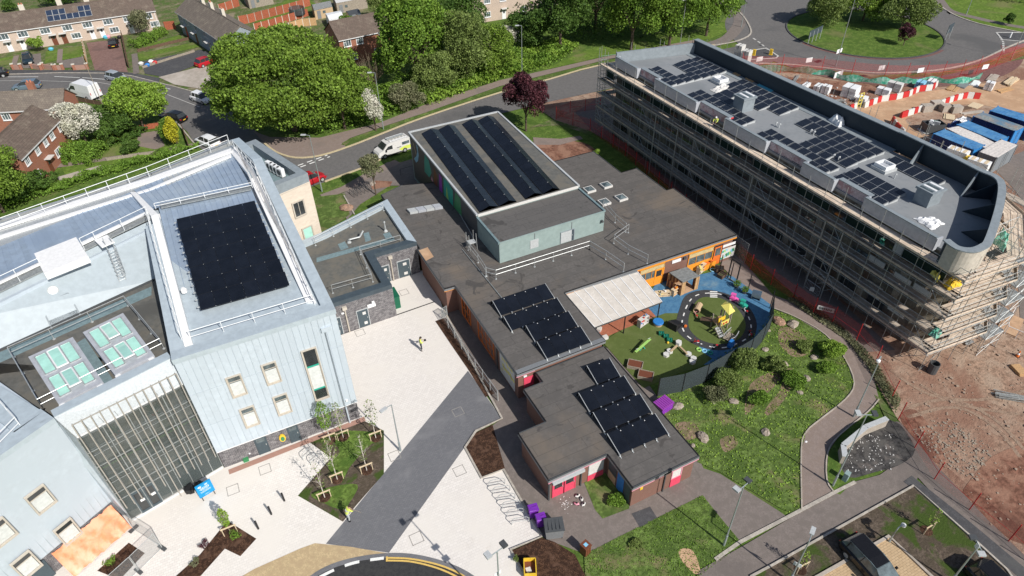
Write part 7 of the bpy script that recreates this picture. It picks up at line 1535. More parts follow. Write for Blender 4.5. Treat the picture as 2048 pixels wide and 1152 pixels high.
# ==================== VEHICLES ====================
def loft(b,secs):
 """secs: list of (x, [(y,z)...]) cross sections; closed ends"""
 n=len(secs[0][1]);base=len(b.v);vs=[(x,y,z)for x,s_ in secs for y,z in s_];fs=[]
 for k in range(len(secs)-1):
  for i in range(n):j=(i+1)%n;fs.append((k*n+i,k*n+j,(k+1)*n+j,(k+1)*n+i))
 fs+=[tuple(range(n-1,-1,-1)),tuple(range((len(secs)-1)*n,len(secs)*n))];b.add(vs,fs)
def sec(w,z0,z1,top=None):
 """body half width w, z0 sill, z1 shoulder"""
 t=top or w*.86
 return[(-w*.93,z0),(w*.93,z0),(w,z0+.22),(w*.99,z1-.12),(t,z1),(-t,z1),(-w*.99,z1-.12),(-w,z0+.22)]
def car(label,px,py,head,paint,L=4.2,W=1.76,H=1.5,kind='hatch',group='cars on the estate and car park',cat='car',name='parked_car',xy=None,glass='glass'):
 """head = heading in degrees on site; nose towards +x"""
 c=at(px,py)if xy is None else Vector((*xy,0));T=thing(name,label,cat,(c.x,c.y,.03),R(head),group);w=W/2
 b=MB();sh=.92 if H<1.6 else 1.02
 loft(b,[(-L/2,sec(w*.86,.3,sh*.86)),(-L/2+.18,sec(w*.97,.22,sh*.97)),(-L*.3,sec(w,.2,sh)),(L*.1,sec(w,.2,sh)),(L*.3,sec(w,.2,sh*.94)),(L/2-.35,sec(w*.95,.22,sh*.82)),(L/2,sec(w*.78,.32,sh*.6))]);b.build('body',paint,T,smooth=False,world=False)
 r0=-L*.46 if kind in('hatch','suv')else-L*.36
 b=MB();loft(b,[(r0,[(-w*.84,sh-.03),(w*.84,sh-.03),(w*.8,sh+.02),(-w*.8,sh+.02)]),(r0+.38,[(-w*.86,sh-.03),(w*.86,sh-.03),(w*.68,H-.08),(-w*.68,H-.08)]),(-.1,[(-w*.87,sh-.03),(w*.87,sh-.03),(w*.69,H-.02),(-w*.69,H-.02)]),(L*.1,[(-w*.87,sh-.03),(w*.87,sh-.03),(w*.66,H-.09),(-w*.66,H-.09)]),(L*.27,[(-w*.84,sh-.04),(w*.84,sh-.04),(w*.8,sh+.0),(-w*.8,sh+.0)])]);b.build('windows',glass,T,world=False)
 b=MB();loft(b,[(r0+.34,[(-w*.68,H-.1),(w*.68,H-.1),(w*.62,H-.03),(-w*.62,H-.03)]),(-.2,[(-w*.7,H-.06),(w*.7,H-.06),(w*.6,H+.01),(-w*.6,H+.01)]),(L*.09,[(-w*.67,H-.12),(w*.67,H-.12),(w*.6,H-.06),(-w*.6,H-.06)])]);b.build('roof',paint,T,world=False)
 for x0,x1 in((-L*.12,-L*.1),(r0+.42,r0+.5)):
  for s_ in(-1,1):b=MB();b.beam((x0,s_*w*.865,sh-.02),(x1,s_*w*.69,H-.06),.06,.05);b.build('pillar',paint,T,world=False)
 for x in(-L*.31,L*.31):
  for s_ in(-1,1):
   b=MB();b.tube((x,s_*(w-.2),.32),(x,s_*(w+.01),.32),.33,14);wh=b.build('wheel','rubber',T,world=False);b=MB();b.tube((x,s_*(w-.02),.32),(x,s_*(w+.02),.32),.2,10);b.build('rim','galv',wh,world=False)
 for s_ in(-1,1):
  b=MB();b.box(L/2-.22,s_*w*.62,sh*.56,.22,.36,.16);b.build('headlight','glass_sky',T,world=False)
  b=MB();b.box(-L/2+.06,s_*w*.68,sh*.66,.12,.3,.18);b.build('tail_light','red',T,world=False)
  b=MB();b.box(L*.17,s_*(w+.08),sh-.02,.16,.16,.12);b.build('mirror',paint,T,world=False)
 b=MB();b.box(-L/2-.01,0,sh*.5,.03,.5,.11);b.build('number_plate','yellow',T,world=False)
 return T
def hd(x0,y0,x1,y1):a,c=at(x0,y0),at(x1,y1);return math.degrees(math.atan2(c.y-a.y,c.x-a.x))
plain('car_silver',(.4,.44,.47),.3,metal=.2);plain('car_red',(.42,.015,.025),.25);plain('car_black',(.012,.012,.014),.2);plain('car_white',(.75,.76,.77),.3);plain('car_blue',(.2,.27,.34),.3,metal=.4);plain('car_navy',(.02,.035,.05),.2)
car('silver hatchback driving along the estate road',235,161,hd(213,155,258,166),'car_silver')
car('pale blue grey estate car mostly hidden behind the chimney at the left',56,178,hd(75,174,37,178),'car_blue',4.4)
car('white compact car with dark roof glass parked facing the junction',405,203,hd(388,196,424,208),'car_white',4.0,kind='suv')
car('black car parked beside the weeping tree',350,241,hd(368,244,332,236),'car_black',4.3)
car('white hatchback parked at the corner above the silver roof',417,290,hd(433,296,399,282),'car_white',4.3)
car('bright red car on the concrete drive beside the big tree',414,130,hd(399,134,428,124),'car_red',3.9)
car('black car parked nose out on the brick driveway',229,92,hd(228,98,229,84),'car_black',3.9)
car('dark blue car parked on the hardstanding of the terrace',58,124,hd(58,116,59,130),'car_navy',3.9)
car('dark red car parked behind the street lamp beside the pale brick tower',622,366,hd(606,372,645,356),'car_red',4.1)
car('black estate car reversed into the yellow block parking bay',1742,1142,hd(1712,1100,1785,1180),'car_black',4.7,1.85,1.55,'suv',glass='glass_sky')
car('dark car at the bottom edge of the picture in the next bay',0,0,hd(1712,1100,1785,1180),'car_black',4.6,1.85,1.5,xy=tuple(at(2000,1196)[:2]))
car('dark car at the left edge of the estate road',-8,155,180,'car_black',4.2)
def van(label,px,py,head,paint,L,W,H,rack=False,group='vans'):
 c=at(px,py);T=thing('van',label,'van',(c.x,c.y,.03),R(head),group);w=W/2
 b=MB();s1=lambda k,z0,z1,t:[(-w*k,z0),(w*k,z0),(w*k,z1*.5),(w*k*t,z1),(-w*k*t,z1),(-w*k,z1*.5)]
 loft(b,[(-L/2,s1(.97,.3,H*.98,.9)),(-L/2+.1,s1(1,.25,H,.9)),(L*.14,s1(1,.25,H,.9)),(L*.2,s1(1,.25,H*.96,.88)),(L*.34,s1(.98,.25,H*.6,.92)),(L*.46,s1(.95,.28,H*.5,.88)),(L/2,s1(.84,.35,H*.38,.9))]);b.build('body',paint,T,world=False)
 b=MB();b.add([(L*.205,-w*.78,H*.935),(L*.205,w*.78,H*.935),(L*.335,w*.84,H*.63),(L*.335,-w*.84,H*.63)],[(0,3,2,1)]);o=b.build('windscreen','glass',T,world=False);
 for v in o.data.vertices:v.co.z+=.04;v.co.x+=.02
 for s_ in(-1,1):
  b=MB();b.add([(L*.06,s_*(w*.955+.012),H*.84),(L*.19,s_*(w*.955+.012),H*.82),(L*.29,s_*(w+.004),H*.6),(L*.06,s_*(w+.004),H*.56)],[(0,1,2,3)if s_<0 else(3,2,1,0)]);b.build('side_window','glass',T,world=False)
  b=MB();b.box(L*.27,s_*(w+.12),H*.52,.14,.2,.24);b.build('mirror','black',T,world=False)
  for x in(-L*.3,L*.32):
   b=MB();b.tube((x,s_*(w-.2),.34),(x,s_*(w+.02),.34),.35,14);wh=b.build('wheel','rubber',T,world=False);b=MB();b.tube((x,s_*(w-.02),.34),(x,s_*(w+.03),.34),.21,10);b.build('rim','galv',wh,world=False)
  b=MB();b.box(L/2-.18,s_*w*.66,H*.33,.2,.34,.2);b.build('headlight','glass_sky',T,world=False);b=MB();b.box(-L/2,s_*w*.85,H*.4,.05,.12,.4);b.build('tail_light','red',T,world=False)
 b=MB();b.box(-L/2-.0,0,.25,.1,W*.9,.16);b.box(0,w*.99,.28,L*.6,.05,.12);b.box(0,-w*.99,.28,L*.6,.05,.12);b.build('bumper','black',T,world=False)
 if rack:
  for s_ in(-.62,.62):b=MB();b.beam((-L*.42,s_,H+.14),(L*.1,s_,H+.14),.09,.07);b.build('roof_rack','white',T,world=False)
  for i in range(6):b=MB();b.beam((-L*.42+i*.5,-.62,H+.12),(-L*.42+i*.5,.62,H+.12),.05,.05);b.build('rack_bar','galv',T,world=False)
  b=MB();b.box(-L*.15,-.2,H+.2,2.6,.4,.06);b.build('ladder','galv',T,world=False)
  for s_ in(-1,1):
   b=MB();b.add([(-L*.49,s_*(w+.006),.45),(-L*.2,s_*(w+.006),.45),(-L*.12,s_*(w+.006),.75),(-L*.3,s_*(w+.006),1.0),(-L*.49,s_*(w+.006),.95)],[(0,1,2,3,4)if s_<0 else(4,3,2,1,0)]);b.build('livery_band','hivis',T,world=False)
   b=MB();b.obox((-L*.46,s_*(w*.965+.02),H*.62),(1,0,0),UP,(0,s_,0),1.1,.42,.006);b.build('livery_window','glass_sky',T,world=False)
   b=MB();b.obox((-L*.2,s_*(w*.985+.008),H*.5),(1,0,0),UP,(0,s_,0),.7,.1,.005);b.obox((-L*.16,s_*(w*.985+.008),H*.42),(1,0,0),UP,(0,s_,0),1.0,.05,.005);b.build('livery_lettering','grey_dark',T,world=False)
 return T
van('white panel van parked on the estate road',172,193,hd(200,199,150,187),'car_white',6.0,2.1,2.5)
van('silver service van with roof rack and yellow band by the hall',785,306,hd(812,296,755,315),'white_dirty',5.0,1.9,1.95,True)
# ==================== LAMPS, BOLLARDS, PEOPLE ====================
def lamp(label,px,py,h,kind='arm',az=180,m_='lamp_pole',extra=(),cat='lamp post',name='street_lamp',xy=None,r=.06):
 c=at(px,py)if xy is None else Vector((*xy,0));T=thing(name,label,cat,(c.x,c.y,0),0);b=MB();b.tube((0,0,0),(0,0,min(1.3,h*.2)),r*1.5,8);b.tube((0,0,min(1.3,h*.2)),(0,0,h),r,7,r*.65);b.build('pole',m_,T,world=False)
 d=Vector((math.cos(R(az)),math.sin(R(az)),0))
 if kind=='arm':b=MB();b.tube((0,0,h),d*.5+UP*(h+.08),.035,5);b.build('arm',m_,T,world=False);b=MB();b.obox(d*.45-Vector((-d.y,d.x,0))*.14+UP*(h+.03),d,Vector((-d.y,d.x,0)),UP,.6,.28,.1);b.build('lamp_head','grey_light',T,world=False)
 if kind=='twin':
  s_=Vector((-d.y,d.x,0));b=MB();b.tube(s_*-.5+UP*h,s_*.5+UP*h,.035,5);b.build('arm',m_,T,world=False)
  for k in(-1,1):b=MB();b.obox(s_*(.55*k)-s_*.17-d*.1+UP*(h-.05),s_,d,UP,.34,.45,.14);b.build('floodlight','grey_light' if k>0 else 'grey_dark',T,world=False)
 if kind=='goose':b=MB();b.path([UP*h,UP*(h+.5)+d*.05,UP*(h+.7)+d*.3,UP*(h+.62)+d*.6],.045,6);b.build('arm',m_,T,world=False);b=MB();b.lathe(d.x*.62,d.y*.62,[(.02,h+.62),(.16,h+.55),(.16,h+.4),(.05,h+.36)],9);b.build('camera_dome','white',T,world=False)
 for e in extra:
  z,w_,hh,mm=e;b=MB();s_=Vector((-d.y,d.x,0));b.obox(s_*(-w_/2)+d*.08+UP*z,s_,UP,d,w_,hh,.03);b.build('sign_plate',mm,T,world=False)
 return T
lamp('twin floodlight pole standing on the school lawn',1447.3,1091.3,7.1,'twin',100)
lamp('tall lamp post beside the low block wall and burnt ground',1665.3,972,8.2,'twin',60)
lamp('camera pole with curved neck beside the garden footpath',1706.7,834,6.6,'goose',200)
lamp('slim lamp post in the pale paving beside the dark sett path',801,902.3,5.6,'arm',200)
lamp('street lamp on the footpath beside the pale brick tower',644.3,383.3,7.8,'arm',150)
lamp('street lamp on the verge in front of the white hawthorn',767,259.3,8.6,'arm',160)
lamp('street lamp hidden at its foot by undergrowth left of the copper beech',1044,158,8.8,'arm',160)
lamp('tall street lamp in front of the roundabout',1671,133,11.5,'arm',100,extra=((2.3,1.6,.7,'white'),))
lamp('street lamp beside the park path before the chestnuts',1482,55,7.5,'arm',150)
lamp('dark traffic post at the crossing behind the scaffold',1358,104,9,'arm',170,'galv_dull')
lamp('lamp post on the far verge beyond the roundabout',1932,30,8,'arm',100)
lamp('lamp post at the right edge by the splitter island',2022,118,8,'arm',100)
lamp('parking lamp with a white notice at mid height',1578,1165,5.2,'arm',30,extra=((2.0,.5,.35,'white'),))
lamp('short camera pole inside the corner of the verge bed',1778,1084,1.2,'goose',0)
lamp('triple camera pole at the lower right corner',1900,1165,4.6,'twin',150,extra=((4.3,.3,.5,'white'),))
lamp('dark telegraph pole between the terrace drive and the estate road',205,208,8,'none',0,'timber_grey')
lamp('tall car park mast with white sign boards near the cycle stands',0,0,8.4,'twin',100,xy=(7.75,18.6),extra=((5.6,.5,.35,'white'),(4.6,.45,.4,'glass_sky')))
def cyl_thing(name,label,cat,px,py,r,h,m_,group=None,lean=0):
 c=at(px,py);b=MB();b.tube((c.x,c.y,0),(c.x,c.y,h),r,9);b.lathe(c.x,c.y,[(r,h),(r*.6,h+.04)],9);return tag(b.build(name,m_),label,cat,group)
for i,(x,y,lb)in enumerate(((569,1002,'slim black bollard furthest right on the pale paving'),(543,1029,'middle black bollard on the pale paving'),(517,1058,'slim black bollard nearest the bark bed'))):cyl_thing('bollard',lb,'bollard',x,y,.075,1.0,'black','black bollards in front of the entrance')
for x,y,lb in((1450-0,0,''),(1483+24,111,'yellow illuminated bollard on the left of the splitter island'),(1541,110,'yellow illuminated bollard at the point of the splitter island')):
 if lb:c=at(x,y);b=MB();b.box(c.x,c.y,.05,.35,.5,1.0,.5);b.box(c.x,c.y,.0,.5,.6,.1,.5);tag(b.build('traffic_bollard','yellow'),lb,'bollard','traffic island bollards')
cyl_thing('traffic_bollard','white keep left bollard on the far splitter island','bollard',2019,76,.15,1.0,'white')
def cone(label,px,py):
 c=at(px,py);T=thing('traffic_cone',label,'cone',c,0,'traffic cones');b=MB();b.box(0,0,0,.4,.4,.04);b.build('base','black',T,world=False)
 b=MB();b.lathe(0,0,[(.16,.04),(.115,.28)],10);b.lathe(0,0,[(.075,.48),(.03,.72)],10);b.build('body','orange_deep',T,world=False);b=MB();b.lathe(0,0,[(.115,.28),(.075,.48)],10);b.build('white_band','white',T,world=False)
cone('orange traffic cone standing on the dirt right of the stair tower',2034,713);
def person(label,px,py,face,pose,top,legs,h=1.75,held=None,hat=None,z=0.0,group=None):
 """skinned figure, built round named joints; face = heading on site in degrees"""
 c=at(px,py,z);T=thing('person',label,'person',(c.x,c.y,z),R(face),group);k=h/1.75
 J=dict(pelvis=(0,0,.95),belly=(.0,0,1.1),chest=(.01,0,1.3),neck=(.02,0,1.47),head=(.04,0,1.6),lh=(0,.1,.9),rh=(0,-.1,.9),lk=(.05,.12,.5),rk=(.03,-.12,.5),la=(.0,.13,.08),ra=(-.06,-.13,.08),lt=(.15,.15,.04),rt=(.1,-.15,.04),ls=(.0,.19,1.4),rs=(.0,-.19,1.4),le=(.08,.27,1.14),re=(.08,-.27,1.14),lw=(.28,.2,1.1),rw=(.28,-.2,1.1))
 J.update(pose)
 names=list(J);V=[Vector(J[n_])*k for n_ in names];ix={n_:i for i,n_ in enumerate(names)}
 E=[('pelvis','belly'),('belly','chest'),('chest','neck'),('neck','head'),('pelvis','lh'),('pelvis','rh'),('lh','lk'),('rh','rk'),('lk','la'),('rk','ra'),('la','lt'),('ra','rt'),('chest','ls'),('chest','rs'),('ls','le'),('rs','re'),('le','lw'),('re','rw')]
 rad=dict(pelvis=.15,belly=.14,chest=.17,neck=.06,head=.1,lh=.1,rh=.1,lk=.07,rk=.07,la=.045,ra=.045,lt=.04,rt=.04,ls=.08,rs=.08,le=.05,re=.05,lw=.035,rw=.035)
 me=bpy.data.meshes.new('body');me.from_pydata([tuple(v)for v in V],[(ix[a],ix[c_])for a,c_ in E],[]);me.update()
 o=bpy.data.objects.new('body',me);col.objects.link(o);o.modifiers.new('skin','SKIN')
 for n_,i in ix.items():s_=me.skin_vertices[0].data[i];s_.radius=(rad[n_]*k,rad[n_]*k);s_.use_root=(n_=='pelvis')
 sb=o.modifiers.new('sub','SUBSURF');sb.levels=1;sb.render_levels=1
 dg=bpy.context.evaluated_depsgraph_get();ev=bpy.data.meshes.new_from_object(o.evaluated_get(dg));ev.name='body';bpy.data.objects.remove(o)
 for mm in(top,legs,'skin','black'):ev.materials.append(M(mm))
 hip=V[ix['pelvis']];nk=V[ix['neck']];
 for p in ev.polygons:
  ce=p.center;best=min(range(len(V)),key=lambda i:(V[i]-ce).length-rad[names[i]]*.6);nm=names[best]
  p.material_index=2 if nm in('head','neck','lw','rw')else 1 if nm in('lk','rk','lh','rh')or(nm=='pelvis' and ce.z<hip.z)else 3 if nm in('la','ra','lt','rt')else 0;p.use_smooth=True
 o=bpy.data.objects.new('body',ev);col.objects.link(o);o.parent=T
 hv=V[ix['head']];b=MB();b.lathe(hv.x,hv.y,[(.115*k,hv.z+.01),(.12*k,hv.z+.06),(.09*k,hv.z+.12),(.03*k,hv.z+.15)],9);b.build('hard_hat' if hat else 'hair',hat or 'hair',T,world=False)
 for s_ in('l','r'):
  wv=V[ix[s_+'w']];ev_=V[ix[s_+'e']];d=(wv-ev_).normalized();sd_=d.cross(UP).normalized();b=MB();b.obox(wv+d*.02-sd_*.035-UP*.012,d,sd_,UP,.08,.07,.025)
  for q_ in range(4):b.tube(wv+d*.1+sd_*(-.028+q_*.019),wv+d*(.16+.015*(q_ in(1,2)))+sd_*(-.028+q_*.019)-UP*.02,.009,4)
  b.tube(wv+d*.05+sd_*.03*(1 if s_=='l' else-1),wv+d*.1+sd_*.065*(1 if s_=='l' else-1),.01,4);b.build('hand','skin',T,world=False)
 if top=='hivis':
  for z0 in(1.12,1.25):
   b=MB();b.lathe((V[ix['belly']].x+V[ix['chest']].x)/2,0,[(.185*k,z0*k-.0+hip.z-.95*k),(.185*k,(z0+.045)*k+hip.z-.95*k)],10,.85,1.05);b.build('reflective_band','grey_light',T,world=False)
 if held=='tablet':m_=(V[ix['lw']]+V[ix['rw']])/2;b=MB();b.box(m_.x+.12,m_.y,m_.z+.02,.2,.26,.02);b.build('held_controller','black',T,world=False)
 if held=='tool':
  wv=V[ix['rw']];b=MB();b.tube(wv+Vector((.05,0,0)),Vector((wv.x+.5,wv.y,.05)),.02,5);b.build('held_tool','timber_grey',T,world=False)
 return T
person('man in a yellow high visibility jacket standing alone on the pale paving holding a controller',843,701,-10,dict(lw=(.33,.08,1.18),rw=(.33,-.08,1.18),head=(.07,0,1.59)),'hivis','trousers',held='tablet')
person('person in a yellow vest bending with a tool at the edge of the planting bed',698,1042,20,dict(belly=(.06,0,1.1),chest=(.18,0,1.27),neck=(.3,0,1.38),head=(.38,0,1.48),ls=(.2,.19,1.35),rs=(.2,-.19,1.35),le=(.34,.24,1.1),re=(.34,-.24,1.1),lw=(.45,.12,.92),rw=(.5,-.1,.92)),'hivis','grey_light',held='tool')
person('scaffolder in a green vest crouching on the top lift',1431,253,200,dict(pelvis=(0,0,.5),lh=(.05,.1,.47),rh=(.05,-.1,.47),lk=(.35,.14,.45),rk=(.3,-.14,.3),la=(.12,.14,.08),ra=(-.05,-.13,.08),lt=(.26,.15,.04),rt=(.06,-.15,.04),belly=(.03,0,.66),chest=(.1,0,.86),neck=(.17,0,1.02),head=(.22,0,1.13),ls=(.1,.19,.96),rs=(.1,-.19,.96),le=(.3,.24,.8),re=(.3,-.24,.8),lw=(.45,.15,.6),rw=(.45,-.15,.6)),'hivis','trousers',hat='white',z=10.05)
sg=at(418,993);T=thing('blue_sign','bright blue information sign with white lettering beside the glazed entrance','sign',(sg.x,sg.y,0),math.atan2(gd.y,gd.x)+.0)
b=MB();b.box(0,0,.35,1.15,.12,1.35);b.build('panel','blue_sign',T,world=False)
for s_ in(-.45,.45):b=MB();b.box(s_,0.0,0,.06,.3,.38);b.build('leg','grey_dark',T,world=False)
b=MB()
b.add([(-.3+.13*math.cos(a),-.064,1.5+.09*math.sin(a))for a in[2*PI*i/12 for i in range(12)]],[tuple(range(12))]);b.obox((.08,-.06,1.52),(1,0,0),UP,(0,-1,0),.22,.05,.004);b.obox((.08,-.06,1.44),(1,0,0),UP,(0,-1,0),.2,.04,.004);b.build('emblem','white',T,world=False)
b=MB()
for r_,(z,w_)in enumerate(((1.3,.6),(1.21,.74),(1.12,.66),(1.0,.5),(.9,.78),(.82,.7),(.5,.3))):
 x=-w_/2;rgx=random.Random(r_)
 while x<w_/2:l_=rgx.uniform(.04,.12);b.obox((x,-.06,z),(1,0,0),UP,(0,-1,0),min(l_,w_/2-x+.02),.045 if r_<3 else .03,.004);x+=l_+.025
b.build('lettering','white',T,world=False)
for i,(x,y,lb)in enumerate(((381,985,'black plastic wrapped bundle left of the blue sign'),(400,974,'dark cable drum and bags behind the blue sign'))):
 c=at(x,y);b=MB();rgx=random.Random(i)
 for k in range(5):b.box(c.x+rgx.uniform(-.25,.25),c.y+rgx.uniform(-.2,.2),0.03+k*.06,rgx.uniform(.25,.5),rgx.uniform(.2,.45),rgx.uniform(.15,.45),rgx.uniform(0,3))
 tag(b.build('bundle','black'),lb,'bundle')
def heras(label,pts,h=1.9,m_='galv',step=3.4,mesh='mesh_grey',group='temporary mesh fence panels',feet=True,name='site_fence'):
 T=thing(name,label,'fence',(*pts[0][:2],0),0,group)
 for a,c in zip(pts,pts[1:]):
  q_=along((*a[:2],0),(*c[:2],0),step)
  for d,e in zip(q_,q_[1:]):
   u_=(e-d).normalized();b=MB();A_=d+u_*.03;B_=e-u_*.03;b.path([A_+UP*.1,A_+UP*h,B_+UP*h,B_+UP*.1,A_+UP*.1],.022,5);f=b.build('panel_frame',m_,T)
   b=MB();n_=Vector((-u_.y,u_.x,0))*.004;b.add([A_+UP*.12,B_+UP*.12,B_+UP*(h-.02),A_+UP*(h-.02)],[(0,1,2,3)]);b.build('mesh',mesh,f)
   b=MB();b.box(A_.x,A_.y,0,.7,.25,.13,math.atan2(u_.y,u_.x)+PI/2);b.build('foot','grey_dark',T)
 return T
zt=lambda x,y:tuple(at(*zm(200,900,5.486,[(x,y)])[0],0)[:2])
heras('temporary mesh fence panels around the small bark bed by the orange sheeting',[zt(370,870),zt(690,1075),zt(430,1330),zt(180,1560)])
def bin_(label,px,py,rz,w_,d_,h,body,lid,wheels=2,group=None,name='wheelie_bin'):
 c=at(px,py);T=thing(name,label,'bin',(c.x,c.y,.02),R(rz),group);b=MB();k=.86
 b.add([(-w_/2*k,-d_/2*k,.08),(w_/2*k,-d_/2*k,.08),(w_/2*k,d_/2*k,.08),(-w_/2*k,d_/2*k,.08),(-w_/2,-d_/2,h),(w_/2,-d_/2,h),(w_/2,d_/2,h),(-w_/2,d_/2,h)],[(3,2,1,0),(4,5,6,7),(0,1,5,4),(1,2,6,5),(2,3,7,6),(3,0,4,7)]);b.build('body',body,T,world=False)
 b=MB();b.add([(-w_/2-.03,-d_/2-.05,h+.01),(w_/2+.03,-d_/2-.05,h+.01),(w_/2+.03,d_/2+.05,h+.09),(-w_/2-.03,d_/2+.05,h+.09),(-w_/2-.03,-d_/2-.05,h+.06),(w_/2+.03,-d_/2-.05,h+.06),(w_/2-.03,d_/2,h+.16),(-w_/2+.03,d_/2,h+.16)],[(3,2,1,0),(4,5,6,7),(0,1,5,4),(1,2,6,5),(2,3,7,6),(3,0,4,7)]);ld=b.build('lid',lid,T,world=False)
 for i in range(1,5 if w_>1 else 2):b=MB();b.box(-w_/2+w_*i/(5 if w_>1 else 2),0,h+.09,.05,d_*.85,.06);b.build('lid_rib',lid,ld,world=False)
 for sx_ in(-1,1):
  for sy_ in((1,)if wheels==2 else(-1,1)):b=MB();b.tube((sx_*w_*.4-.03,sy_*d_*.36,.09),(sx_*w_*.4+.03,sy_*d_*.36,.09),.1,8);b.build('wheel','black',T,world=False)
 b=MB();b.tube((-w_*.4,d_/2+.08,h),(w_*.4,d_/2+.08,h),.02,5);b.build('handle','black',T,world=False)
 return T
bin_('purple wheelie bin furthest from the grey container bin',1066,1032,80,.58,.66,1.0,'purple','purple',group='purple wheelie bins');bin_('purple wheelie bin standing against the grey container bin',1081,1050,80,.58,.66,1.0,'purple','purple',group='purple wheelie bins')
bin_('large dark grey four wheeled waste bin beside the purple bins',1107,1068,-20,1.35,1.0,1.15,'grey','grey_dark',4,name='waste_container')
T=thing('litter_bin','brown slatted litter bin with a turquoise label on top','litter bin',at(1170,1106),R(15));b=MB();b.box(0,0,.08,.52,.52,.9);b.build('body','brown',T,world=False);b=MB();b.box(0,0,.98,.6,.6,.12);b.build('top','brown',T,world=False);b=MB();b.box(0,0,1.1,.26,.26,.006);b.build('label','blue_light',T,world=False)
for s_ in(-.2,0,.2):b=MB();b.box(s_,-.265,.12,.12,.03,.8);b.build('slat','brown',T,world=False)
T=thing('grit_tub','open yellow plastic tub at the corner of the pale paving','tub',at(1060,1142),R(65));b=MB()
for a,c_,w_,d_ in((0,-.4,1.1,.06),(0,.4,1.1,.06),(-.55,0,.06,.8),(.55,0,.06,.8)):b.box(a,c_,0,w_,d_,.7)
b.build('side','yellow',T,world=False);b=MB();b.box(0,0,.02,1.05,.76,.3);b.build('contents','brown',T,world=False);b=MB();b.box(-.1,.1,.33,.4,.35,.02,.3);b.build('paper','white_dirty',T,world=False)
for i,(x,y,m_,lb)in enumerate(((1155,993,'white_dirty','white ride on toy nearest the chalk splash'),(1163,999,'white_dirty','second white ride on toy'),(1153,1009,'pink_pale','red and cream toy at the left of the cluster'),(1167,1010,'white_dirty','black and white toy at the bottom of the cluster'))):
 c=at(x,y);T=thing('toy',lb+' outside the annexe doors','toy',c,i*1.2);b=MB();b.lathe(0,0,[(.2,.08),(.22,.2),(.1,.32)],8,1.4,.8);b.build('body',m_,T,world=False);b=MB();b.lathe(0,0,[(.13,.28),(.12,.33)],8,1.2,.8);b.build('seat','black',T,world=False)
 for sx_ in(-.2,.2):
  for sy_ in(-.13,.13):b=MB();b.tube((sx_,sy_-.03,.07),(sx_,sy_+.03,.07),.07,8);b.build('wheel','black',T,world=False)
b=MB();rgx=random.Random(2);c=at(1133,1008)
for k in range(60):a=rgx.uniform(0,6.28);r_=abs(rgx.gauss(0,.3));b.box(c.x+r_*math.cos(a),c.y+r_*math.sin(a),.05,rgx.uniform(.02,.08),rgx.uniform(.02,.08),.004,a)
stuff(b.build('chalk_splash','paint_white'),'white powder splash on the tarmac outside the pink doors','splash')
def hoop(label,x0,y0,x1,y1,group,m_='galv',h=.8):
 a,c=at(x0,y0),at(x1,y1);u_=(c-a);b=MB();pts=[a+UP*.02,a+UP*(h-.2),a+u_*.15+UP*h,a+u_*.85+UP*h,c+UP*(h-.2),c+UP*.02];b.path(pts,.028,6);b.tube(a+UP*.35,c+UP*.35,.02,5);return tag(b.build('cycle_stand',m_),label,'cycle stand',group)
st_=[((978,974),(1010,968)),((986,988),(1020,982)),((996,1003),(1030,998)),((1005,1017),(1040,1012)),((1014,1033),(1048,1028)),((1024,1050),(1058,1045))]
for i,((x0,y0),(x1,y1))in enumerate(st_):hoop('%s steel cycle hoop from the bark bed, in the row beside the purple bins'%['first','second','third','fourth','fifth','sixth'][i],x0,y0,x1,y1,'cycle hoops beside the annexe')
hoop('left steel cycle hoop in front of the clad wall',607,921,622,908,'cycle hoops by the clad wall');hoop('right steel cycle hoop in front of the clad wall',622,929,637,917,'cycle hoops by the clad wall')
for i in range(6):hoop('%s dark cycle hoop on the school forecourt near the slim tree'%['first','second','third','fourth','fifth','sixth'][i],700+i*7,388-i*2.6,709+i*7,396-i*2.6,'forecourt cycle hoops','grey_dark')
c=at(790,350);T=thing('forecourt_handrail','dark ramp handrail in the shade beside the hall','handrail',c);b=MB();b.path([at(802,352),at(802,352)+UP*1,at(835,342)+UP*1,at(835,342)],.03,5);b.build('rail','grey_dark',T)
c=at(1325,818);T=thing('crate_stack','purple lidded storage box against the playground fence','storage box',c,R(10));b=MB();b.box(0,0,.0,1.3,1.0,.75);b.build('body','purple',T,world=False)
b=MB();b.box(0,0,.75,1.4,1.1,.12);b.build('lid','magenta',T,world=False)
for i in range(6):b=MB();b.box(-.5+i*.2,0,.87,.05,1.0,.04);b.build('lid_rib','magenta',T,world=False)
for i in range(2):b=MB();b.box(0,-.52,.2+i*.25,1.25,.04,.05);b.build('moulding','magenta',T,world=False)
plain('rubble_brown',(.34,.26,.2),.9)
def wallrun(label,pts,w_,h,m_,name='low_wall'):
 p=[at(x,y)for x,y in pts];T=thing(name,label,'wall',p[0])
 for a,c_ in zip(p,p[1:]):b=MB();b.beam(a+UP*h/2,c_+UP*h/2,w_,h);b.build('wall',m_,T);b=MB();b.beam(a+UP*(h+.03),c_+UP*(h+.03),w_+.06,.06);b.build('cap','grey_light',T)
wallrun('low pale block wall bending round the burnt ground',[(1683,928),(1680,905),(1725,868),(1767,851)],.35,.9,'concrete')
c=at(1689,960);b=MB();b.box(c.x,c.y,0,.45,.35,.9,.3);tag(b.build('feeder_pillar','cabin_teal'),'small grey metal cabinet at the foot of the tall lamp post','cabinet')
b=MB();rgx=random.Random(9)
for k in range(110):
 p=at(rgx.uniform(1695,1790),rgx.uniform(868,945));b.box(p.x,p.y,.05,rgx.uniform(.02,.12),rgx.uniform(.02,.09),rgx.uniform(.01,.06),rgx.uniform(0,3))
stuff(b.build('litter','white_dirty'),'scattered litter and ash on the burnt ground behind the block wall','litter')
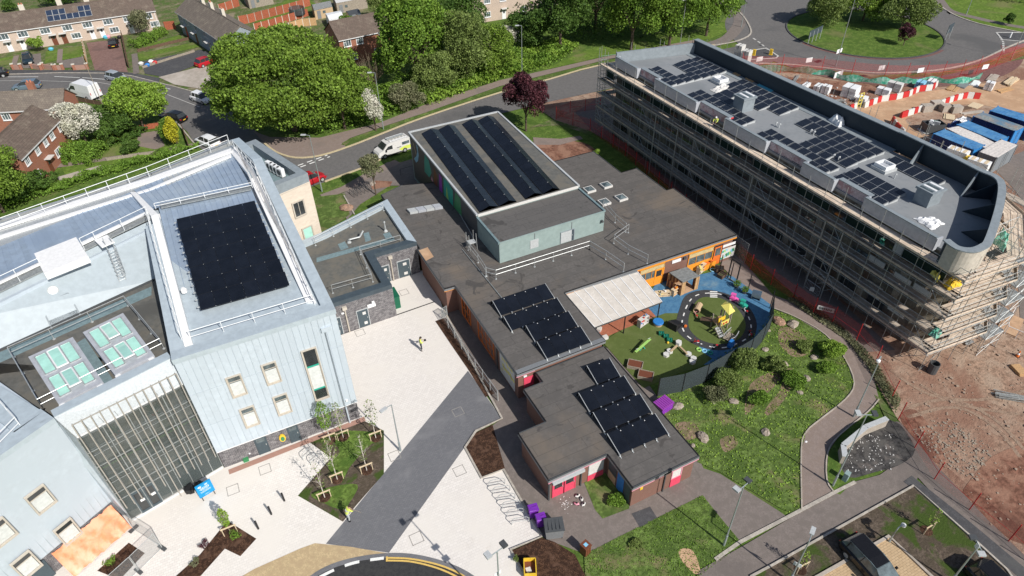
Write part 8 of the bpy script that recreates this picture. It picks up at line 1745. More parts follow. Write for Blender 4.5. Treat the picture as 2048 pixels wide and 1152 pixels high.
for z_,(poly,n_,nm,lb,m_,s_)in enumerate(((((1760,690),(2048,640),(2100,1000),(1980,1060),(1800,830)),420,'rubble','stones and rubble strewn over the bare construction ground','rubble_brown',.22),(((1820,860),(1900,840),(1990,900),(1950,960),(1880,930)),520,'rubble','patch of grey hardcore rubble by the red fence','timber_grey',.16),(((1500,160),(1760,180),(1700,240),(1560,190)),160,'rubble','scattered debris behind the unfinished building','white_dirty',.35))):
 P=np.array(P2(poly));mn,mx=P.min(0),P.max(0);b=MB();rg2=random.Random(z_);k=0;t_=0
 while k<n_ and t_<9000:
  t_+=1;x,y=rg2.uniform(mn[0],mx[0]),rg2.uniform(mn[1],mx[1]);ins=False;j=len(P)-1
  for i in range(len(P)):
   if(P[i][1]>y)!=(P[j][1]>y)and x<(P[j][0]-P[i][0])*(y-P[i][1])/(P[j][1]-P[i][1])+P[i][0]:ins=not ins
   j=i
  if ins:a=rg2.uniform(.03,s_)*rg2.random()+.03;b.box(x,y,.0,a,a*rg2.uniform(.5,1.2),a*.5+.02,rg2.uniform(0,3));k+=1
 stuff(b.build(nm,m_),lb,'rubble')
for o in[x for x in col.objects if x.name.split('.')[0]=='toy']:o.scale=(.72,.72,.72)
# ==================== CONSTRUCTION YARD ====================
kc=lambda x,y:(1840+x/7.2,200+y/7.2)
def container(label,nl,nr,depth,h,m_,roofm,doorm=None,z=0.02):
 """nl->nr: near long side on the roof (px), depth to the back"""
 a=at(*nl,h);c=at(*nr,h);a=Vector((a.x,a.y,0));c=Vector((c.x,c.y,0));u_=(c-a);L=u_.length;u_.normalize();n_=Vector((-u_.y,u_.x,0))
 rz=math.atan2(u_.y,u_.x);T=thing('shipping_container',label,'container',(a.x,a.y,z),rz,'containers in the site compound')
 b=MB();b.box(L/2,depth/2,.12,L-.06,depth-.06,h-.2);b.build('body',m_,T,world=False)
 for k in range(int(L/.28)):
  for y in(0.0,depth):b=MB();b.box(.2+k*.28,y,.2,.12,.05,h-.36);b.build('side_rib',m_,T,world=False)
 for k in range(int(L/.42)):b=MB();b.box(.25+k*.42,depth/2,h-.09,.2,depth-.14,.04);b.build('roof_rib',roofm,T,world=False)
 b=MB();b.box(L/2,depth/2,h-.1,L,depth,.04);b.build('roof',roofm,T,world=False)
 for x in(0.03,L-.03):
  for y in(.03,depth-.03):b=MB();b.box(x,y,0,.14,.14,h);b.build('corner_post',doorm or m_,T,world=False)
 for s_ in(0,1):b=MB();b.box(L+.0,depth*(.27+s_*.46),.2,.06,depth*.43,h-.36);d=b.build('door',doorm or m_,T,world=False);b=MB();b.tube((L+.06,depth*(.4+s_*.2),.3),(L+.06,depth*(.4+s_*.2),h-.3),.02,5);b.build('lock_bar','galv_dull',d,world=False)
 return T
plain('container_navy',(.02,.05,.18),.5);plain('container_blue',(.03,.22,.55),.5);mat('container_roof_blue',(.06,.2,.42),.6,.12,.8,c2=(.1,.26,.46));mat('container_roof_rust',(.24,.27,.27),.7,.15,.8,c2=(.3,.24,.2),c3=(.1,.2,.3));mat('container_white',(.62,.58,.55),.7,.08,.8);plain('container_grey',(.2,.22,.24),.6)
container('blue roofed container nearest the curved parapet',kc(195,480),kc(780,715),2.44,2.6,'container_navy','container_roof_blue','container_blue')
container('white roofed container second in the row',kc(390,405),kc(945,690),2.4,2.5,'container_white','container_white')
container('light blue roofed container third in the row',kc(530,350),kc(1110,590),2.44,2.6,'container_navy','container_roof_blue','container_blue')
container('rusty grey roofed blue container fourth in the row',kc(770,230),kc(1370,445),2.44,2.6,'container_navy','container_roof_rust','container_blue')
container('blue ribbed roof container furthest back at the right edge',kc(1010,150),kc(1620,340),2.44,2.6,'container_navy','container_roof_blue','container_blue')
container('grey site cabin with pale roof at the near end of the containers',kc(860,740),kc(1110,830),5.6,2.6,'container_grey','container_white','container_grey')
def block(name,label,cat,pts,h,m_,z=0,group=None,strap=None):
 p=P2(pts,h+z);b=MB();b.prism(p,z+.02,z+h);o=b.build(name,m_);tag(o,label,cat,group)
 return o
def pallet(label,px,py,w_,d_,h,m_,rz=25,group='palletised materials',name='pallet_load',n=1,top=None):
 c=at(px,py);T=thing(name,label,'pallet load',c,R(rz),group)
 for k in range(5):b=MB();b.box(-w_/2+w_*(k+.5)/5,0,.1,w_/6,d_,.03);b.build('slat','timber_grey',T,world=False)
 for k in(-1,0,1):b=MB();b.box(0,k*d_*.42,0,w_,.1,.1);b.build('bearer','timber_grey',T,world=False)
 nz=max(1,int(h/.5))
 for k in range(nz):b=MB();b.box(.03*math.sin(k*2),.02*math.cos(k*3),.14+k*h/nz,w_*.96,d_*.96,h/nz-.02);b.build('pack',m_,T,world=False)
 b=MB();b.box(0,0,.12,w_+.0,.05,h+.05);b.build('strap','black',T,world=False)
 return T
for x,y,w_,d_,h,m_,lb in((1476,118,1.5,1.3,2.4,'white_dirty','tall stack of white wrapped blocks left of its twin behind the parapet'),(1490,127,1.5,1.3,2.2,'white_dirty','tall stack of white wrapped blocks right of its twin behind the parapet'),(1698,193,2.2,2.2,1.6,'white','large white wrapped stack half in shadow on the dirt'),(1722,205,1.6,1.4,.8,'white','low white wrapped load in front of the large wrapped stack'),(1764,190,1.2,2.0,1.0,'white','white wrapped pallet leaning left of the paired loads'),(1786,182,1.2,2.2,1.3,'white_dirty','taller white wrapped pallet right of the paired loads'),(1635,182,1.8,1.0,.9,'white','small white pallet load behind the long parapet, left'),(1650,187,1.2,1.2,1.2,'white','square white pallet load behind the long parapet, right'),(1610,176,2.4,.8,.5,'white','flat white pack behind the long parapet'),(1975,180,1.2,1.2,1.2,'tarp_white','white shrouded pallet at the end of the haul road'),(1838,176,1.6,1.2,1.0,'blue_light','blue and white wrapped load beside the red barriers'),(1860,172,1.8,1.0,.9,'white','long white wrapped load beside the blue one')):
 pallet(lb,x,y,w_,d_,h,m_,20)
for x,y,w_,d_,h,m_,lb in((1675,155,2.2,.35,1.0,'white','white board standing on the red earth bank'),):
 c=at(x,y);b=MB();b.box(c.x,c.y,0,w_,.12,h,.1);tag(b.build('board',m_),lb,'board')
rg=random.Random(21)
def stack(label,px,py,n,L,w_,m_,rz,name='timber_stack',cat='timber stack',dz=.09,spread=.5):
 c=at(px,py);T=thing(name,label,cat,c,R(rz))
 for i in range(n):b=MB();b.box(rg.uniform(-.1,.1),rg.uniform(-spread,spread),.03+(i//4)*dz+(i%4)*.006,L*rg.uniform(.8,1),w_,dz*.85,R(rg.uniform(-5,5)));b.build('plank' if m_!='scaffold_tube' else 'tube',m_,T,world=False)
 return T
stack('long timber planks heaped at the top right of the yard',2020,165,16,4.2,.3,'timber_pale',15);stack('pale sheets stacked by the fence at the end of the haul road',1985,158,10,3.4,.8,'concrete',20,spread=.3)
stack('scattered timbers below the pale sheets',2010,182,10,3.0,.2,'timber',0);stack('bundle of galvanised tubes on the dirt behind the building',1590,160,12,4.0,.08,'scaffold_tube',30,'tube_bundle','tubes',.08,.25)
stack('stacked galvanised tubes beside the scaffold at the right edge',2040,800,18,4.2,.07,'scaffold_tube',-42,'tube_bundle','tubes',.07,.3);stack('scaffold tubes and fittings in the yard behind the parapet',1665,208,18,4.5,.08,'scaffold_tube',-12,'tube_bundle','tubes',.08,.9)
stack('plywood sheets lying beside the grey blocks',1897,235,5,2.2,1.2,'timber_pale',35,spread=.2);stack('plywood sheet on the dirt near the barrier end',1950,212,3,2.2,1.3,'timber_pale',10,spread=.1);stack('dark timber sleepers by the plywood',1925,218,5,2.6,.3,'timber_dark',-10)
stack('long pale beams lying by the containers',1945,226,4,4.0,.3,'concrete',-12);stack('wooden pallet stack beside the cone at the right edge',2036,742,5,1.3,.8,'timber',70,name='pallet_stack',cat='pallets',dz=.13,spread=.05)
stack('dark and white boards near the blue wrapped load',1905,178,7,2.6,.5,'timber',20);stack('silver sheets stacked beyond the haul road',1925,172,6,2.6,1.0,'grey',20,spread=.2);stack('white pipes and sheets heaped by the fence',1950,168,8,2.6,.7,'white',25,spread=.3)
for i,(x,y,lb)in enumerate(((1851,222,'grey concrete block furthest left in the row of four'),(1870,215,'second grey concrete block in the row'),(1889,222,'third grey concrete block in the row'),(1909,224,'fourth grey concrete block in the row'))):
 c=at(x,y);b=MB();b.box(c.x,c.y,0,1.5,1.1,1.0,-.35);tag(b.build('concrete_block','concrete'),lb,'concrete block','concrete blocks in the yard')
c=at(1862,262);T=thing('skip','open dark grey skip full of white rubbish in the yard','skip',c,R(-20));b=MB()
for a,c_,w_,d_ in((0,-.85,2.6,.08),(0,.85,2.6,.08),(-1.3,0,.08,1.7),(1.3,0,.08,1.7)):b.box(a,c_,0,w_,d_,1.3)
b.build('side','grey_dark',T,world=False)
for k in range(9):b=MB();b.box(rg.uniform(-.9,.9),rg.uniform(-.5,.5),.7,rg.uniform(.4,.8),rg.uniform(.3,.6),rg.uniform(.4,.9),rg.uniform(0,3));b.build('rubbish',['white','grey_light','green_dark'][k%3],T,world=False)
stack('galvanised fence feet and clips beside the skip',1845,264,6,1.8,.3,'galv',70,name='fence_parts',cat='fence parts')
crumple('plastic_wrap','white and lilac plastic wrapping blowing beside the containers','wrapping',[(1905,243),(1925,233),(1945,242),(1930,252)],.05,.5,'tarp_white',31)
crumple('blue_sheet','dark blue sheeting heaped left of the third container','sheeting',[(1893,252),(1915,243),(1925,250),(1900,262)],.05,.7,'container_navy',33)
def barrier_run(label,pts,nm='barrier',start=0,h=.95):
 P=P2(pts);tot=[];
 pos=[P[0]]
 for a,c_ in zip(P,P[1:]):n_=max(1,round(math.dist(a,c_)/1.15));pos+=[tuple(a[k]+(c_[k]-a[k])*(i+1)/n_ for k in(0,1))for i in range(n_)]
 for i,(a,c_)in enumerate(zip(pos,pos[1:])):
  red=(i+start)%2==0;m0=((a[0]+c_[0])/2,(a[1]+c_[1])/2);T=thing('road_barrier','%s barrier, %s in the run %s'%('red' if red else 'white',ORD[i%len(ORD)],label),'barrier',(*m0,0),math.atan2(c_[1]-a[1],c_[0]-a[0]),'red and white barriers '+label)
  L=math.dist(a,c_)-.06;b=MB();b.add([(-L/2,-.22,0),(L/2,-.22,0),(L/2,.22,0),(-L/2,.22,0),(-L/2,-.1,h),(L/2,-.1,h),(L/2,.1,h),(-L/2,.1,h)],[(3,2,1,0),(4,5,6,7),(0,1,5,4),(1,2,6,5),(2,3,7,6),(3,0,4,7)]);b.build('body','red' if red else 'white_dirty',T,world=False)
  for s_ in(-.2,.2):b=MB();b.box(s_*L,0,h,.16,.12,.04);b.build('filler_cap','red' if red else 'white_dirty',T,world=False)
ORD=['first','second','third','fourth','fifth','sixth','seventh','eighth','ninth','tenth','eleventh','twelfth','thirteenth','fourteenth','fifteenth','sixteenth','seventeenth','eighteenth','nineteenth','twentieth']
MATS['red'].node_tree.nodes['Principled BSDF'].inputs['Roughness'].default_value=.5
barrier_run('along the far side of the haul road',[(1726,216),(1760,203),(1790,199),(1815,193),(1835,183),(1862,180),(1872,172)],start=1)
barrier_run('on the near side of the haul road',[(1800,236),(1825,228),(1840,222)],start=0)
barrier_run('behind the row of concrete blocks',[(1878,212),(1895,206),(1912,200),(1932,196),(1958,198)],start=1)
barrier_run('curving down to the long parapet',[(1783,244),(1790,256),(1800,266),(1806,272)],start=0)
barrier_run('at the foot of the yellow gate behind the parapet',[(1697,222),(1712,216)],start=0)
c=at(1716,216);T=thing('yellow_ladder_frame','pale yellow pedestrian gate standing beside the barriers','gate',c)
for s_ in(-.35,.35):b=MB();b.box(s_,0,0,.12,.12,2.4);b.build('post','yellow_pale',T,world=False)
for z in(.6,1.2,1.8,2.3):b=MB();b.box(0,0,z,.7,.06,.1);b.build('rail','yellow_pale',T,world=False)
for x,y,lb,m_ in((1910,330,'white wrapped pack on the rear scaffold behind the curved screen, left one','white'),(1952,352,'white wrapped pack on the rear scaffold, right one','white')):
 c=at(x,y-18,10.6);T=thing('insulation_pack',lb,'pack',(c.x+.6,c.y+.2,10.1),R(-75));b=MB();b.box(0,0,0,1.9,1.0,1.0);b.build('pack',m_,T,world=False)
 for k in range(3):b=MB();b.box(-.6+k*.6,0,1.0,.3,.9,.02);b.build('label','timber_pale',T,world=False)
c=at(1930,322,10.6);b=MB();b.lathe(c.x+.6,c.y,[(.6,10.1),(.7,10.5),(.4,10.9)],8);tag(b.build('orange_coil','yellow'),'orange coil of hose between the white packs on the rear scaffold','hose coil')
RS=thing('scaffold','scaffold rails and tubes standing behind the long dark parapet','scaffold',(65.6,50,0))
for i in range(24):
 y=72-i*2.0;x=65.0+(72-y)*.012
 for dx in(0,1.2):
  b=MB();b.tube((x+dx,y,0),(x+dx,y,11.6+(i*7%5)*.35),.03,4);b.build('standard','scaffold_tube',RS)
 if i<23:
  b=MB()
  for z in(10.0,11.0):b.tube((x,y,z),(x+.02,y-2,z),.026,4)
  b.build('ledger','scaffold_tube',RS);b=MB();b.box(x+.6,y-1,9.9,1.15,1.95,.05);b.build('deck_bay','plank_old',RS)
def redfence(label,pts,h,step,mesh='mesh_red',z0=.9):
 P=[at(x,y)for x,y in pts];T=thing('site_fence',label,'fence',P[0],0,'red mesh site fencing')
 pos=[]
 for a,c_ in zip(P,P[1:]):q_=along(a,c_,step);pos+=q_ if not pos else q_[1:]
 for p in pos:b=MB();b.tube(p,p+UP*h,.04,5);b.build('post','red',T)
 for a,c_ in zip(pos,pos[1:]):
  if mesh:
   b=MB();b.add([a+UP*.03,c_+UP*.03,c_+UP*h*z0,a+UP*h*z0],[(0,1,2,3)]);b.build('mesh_panel',mesh,T)
  b=MB();b.tube(a+UP*h*.45,c_+UP*h*.45,.02,4);b.build('wire','white_dirty' if mesh is None else 'red',T)
 return T
redfence('red mesh fence between the shaded scaffold foot and the flat roof',[(1112,240),(1180,262),(1250,312),(1340,392),(1430,470),(1500,540),(1585,600)],2.0,3.2)
redfence('red mesh fence along the curving garden footpath in front of the scaffold',[(1585,600),(1625,628),(1664,646),(1712,681),(1750,725),(1783,795)],2.1,4.4)
redfence('red post and wire fence at the edge of the bare ground on the right',[(1796,839),(1829,896),(1868,959),(1938,1020),(2016,1083),(2080,1140)],2.1,6.0)
redfence('tall red post fence between the construction yard and the roundabout',[(1480,143),(1560,146),(1640,150),(1700,157),(1765,163),(1808,164),(1845,163),(1880,161),(1917,158),(1950,150),(1990,134),(2048,112)],3.2,6.0,'mesh_red',.85)
redfence('red mesh fence beside the main road at the end of the scaffold',[(1112,238),(1140,226),(1200,218)],2.0,3.0)
b=MB();pts=[(1460,136),(1530,142),(1600,146),(1650,152),(1700,163),(1760,168),(1800,168),(1860,167),(1920,168),(1960,160)]
p=[at(x,y)for x,y in smooth(pts,5)]
for i,(a,c_)in enumerate(zip(p,p[1:])):z0=1.0+.25*math.sin(i*1.3);z1=1.0+.25*math.sin((i+1)*1.3);o_=Vector((0,.4*math.sin(i*.9),0));o2=Vector((0,.4*math.sin((i+1)*.9),0));b.add([a+o_+UP*.05,c_+o2+UP*.05,c_+UP*z1,a+UP*z0,a+Vector((0,.5,0))+UP*.05],[(0,1,2,3)])
tag(b.build('debris_net','mesh_green'),'green debris netting strung along the yard boundary by the roundabout','netting')
for x,y,lb in((1611,136,'first white notice from the left on the tall red fence'),(1754,152,'white notice on the tall red fence left of its close neighbour'),(1831,157,'white notice on the tall red fence in the middle'),(1959,150,'white notice furthest right on the tall red fence'),(1513,134,'white notice near the splitter island on the tall red fence')):
 c=at(x,y+8,0);b=MB();b.box(c.x,c.y-.1,1.7,1.2,.04,.75,-.15);tag(b.build('notice','white'),lb,'notice','white notices on the red fence')
c=at(1645,636);T=thing('notice','white lettered notice on the red mesh fence beside the crowd barrier','notice',(c.x,c.y,0),R(-52));b=MB();b.box(0,0,.9,1.5,.04,.5);b.build('panel','white_dirty',T,world=False)
b=MB();x=-.6
for l_ in(.14,.06,.14,.12,.14,.12,.08,.14):b.box(x+l_/2,-.024,1.02,l_*.8,.01,.24);x+=l_+.03
b.build('lettering','grey_dark',T,world=False)
c=at(1618,596);b=MB();b.box(c.x,c.y,.9,.4,.04,.5,-.9);tag(b.build('notice','white_dirty'),'small pale notice on the fence left of the lettered one','notice')
a,c_=at(1607,573),at(1636,594);T=thing('crowd_barrier','galvanised crowd barrier leaning in the shade beside the scaffold','barrier',a);u_=(c_-a).normalized();L=(c_-a).length;b=MB();b.path([a+UP*.15,a+UP*1.1,c_+UP*1.1,c_+UP*.15,a+UP*.15],.025,5);b.build('frame','galv',T)
for k in range(1,12):b=MB();b.tube(a+u_*L*k/12+UP*.15,a+u_*L*k/12+UP*1.1,.012,4);b.build('bar','galv',T)
for e in(a+u_*.2,c_-u_*.2):b=MB();n_=Vector((-u_.y,u_.x,0));b.tube(e-n_*.3,e+n_*.3,.02,4);b.tube(e,e+UP*.15,.02,4);b.build('foot','galv',T)
heras('tall bare mesh gates at the rear corner of the flat roofed school',[tuple(at(1418,475)[:2]),tuple(at(1452,500)[:2]),tuple(at(1500,540)[:2])][:0]or[(47.6,47.5),(47.6,44.0),(47.7,40.5)],2.6,'galv_dull',3.4)
c=at(1862,744);b=MB();n_=14;vs=[(c.x+r_*math.cos(2*PI*i/n_),c.y+r_*math.sin(2*PI*i/n_),z)for r_,z in((.42,.02),(.42,1.1),(.36,1.1),(.36,.1))for i in range(n_)];b.add(vs,[(k*n_+i,k*n_+(i+1)%n_,(k+1)*n_+(i+1)%n_,(k+1)*n_+i)for k in range(3)for i in range(n_)]);tag(b.build('drainage_pipe','grey_dark'),'short black drainage pipe standing upright on the bare ground','pipe')
c=at(2020,650);b=MB();b.box(c.x,c.y,.02,3.2,1.6,.12,.35);tag(b.build('steel_plate','haul_road'),'rust stained steel plate on the ground at the right edge','steel plate')
T=thing('edge_barrier','white framed barrier around the rusty plate at the right edge','barrier',at(2010,668));b=MB();q_=[at(2008,668),at(2010,652),at(2022,632)];b.path([v+UP*1 for v in[at(2060,690)]+q_],.03,5);b.build('rail','white',T)
for v in[at(2030,677)]+q_:b=MB();b.tube(v,v+UP*1,.03,5);b.build('post','white',T)
for x,y,n_,lb in((1627,84,4,'blue backed direction sign on four legs on the roundabout island'),(1893,80,2,'dark backed direction sign at the right side of the roundabout island')):
 c=at(x,y);T=thing('direction_sign',lb,'road sign',c,R(15));w_=1.2*n_-.6
 for k in range(n_):b=MB();b.tube((-w_/2+w_*k/(n_-1),0,0),(-w_/2+w_*k/(n_-1),0,2.2),.05,5);b.build('leg','grey_light',T,world=False)
 b=MB();b.box(0,.06,1.3,w_+.5,.06,1.2 if n_>2 else 1.6);b.build('panel','navy',T,world=False)
# ==================== NURSERY PLAYGROUND ====================
zp0=lambda x,y,z=0:at(*zm(1190,540,4.267,[(x,y)])[0],z)
zq5=lambda x,y,z=0:at(*zm(1270,460,5.486,[(x,y)])[0],z)
c=zp0(1060,500);T=thing('climbing_frame','yellow roofed timber climbing tower with steps and green play panels','climbing frame',c,R(5))
for x,y in((-.55,-.4),(.55,-.4),(-.55,.6),(.55,.6),(1.2,-.1),(1.2,.7)):b=MB();b.box(x,y,0,.1,.1,1.7 if x<1 else 2.3);b.build('post','timber_grey',T,world=False)
b=MB();b.box(0,.1,.85,1.2,1.1,.08);b.build('deck','timber',T,world=False)
b=MB();b.add([(.5,-.35,1.75),(1.35,-.3,1.8),(1.1,.85,2.3),(.45,.75,2.2),(.95,.2,2.6)],[(0,1,4),(1,2,4),(2,3,4),(3,0,4)]);b.build('roof','yellow_pale',T,world=False)
b=MB();b.box(0,-.46,.9,1.05,.05,.5);b.build('play_panel','yellow_pale',T,world=False);b=MB();b.box(-.1,-.1,1.05,.9,.05,.55);b.build('play_panel','yellow',T,world=False)
for x in(-.2,.15):b=MB();b.tube((x,-.5,1.12),(x,-.49,1.13),.1,8);b.tube((x,-.53,1.14),(x,-.49,1.14),.12,8);b.build('panel_disc','red',T,world=False)
for k in range(4):b=MB();b.box(-.8,-.95+k*.2,.15+k*.18,.6,.22,.04);b.build('step','grey_light',T,world=False)
for s_ in(-1.12,-.48):b=MB();b.beam((s_,-1.1,.1),(s_,-.3,.85),.05,.16);b.tube((s_,-1.0,.7),(s_,-.3,1.5),.025,5);b.build('stair_side','timber_grey',T,world=False)
b=MB();b.beam((-.4,.6,.9),(-1.0,1.6,.6),.6,.05);b.build('ramp','timber_dark',T,world=False)
a,c_=zp0(860,375),zp0(888,320);b=MB();u_=(c_-a).normalized();
n_=12;vs=[];
for p in(a,c_):
 for r_ in(.34,.28):
  for i in range(n_):t=2*PI*i/n_;vs.append(p+Vector((-u_.y,u_.x,0))*r_*math.cos(t)+UP*(.36+r_*math.sin(t)))
b.add(vs,[(i,(i+1)%n_,2*n_+(i+1)%n_,2*n_+i)for i in range(n_)]+[(n_+i,3*n_+i,3*n_+(i+1)%n_,n_+(i+1)%n_)for i in range(n_)]+[(i,n_+i,n_+(i+1)%n_,(i+1)%n_)for i in range(n_)]+[(2*n_+i,2*n_+(i+1)%n_,3*n_+(i+1)%n_,3*n_+i)for i in range(n_)]);tag(b.build('play_tunnel','tan'),'short beige play tunnel on the left of the green oval','tunnel')
c=zp0(1150,590);T=thing('rocking_boat','grey timber rocking boat with slatted rails at the bottom of the green oval','rocking boat',c,R(20))
for s_ in(-1,1):
 b=MB();b.path([(-.75,s_*.35,.5),(-.4,s_*.42,.25),(0,s_*.45,.18),(.4,s_*.42,.25),(.75,s_*.35,.5)],.05,5);b.build('hull_rail','timber_grey',T,world=False)
 b=MB();b.path([(-.7,s_*.4,.8),(0,s_*.5,.62),(.7,s_*.4,.8)],.03,5);b.build('hand_rail','grey_light',T,world=False)
 for k in range(5):b=MB();b.tube((-.6+k*.3,s_*.42,.25),(-.6+k*.3,s_*.45,.72),.02,4);b.build('spindle','grey_light',T,world=False)
for k in range(6):b=MB();b.box(-.5+k*.2,0,.22,.16,.8,.04);b.build('slat','timber_grey',T,world=False)
a,c_=zp0(345,700,.45),zp0(472,588,.75);T=thing('seesaw','lime edged seesaw resting on the green rubber surface','seesaw',(a.x,a.y,0));b=MB();b.beam(a,c_,.22,.06);b.build('plank','lime',T)
m0=a.lerp(c_,.5);b=MB();b.beam((m0.x-.3,m0.y,.03),(m0.x,m0.y,.55),.08,.08);b.beam((m0.x+.3,m0.y,.03),(m0.x,m0.y,.55),.08,.08);b.build('frame','teal',T)
for v in(.1,.9):p=a.lerp(c_,v);b=MB();b.tube((p.x-.15,p.y,p.z+.25),(p.x+.15,p.y,p.z+.25),.02,5);b.tube((p.x,p.y,p.z),(p.x,p.y,p.z+.25),.02,5);b.build('handle','grey_light',T)
hx=[(605,735),(635,705),(710,640),(795,730),(838,768),(828,795)]
for i,(x,y)in enumerate(hx):
 c=zp0(x,y);b=MB();b.lathe(c.x,c.y,[(.3,.03),(.3,.3 if i!=2 else .45)],6);tag(b.build('stepping_post','white_dirty'),['%s pale hexagonal stepping post of the balance trail'%o_ for o_ in('leftmost','second','highest middle','fourth','fifth','sixth and nearest')][i],'stepping post','stepping posts')
for(x0,y0,x1,y1,lb)in((645,695,700,645,'left balance beam of the stepping trail'),(722,652,785,715,'right balance beam of the stepping trail')):b=MB();b.beam(zp0(x0,y0,.32),zp0(x1,y1,.35),.16,.12);tag(b.build('balance_beam','tan'),lb,'balance beam','balance beams')
def torus(c,R0,r0,z,n=14,m=6):
 b=MB();vs=[(c.x+(R0+r0*math.cos(2*PI*j/m))*math.cos(2*PI*i/n),c.y+(R0+r0*math.cos(2*PI*j/m))*math.sin(2*PI*i/n),z+r0*math.sin(2*PI*j/m))for i in range(n)for j in range(m)]
 b.add(vs,[(i*m+j,((i+1)%n)*m+j,((i+1)%n)*m+(j+1)%m,i*m+(j+1)%m)for i in range(n)for j in range(m)]);return b
for i,(x,y,m_)in enumerate(((885,685,'lime'),(932,697,'blue_light'),(980,712,'teal'))):tag(torus(zp0(x,y),.2,.075,.1).build('tyre',m_),['pale green painted tyre on the left of the three','pale blue painted tyre in the middle of the three','dark green painted tyre on the right of the three'][i],'tyre','painted tyres')
for i,(x,y)in enumerate(((565,552),(605,575),(635,608))):
 c=zp0(x,y);T=thing('play_crate',['dark green play crate furthest left of three','dark green play crate in the middle of three','dark green play crate beside the yellow ball'][i],'crate',c,R(-35),'green play crates')
 for a_,b_,w_,d_ in((0,-.2,.5,.04),(0,.2,.5,.04),(-.25,0,.04,.4),(.25,0,.04,.4)):b=MB();b.box(a_,b_,.03,w_,d_,.25);b.build('side','green_dark',T,world=False)
 for k in range(3):b=MB();b.box(-.15+k*.15,0,.22,.05,.4,.03);b.build('slat','teal',T,world=False)
c=zp0(620,630);b=MB();b.lathe(c.x,c.y,[(.03,.03),(.1,.08),(.13,.16),(.1,.24),(.03,.29)],9);tag(b.build('ball','yellow'),'yellow ball beside the green crates','ball')
c=zp0(535,470);T=thing('round_table','round play table with bright blue top','play table',c);b=MB();b.lathe(0,0,[(.42,.03),(.46,.38)],14);b.build('base','tan',T,world=False);b=MB();b.lathe(0,0,[(.52,.38),(.52,.5),(.48,.53)],16);b.build('top','blue',T,world=False)
def shelf_unit(label,px,py,rz,w_,h,frame_,cols_,cat='toy shelf',seed=1):
 c=zp0(px,py);T=thing('toy_shelf',label,cat,c,R(rz));rg_=random.Random(seed)
 for z in(.1,h*.5,h):b=MB();b.box(0,0,z,w_,.45,.04);b.build('shelf',frame_,T,world=False)
 for s_ in(-1,1):b=MB();b.box(s_*w_/2,0,0,.05,.45,h+.05);b.build('side',frame_,T,world=False)
 for k in range(14):b=MB();b.box(rg_.uniform(-.42,.42)*w_,rg_.uniform(-.15,.12),rg_.choice((.14,h*.5+.04,h+.04)),rg_.uniform(.08,.18),rg_.uniform(.08,.2),rg_.uniform(.08,.18),rg_.uniform(0,3));b.build('toy_box',rg_.choice(cols_),T,world=False)
 return T
shelf_unit('white shelf of red and blue toys beside the canopy',405,470,15,1.2,.95,'white_dirty',['red','blue','white','tan'],seed=1)
shelf_unit('timber shelf with red toys in front of the playhouse',685,205,15,1.2,.8,'timber_pale',['red','red','orange','tan'],seed=2)
shelf_unit('wooden table heaped with toys at the end of the canopy',570,225,-20,1.5,.6,'timber_pale',['yellow_pale','grey_dark','white','grey_light'],seed=3)
shelf_unit('rack of mixed toys against the orange windows',900,20,20,1.2,.9,'timber_pale',['white','grey_dark','yellow_pale','red'],seed=4)
for i,(x,y,m_,lb)in enumerate(((85,590,'white_dirty','white cushion block under the canopy corner'),(35,520,'white_dirty','pale seat under the left canopy post'),(1160,790,'green_dark','dark green tub outside the playground fence'),(770,490,'orange_deep','small orange toy beside the play road'))):
 c=zp0(x,y);b=MB();b.box(c.x,c.y,.03,.5 if i<3 else .2,.4 if i<3 else .3,.35 if i<3 else .2,i*.7);tag(b.build('play_block',m_),lb,'play item')
ph=[zq5(375,520+90),zq5(510,700),zq5(735,600),zq5(590,500)]
pts_r=[zq5(375,470,1.75),zq5(525,575,1.75),zq5(705,505,1.75),zq5(570,408,1.75)]
T=thing('playhouse','open timber playhouse shelter with a grey felt roof against the classroom wall','playhouse',(pts_r[0].x,pts_r[0].y,0));b=MB();b.prism([tuple(v[:2])for v in pts_r],1.7,1.8);b.build('roof','shed_felt',T)
for i,(a,c_)in enumerate(((0,1),(2,3),(3,0))):
 p,q_=pts_r[a]*1,pts_r[c_]*1;p.z=0;q_.z=0;n_=8 if i!=2 else 10;u_=(q_-p)
 for k in range(n_):
  if i==1 and 2<k<6:continue
  b=MB();m0=p+u_*((k+.5)/n_);b.box(m0.x,m0.y,.05,u_.length/n_-.015,.04,1.62 if i else .9,math.atan2(u_.y,u_.x));b.build('wall_board','timber' if k%2 else 'brown',T)
for v in pts_r:b=MB();b.box(v.x,v.y,0,.12,.12,1.7);b.build('post','timber',T)
b=MB();p,q_=pts_r[1]*1,pts_r[2]*1;b.box(*(p.lerp(q_,.1))[:2],.05,.4,.06,1.6,math.atan2((q_-p).y,(q_-p).x));b.box(*(p.lerp(q_,.92))[:2],.05,.4,.06,1.6,math.atan2((q_-p).y,(q_-p).x));b.build('front_panel','timber',T)
b=MB();b.prism([tuple(v[:2])for v in pts_r],.06,.09);b.build('floor','haul_road',T)
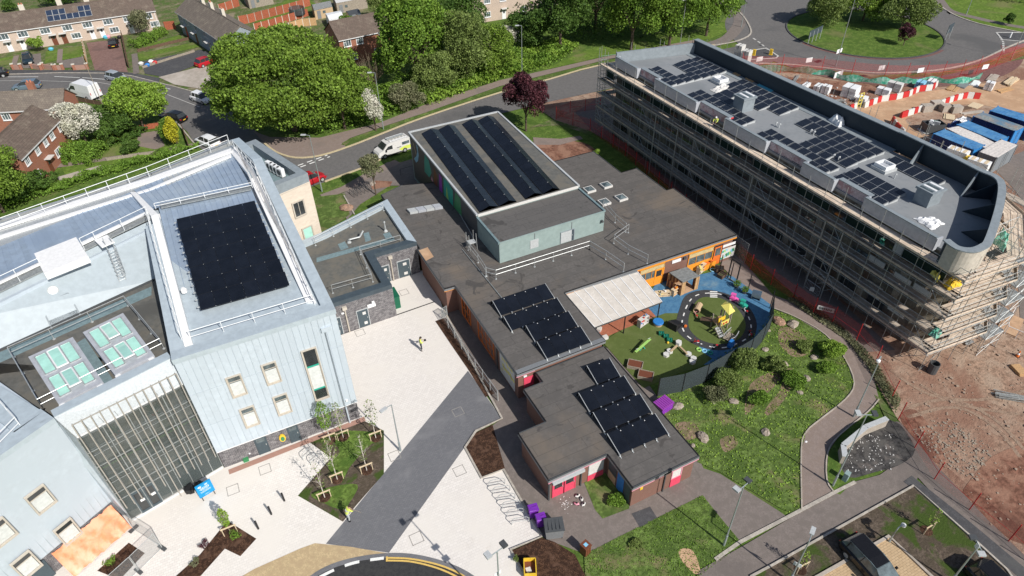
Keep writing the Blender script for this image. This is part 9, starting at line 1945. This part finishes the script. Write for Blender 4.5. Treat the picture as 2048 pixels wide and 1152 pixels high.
def toycar(label,px,py,rz,m_,kind=0):
 c=zp0(px,py);T=thing('toy_car',label,'toy car',c,R(rz),'ride in toy cars');b=MB();loft(b,[(-.4,[(-.2,.12),(.2,.12),(.22,.4),(-.22,.4)]),(0,[(-.24,.1),(.24,.1),(.24,.42),(-.24,.42)]),(.42,[(-.18,.14),(.18,.14),(.18,.34),(-.18,.34)])]);b.build('body',m_,T,world=False)
 b=MB();loft(b,[(-.36,[(-.2,.78),(.2,.78),(.14,.86),(-.14,.86)]),(.1,[(-.2,.78),(.2,.78),(.15,.88),(-.15,.88)])]);b.build('roof',m_,T,world=False)
 for x in(-.32,.08):
  for y in(-.18,.18):b=MB();b.beam((x,y,.4),(x,y,.8),.04,.04);b.build('roof_pillar',m_,T,world=False)
 for x in(-.28,.28):
  for y in(-.22,.22):b=MB();b.tube((x,y-.03,.1),(x,y+.03,.1),.1,8);b.build('wheel','white_dirty' if kind else 'black',T,world=False)
toycar('pink ride in toy car at the top right of the play road',1182,262,-60,'pink_toy',1);toycar('green ride in toy car below the pink one',1262,315,-70,'teal');toycar('blue toy car with white roof at the bottom right of the play road',1158,655,20,'blue',1)
def trike(label,px,py,rz,m_):
 c=zp0(px,py);T=thing('tricycle',label,'tricycle',c,R(rz),'tricycles')
 for x,y,r_ in((.3,0,.15),(-.25,.18,.1),(-.25,-.18,.1)):b=MB();b.tube((x,y-.02,r_),(x,y+.02,r_),r_,10);b.build('wheel','black',T,world=False)
 b=MB();b.path([(-.25,0,.15),(0,0,.25),(.26,0,.3),(.3,0,.15)],.025,5);b.tube((.26,0,.3),(.2,0,.5),.02,5);b.tube((.2,-.16,.5),(.2,.16,.5),.018,5);b.build('frame',m_,T,world=False);b=MB();b.box(-.12,0,.27,.2,.16,.05);b.build('seat','red',T,world=False)
trike('dark tricycle on the bottom stretch of the play road',1030,665,200,'grey_dark');trike('red tricycle left of the dark one',865,625,160,'red');trike('red scooter trike at the right edge of the play road',1325,560,70,'red');trike('pink doll buggy in front of the tunnel',860,400,80,'pink_pale');trike('white framed trike under the green toy car',1285,365,100,'white')
for x,y,m_,lb,r_ in((1205,150,'leaf_hedge','potted shrub by the fence nearest the gate',.28),(1272,200,'leaf_hedge','potted shrub second from the gate',.28)):
 c=zp0(x,y);T=thing('potted_plant',lb,'plant',c,0,'potted shrubs');b=MB();b.lathe(0,0,[(.2,0),(.26,.3)],9);b.build('pot','grey_dark',T,world=False);me=leaf_mesh('foliage',crown_pts(.4,.4,.35,.55,500,int(x)),.09,m_,int(x));o=bpy.data.objects.new('foliage',me);col.objects.link(o);o.parent=T
def planter(label,c,w_,d_,h,rz,m_,fill,group=None):
 T=thing('planter_box',label,'planter',(c.x,c.y,0),R(rz),group)
 for a_,b_,ww,dd__ in((0,-d_/2,w_,.05),(0,d_/2,w_,.05),(-w_/2,0,.05,d_),(w_/2,0,.05,d_)):b=MB();b.box(a_,b_,.02,ww,dd__,h);b.build('side_board',m_,T,world=False)
 b=MB();b.box(0,0,.03,w_-.06,d_-.06,h-.08);b.build('soil',fill,T,world=False)
planter('dark planter box below the gate beside its pair',zq5(920,450),.9,.8,.45,-40,'timber_dark','black','dark planters by the gate');planter('dark planter box nearer the play road',zq5(950,515),.9,.6,.45,15,'timber_dark','soil','dark planters by the gate')
planter('rear raised timber planter beside the solar panelled annexe',zp0(340,825),.9,1.3,.4,45,'timber_grey','brown','raised timber planters');planter('front raised timber planter beside the solar panelled annexe',zp0(430,915),.9,1.3,.4,45,'timber_grey','brown','raised timber planters')
c=zq5(852,448);tag(torus(c,.28,.05,.12).build('paddling_ring','blue_light'),'pale blue ring tray beside the dark planters','tray')
c=zq5(1320,760);T=thing('blue_bench','blue backed play seat beside the fence','seat',c,R(-50));b=MB();b.box(0,0,.3,.9,.4,.06);b.build('seat','door_grey',T,world=False);b=MB();b.box(0,.2,.3,.9,.06,.7);b.build('backrest','car_blue',T,world=False)
for s_ in(-.4,.4):b=MB();b.box(s_,0,0,.06,.4,.3);b.build('leg','door_grey',T,world=False)
c=zp0(690,480);T=thing('black_play_slide','black moulded play mound at the left of the play road','play mound',c,R(20));b=MB()
for k in range(4):b.box(-.45+k*.28,0,.03,.3,.9,.75-k*.16)
b.build('steps','black',T,world=False);b=MB();b.box(-.7,0,.03,.2,1.0,.85);b.build('back','rubber',T,world=False)
for i in range(6):
 c=at(640+i*7,428+i*7)if False else None
for i,(x,y)in enumerate(((770,430),(830,400))):
 c=zq5(x,y);T=thing('storage_box',['orange storage cupboard left of its pair under the classroom windows','orange storage cupboard right of its pair under the classroom windows'][i],'cupboard',c,R(8),'orange cupboards');b=MB();b.box(0,.1,.02,.95,.6,.8);b.build('body','orange',T,world=False);b=MB();b.box(0,.08,.82,1.0,.66,.06);b.build('lid','orange_deep',T,world=False)
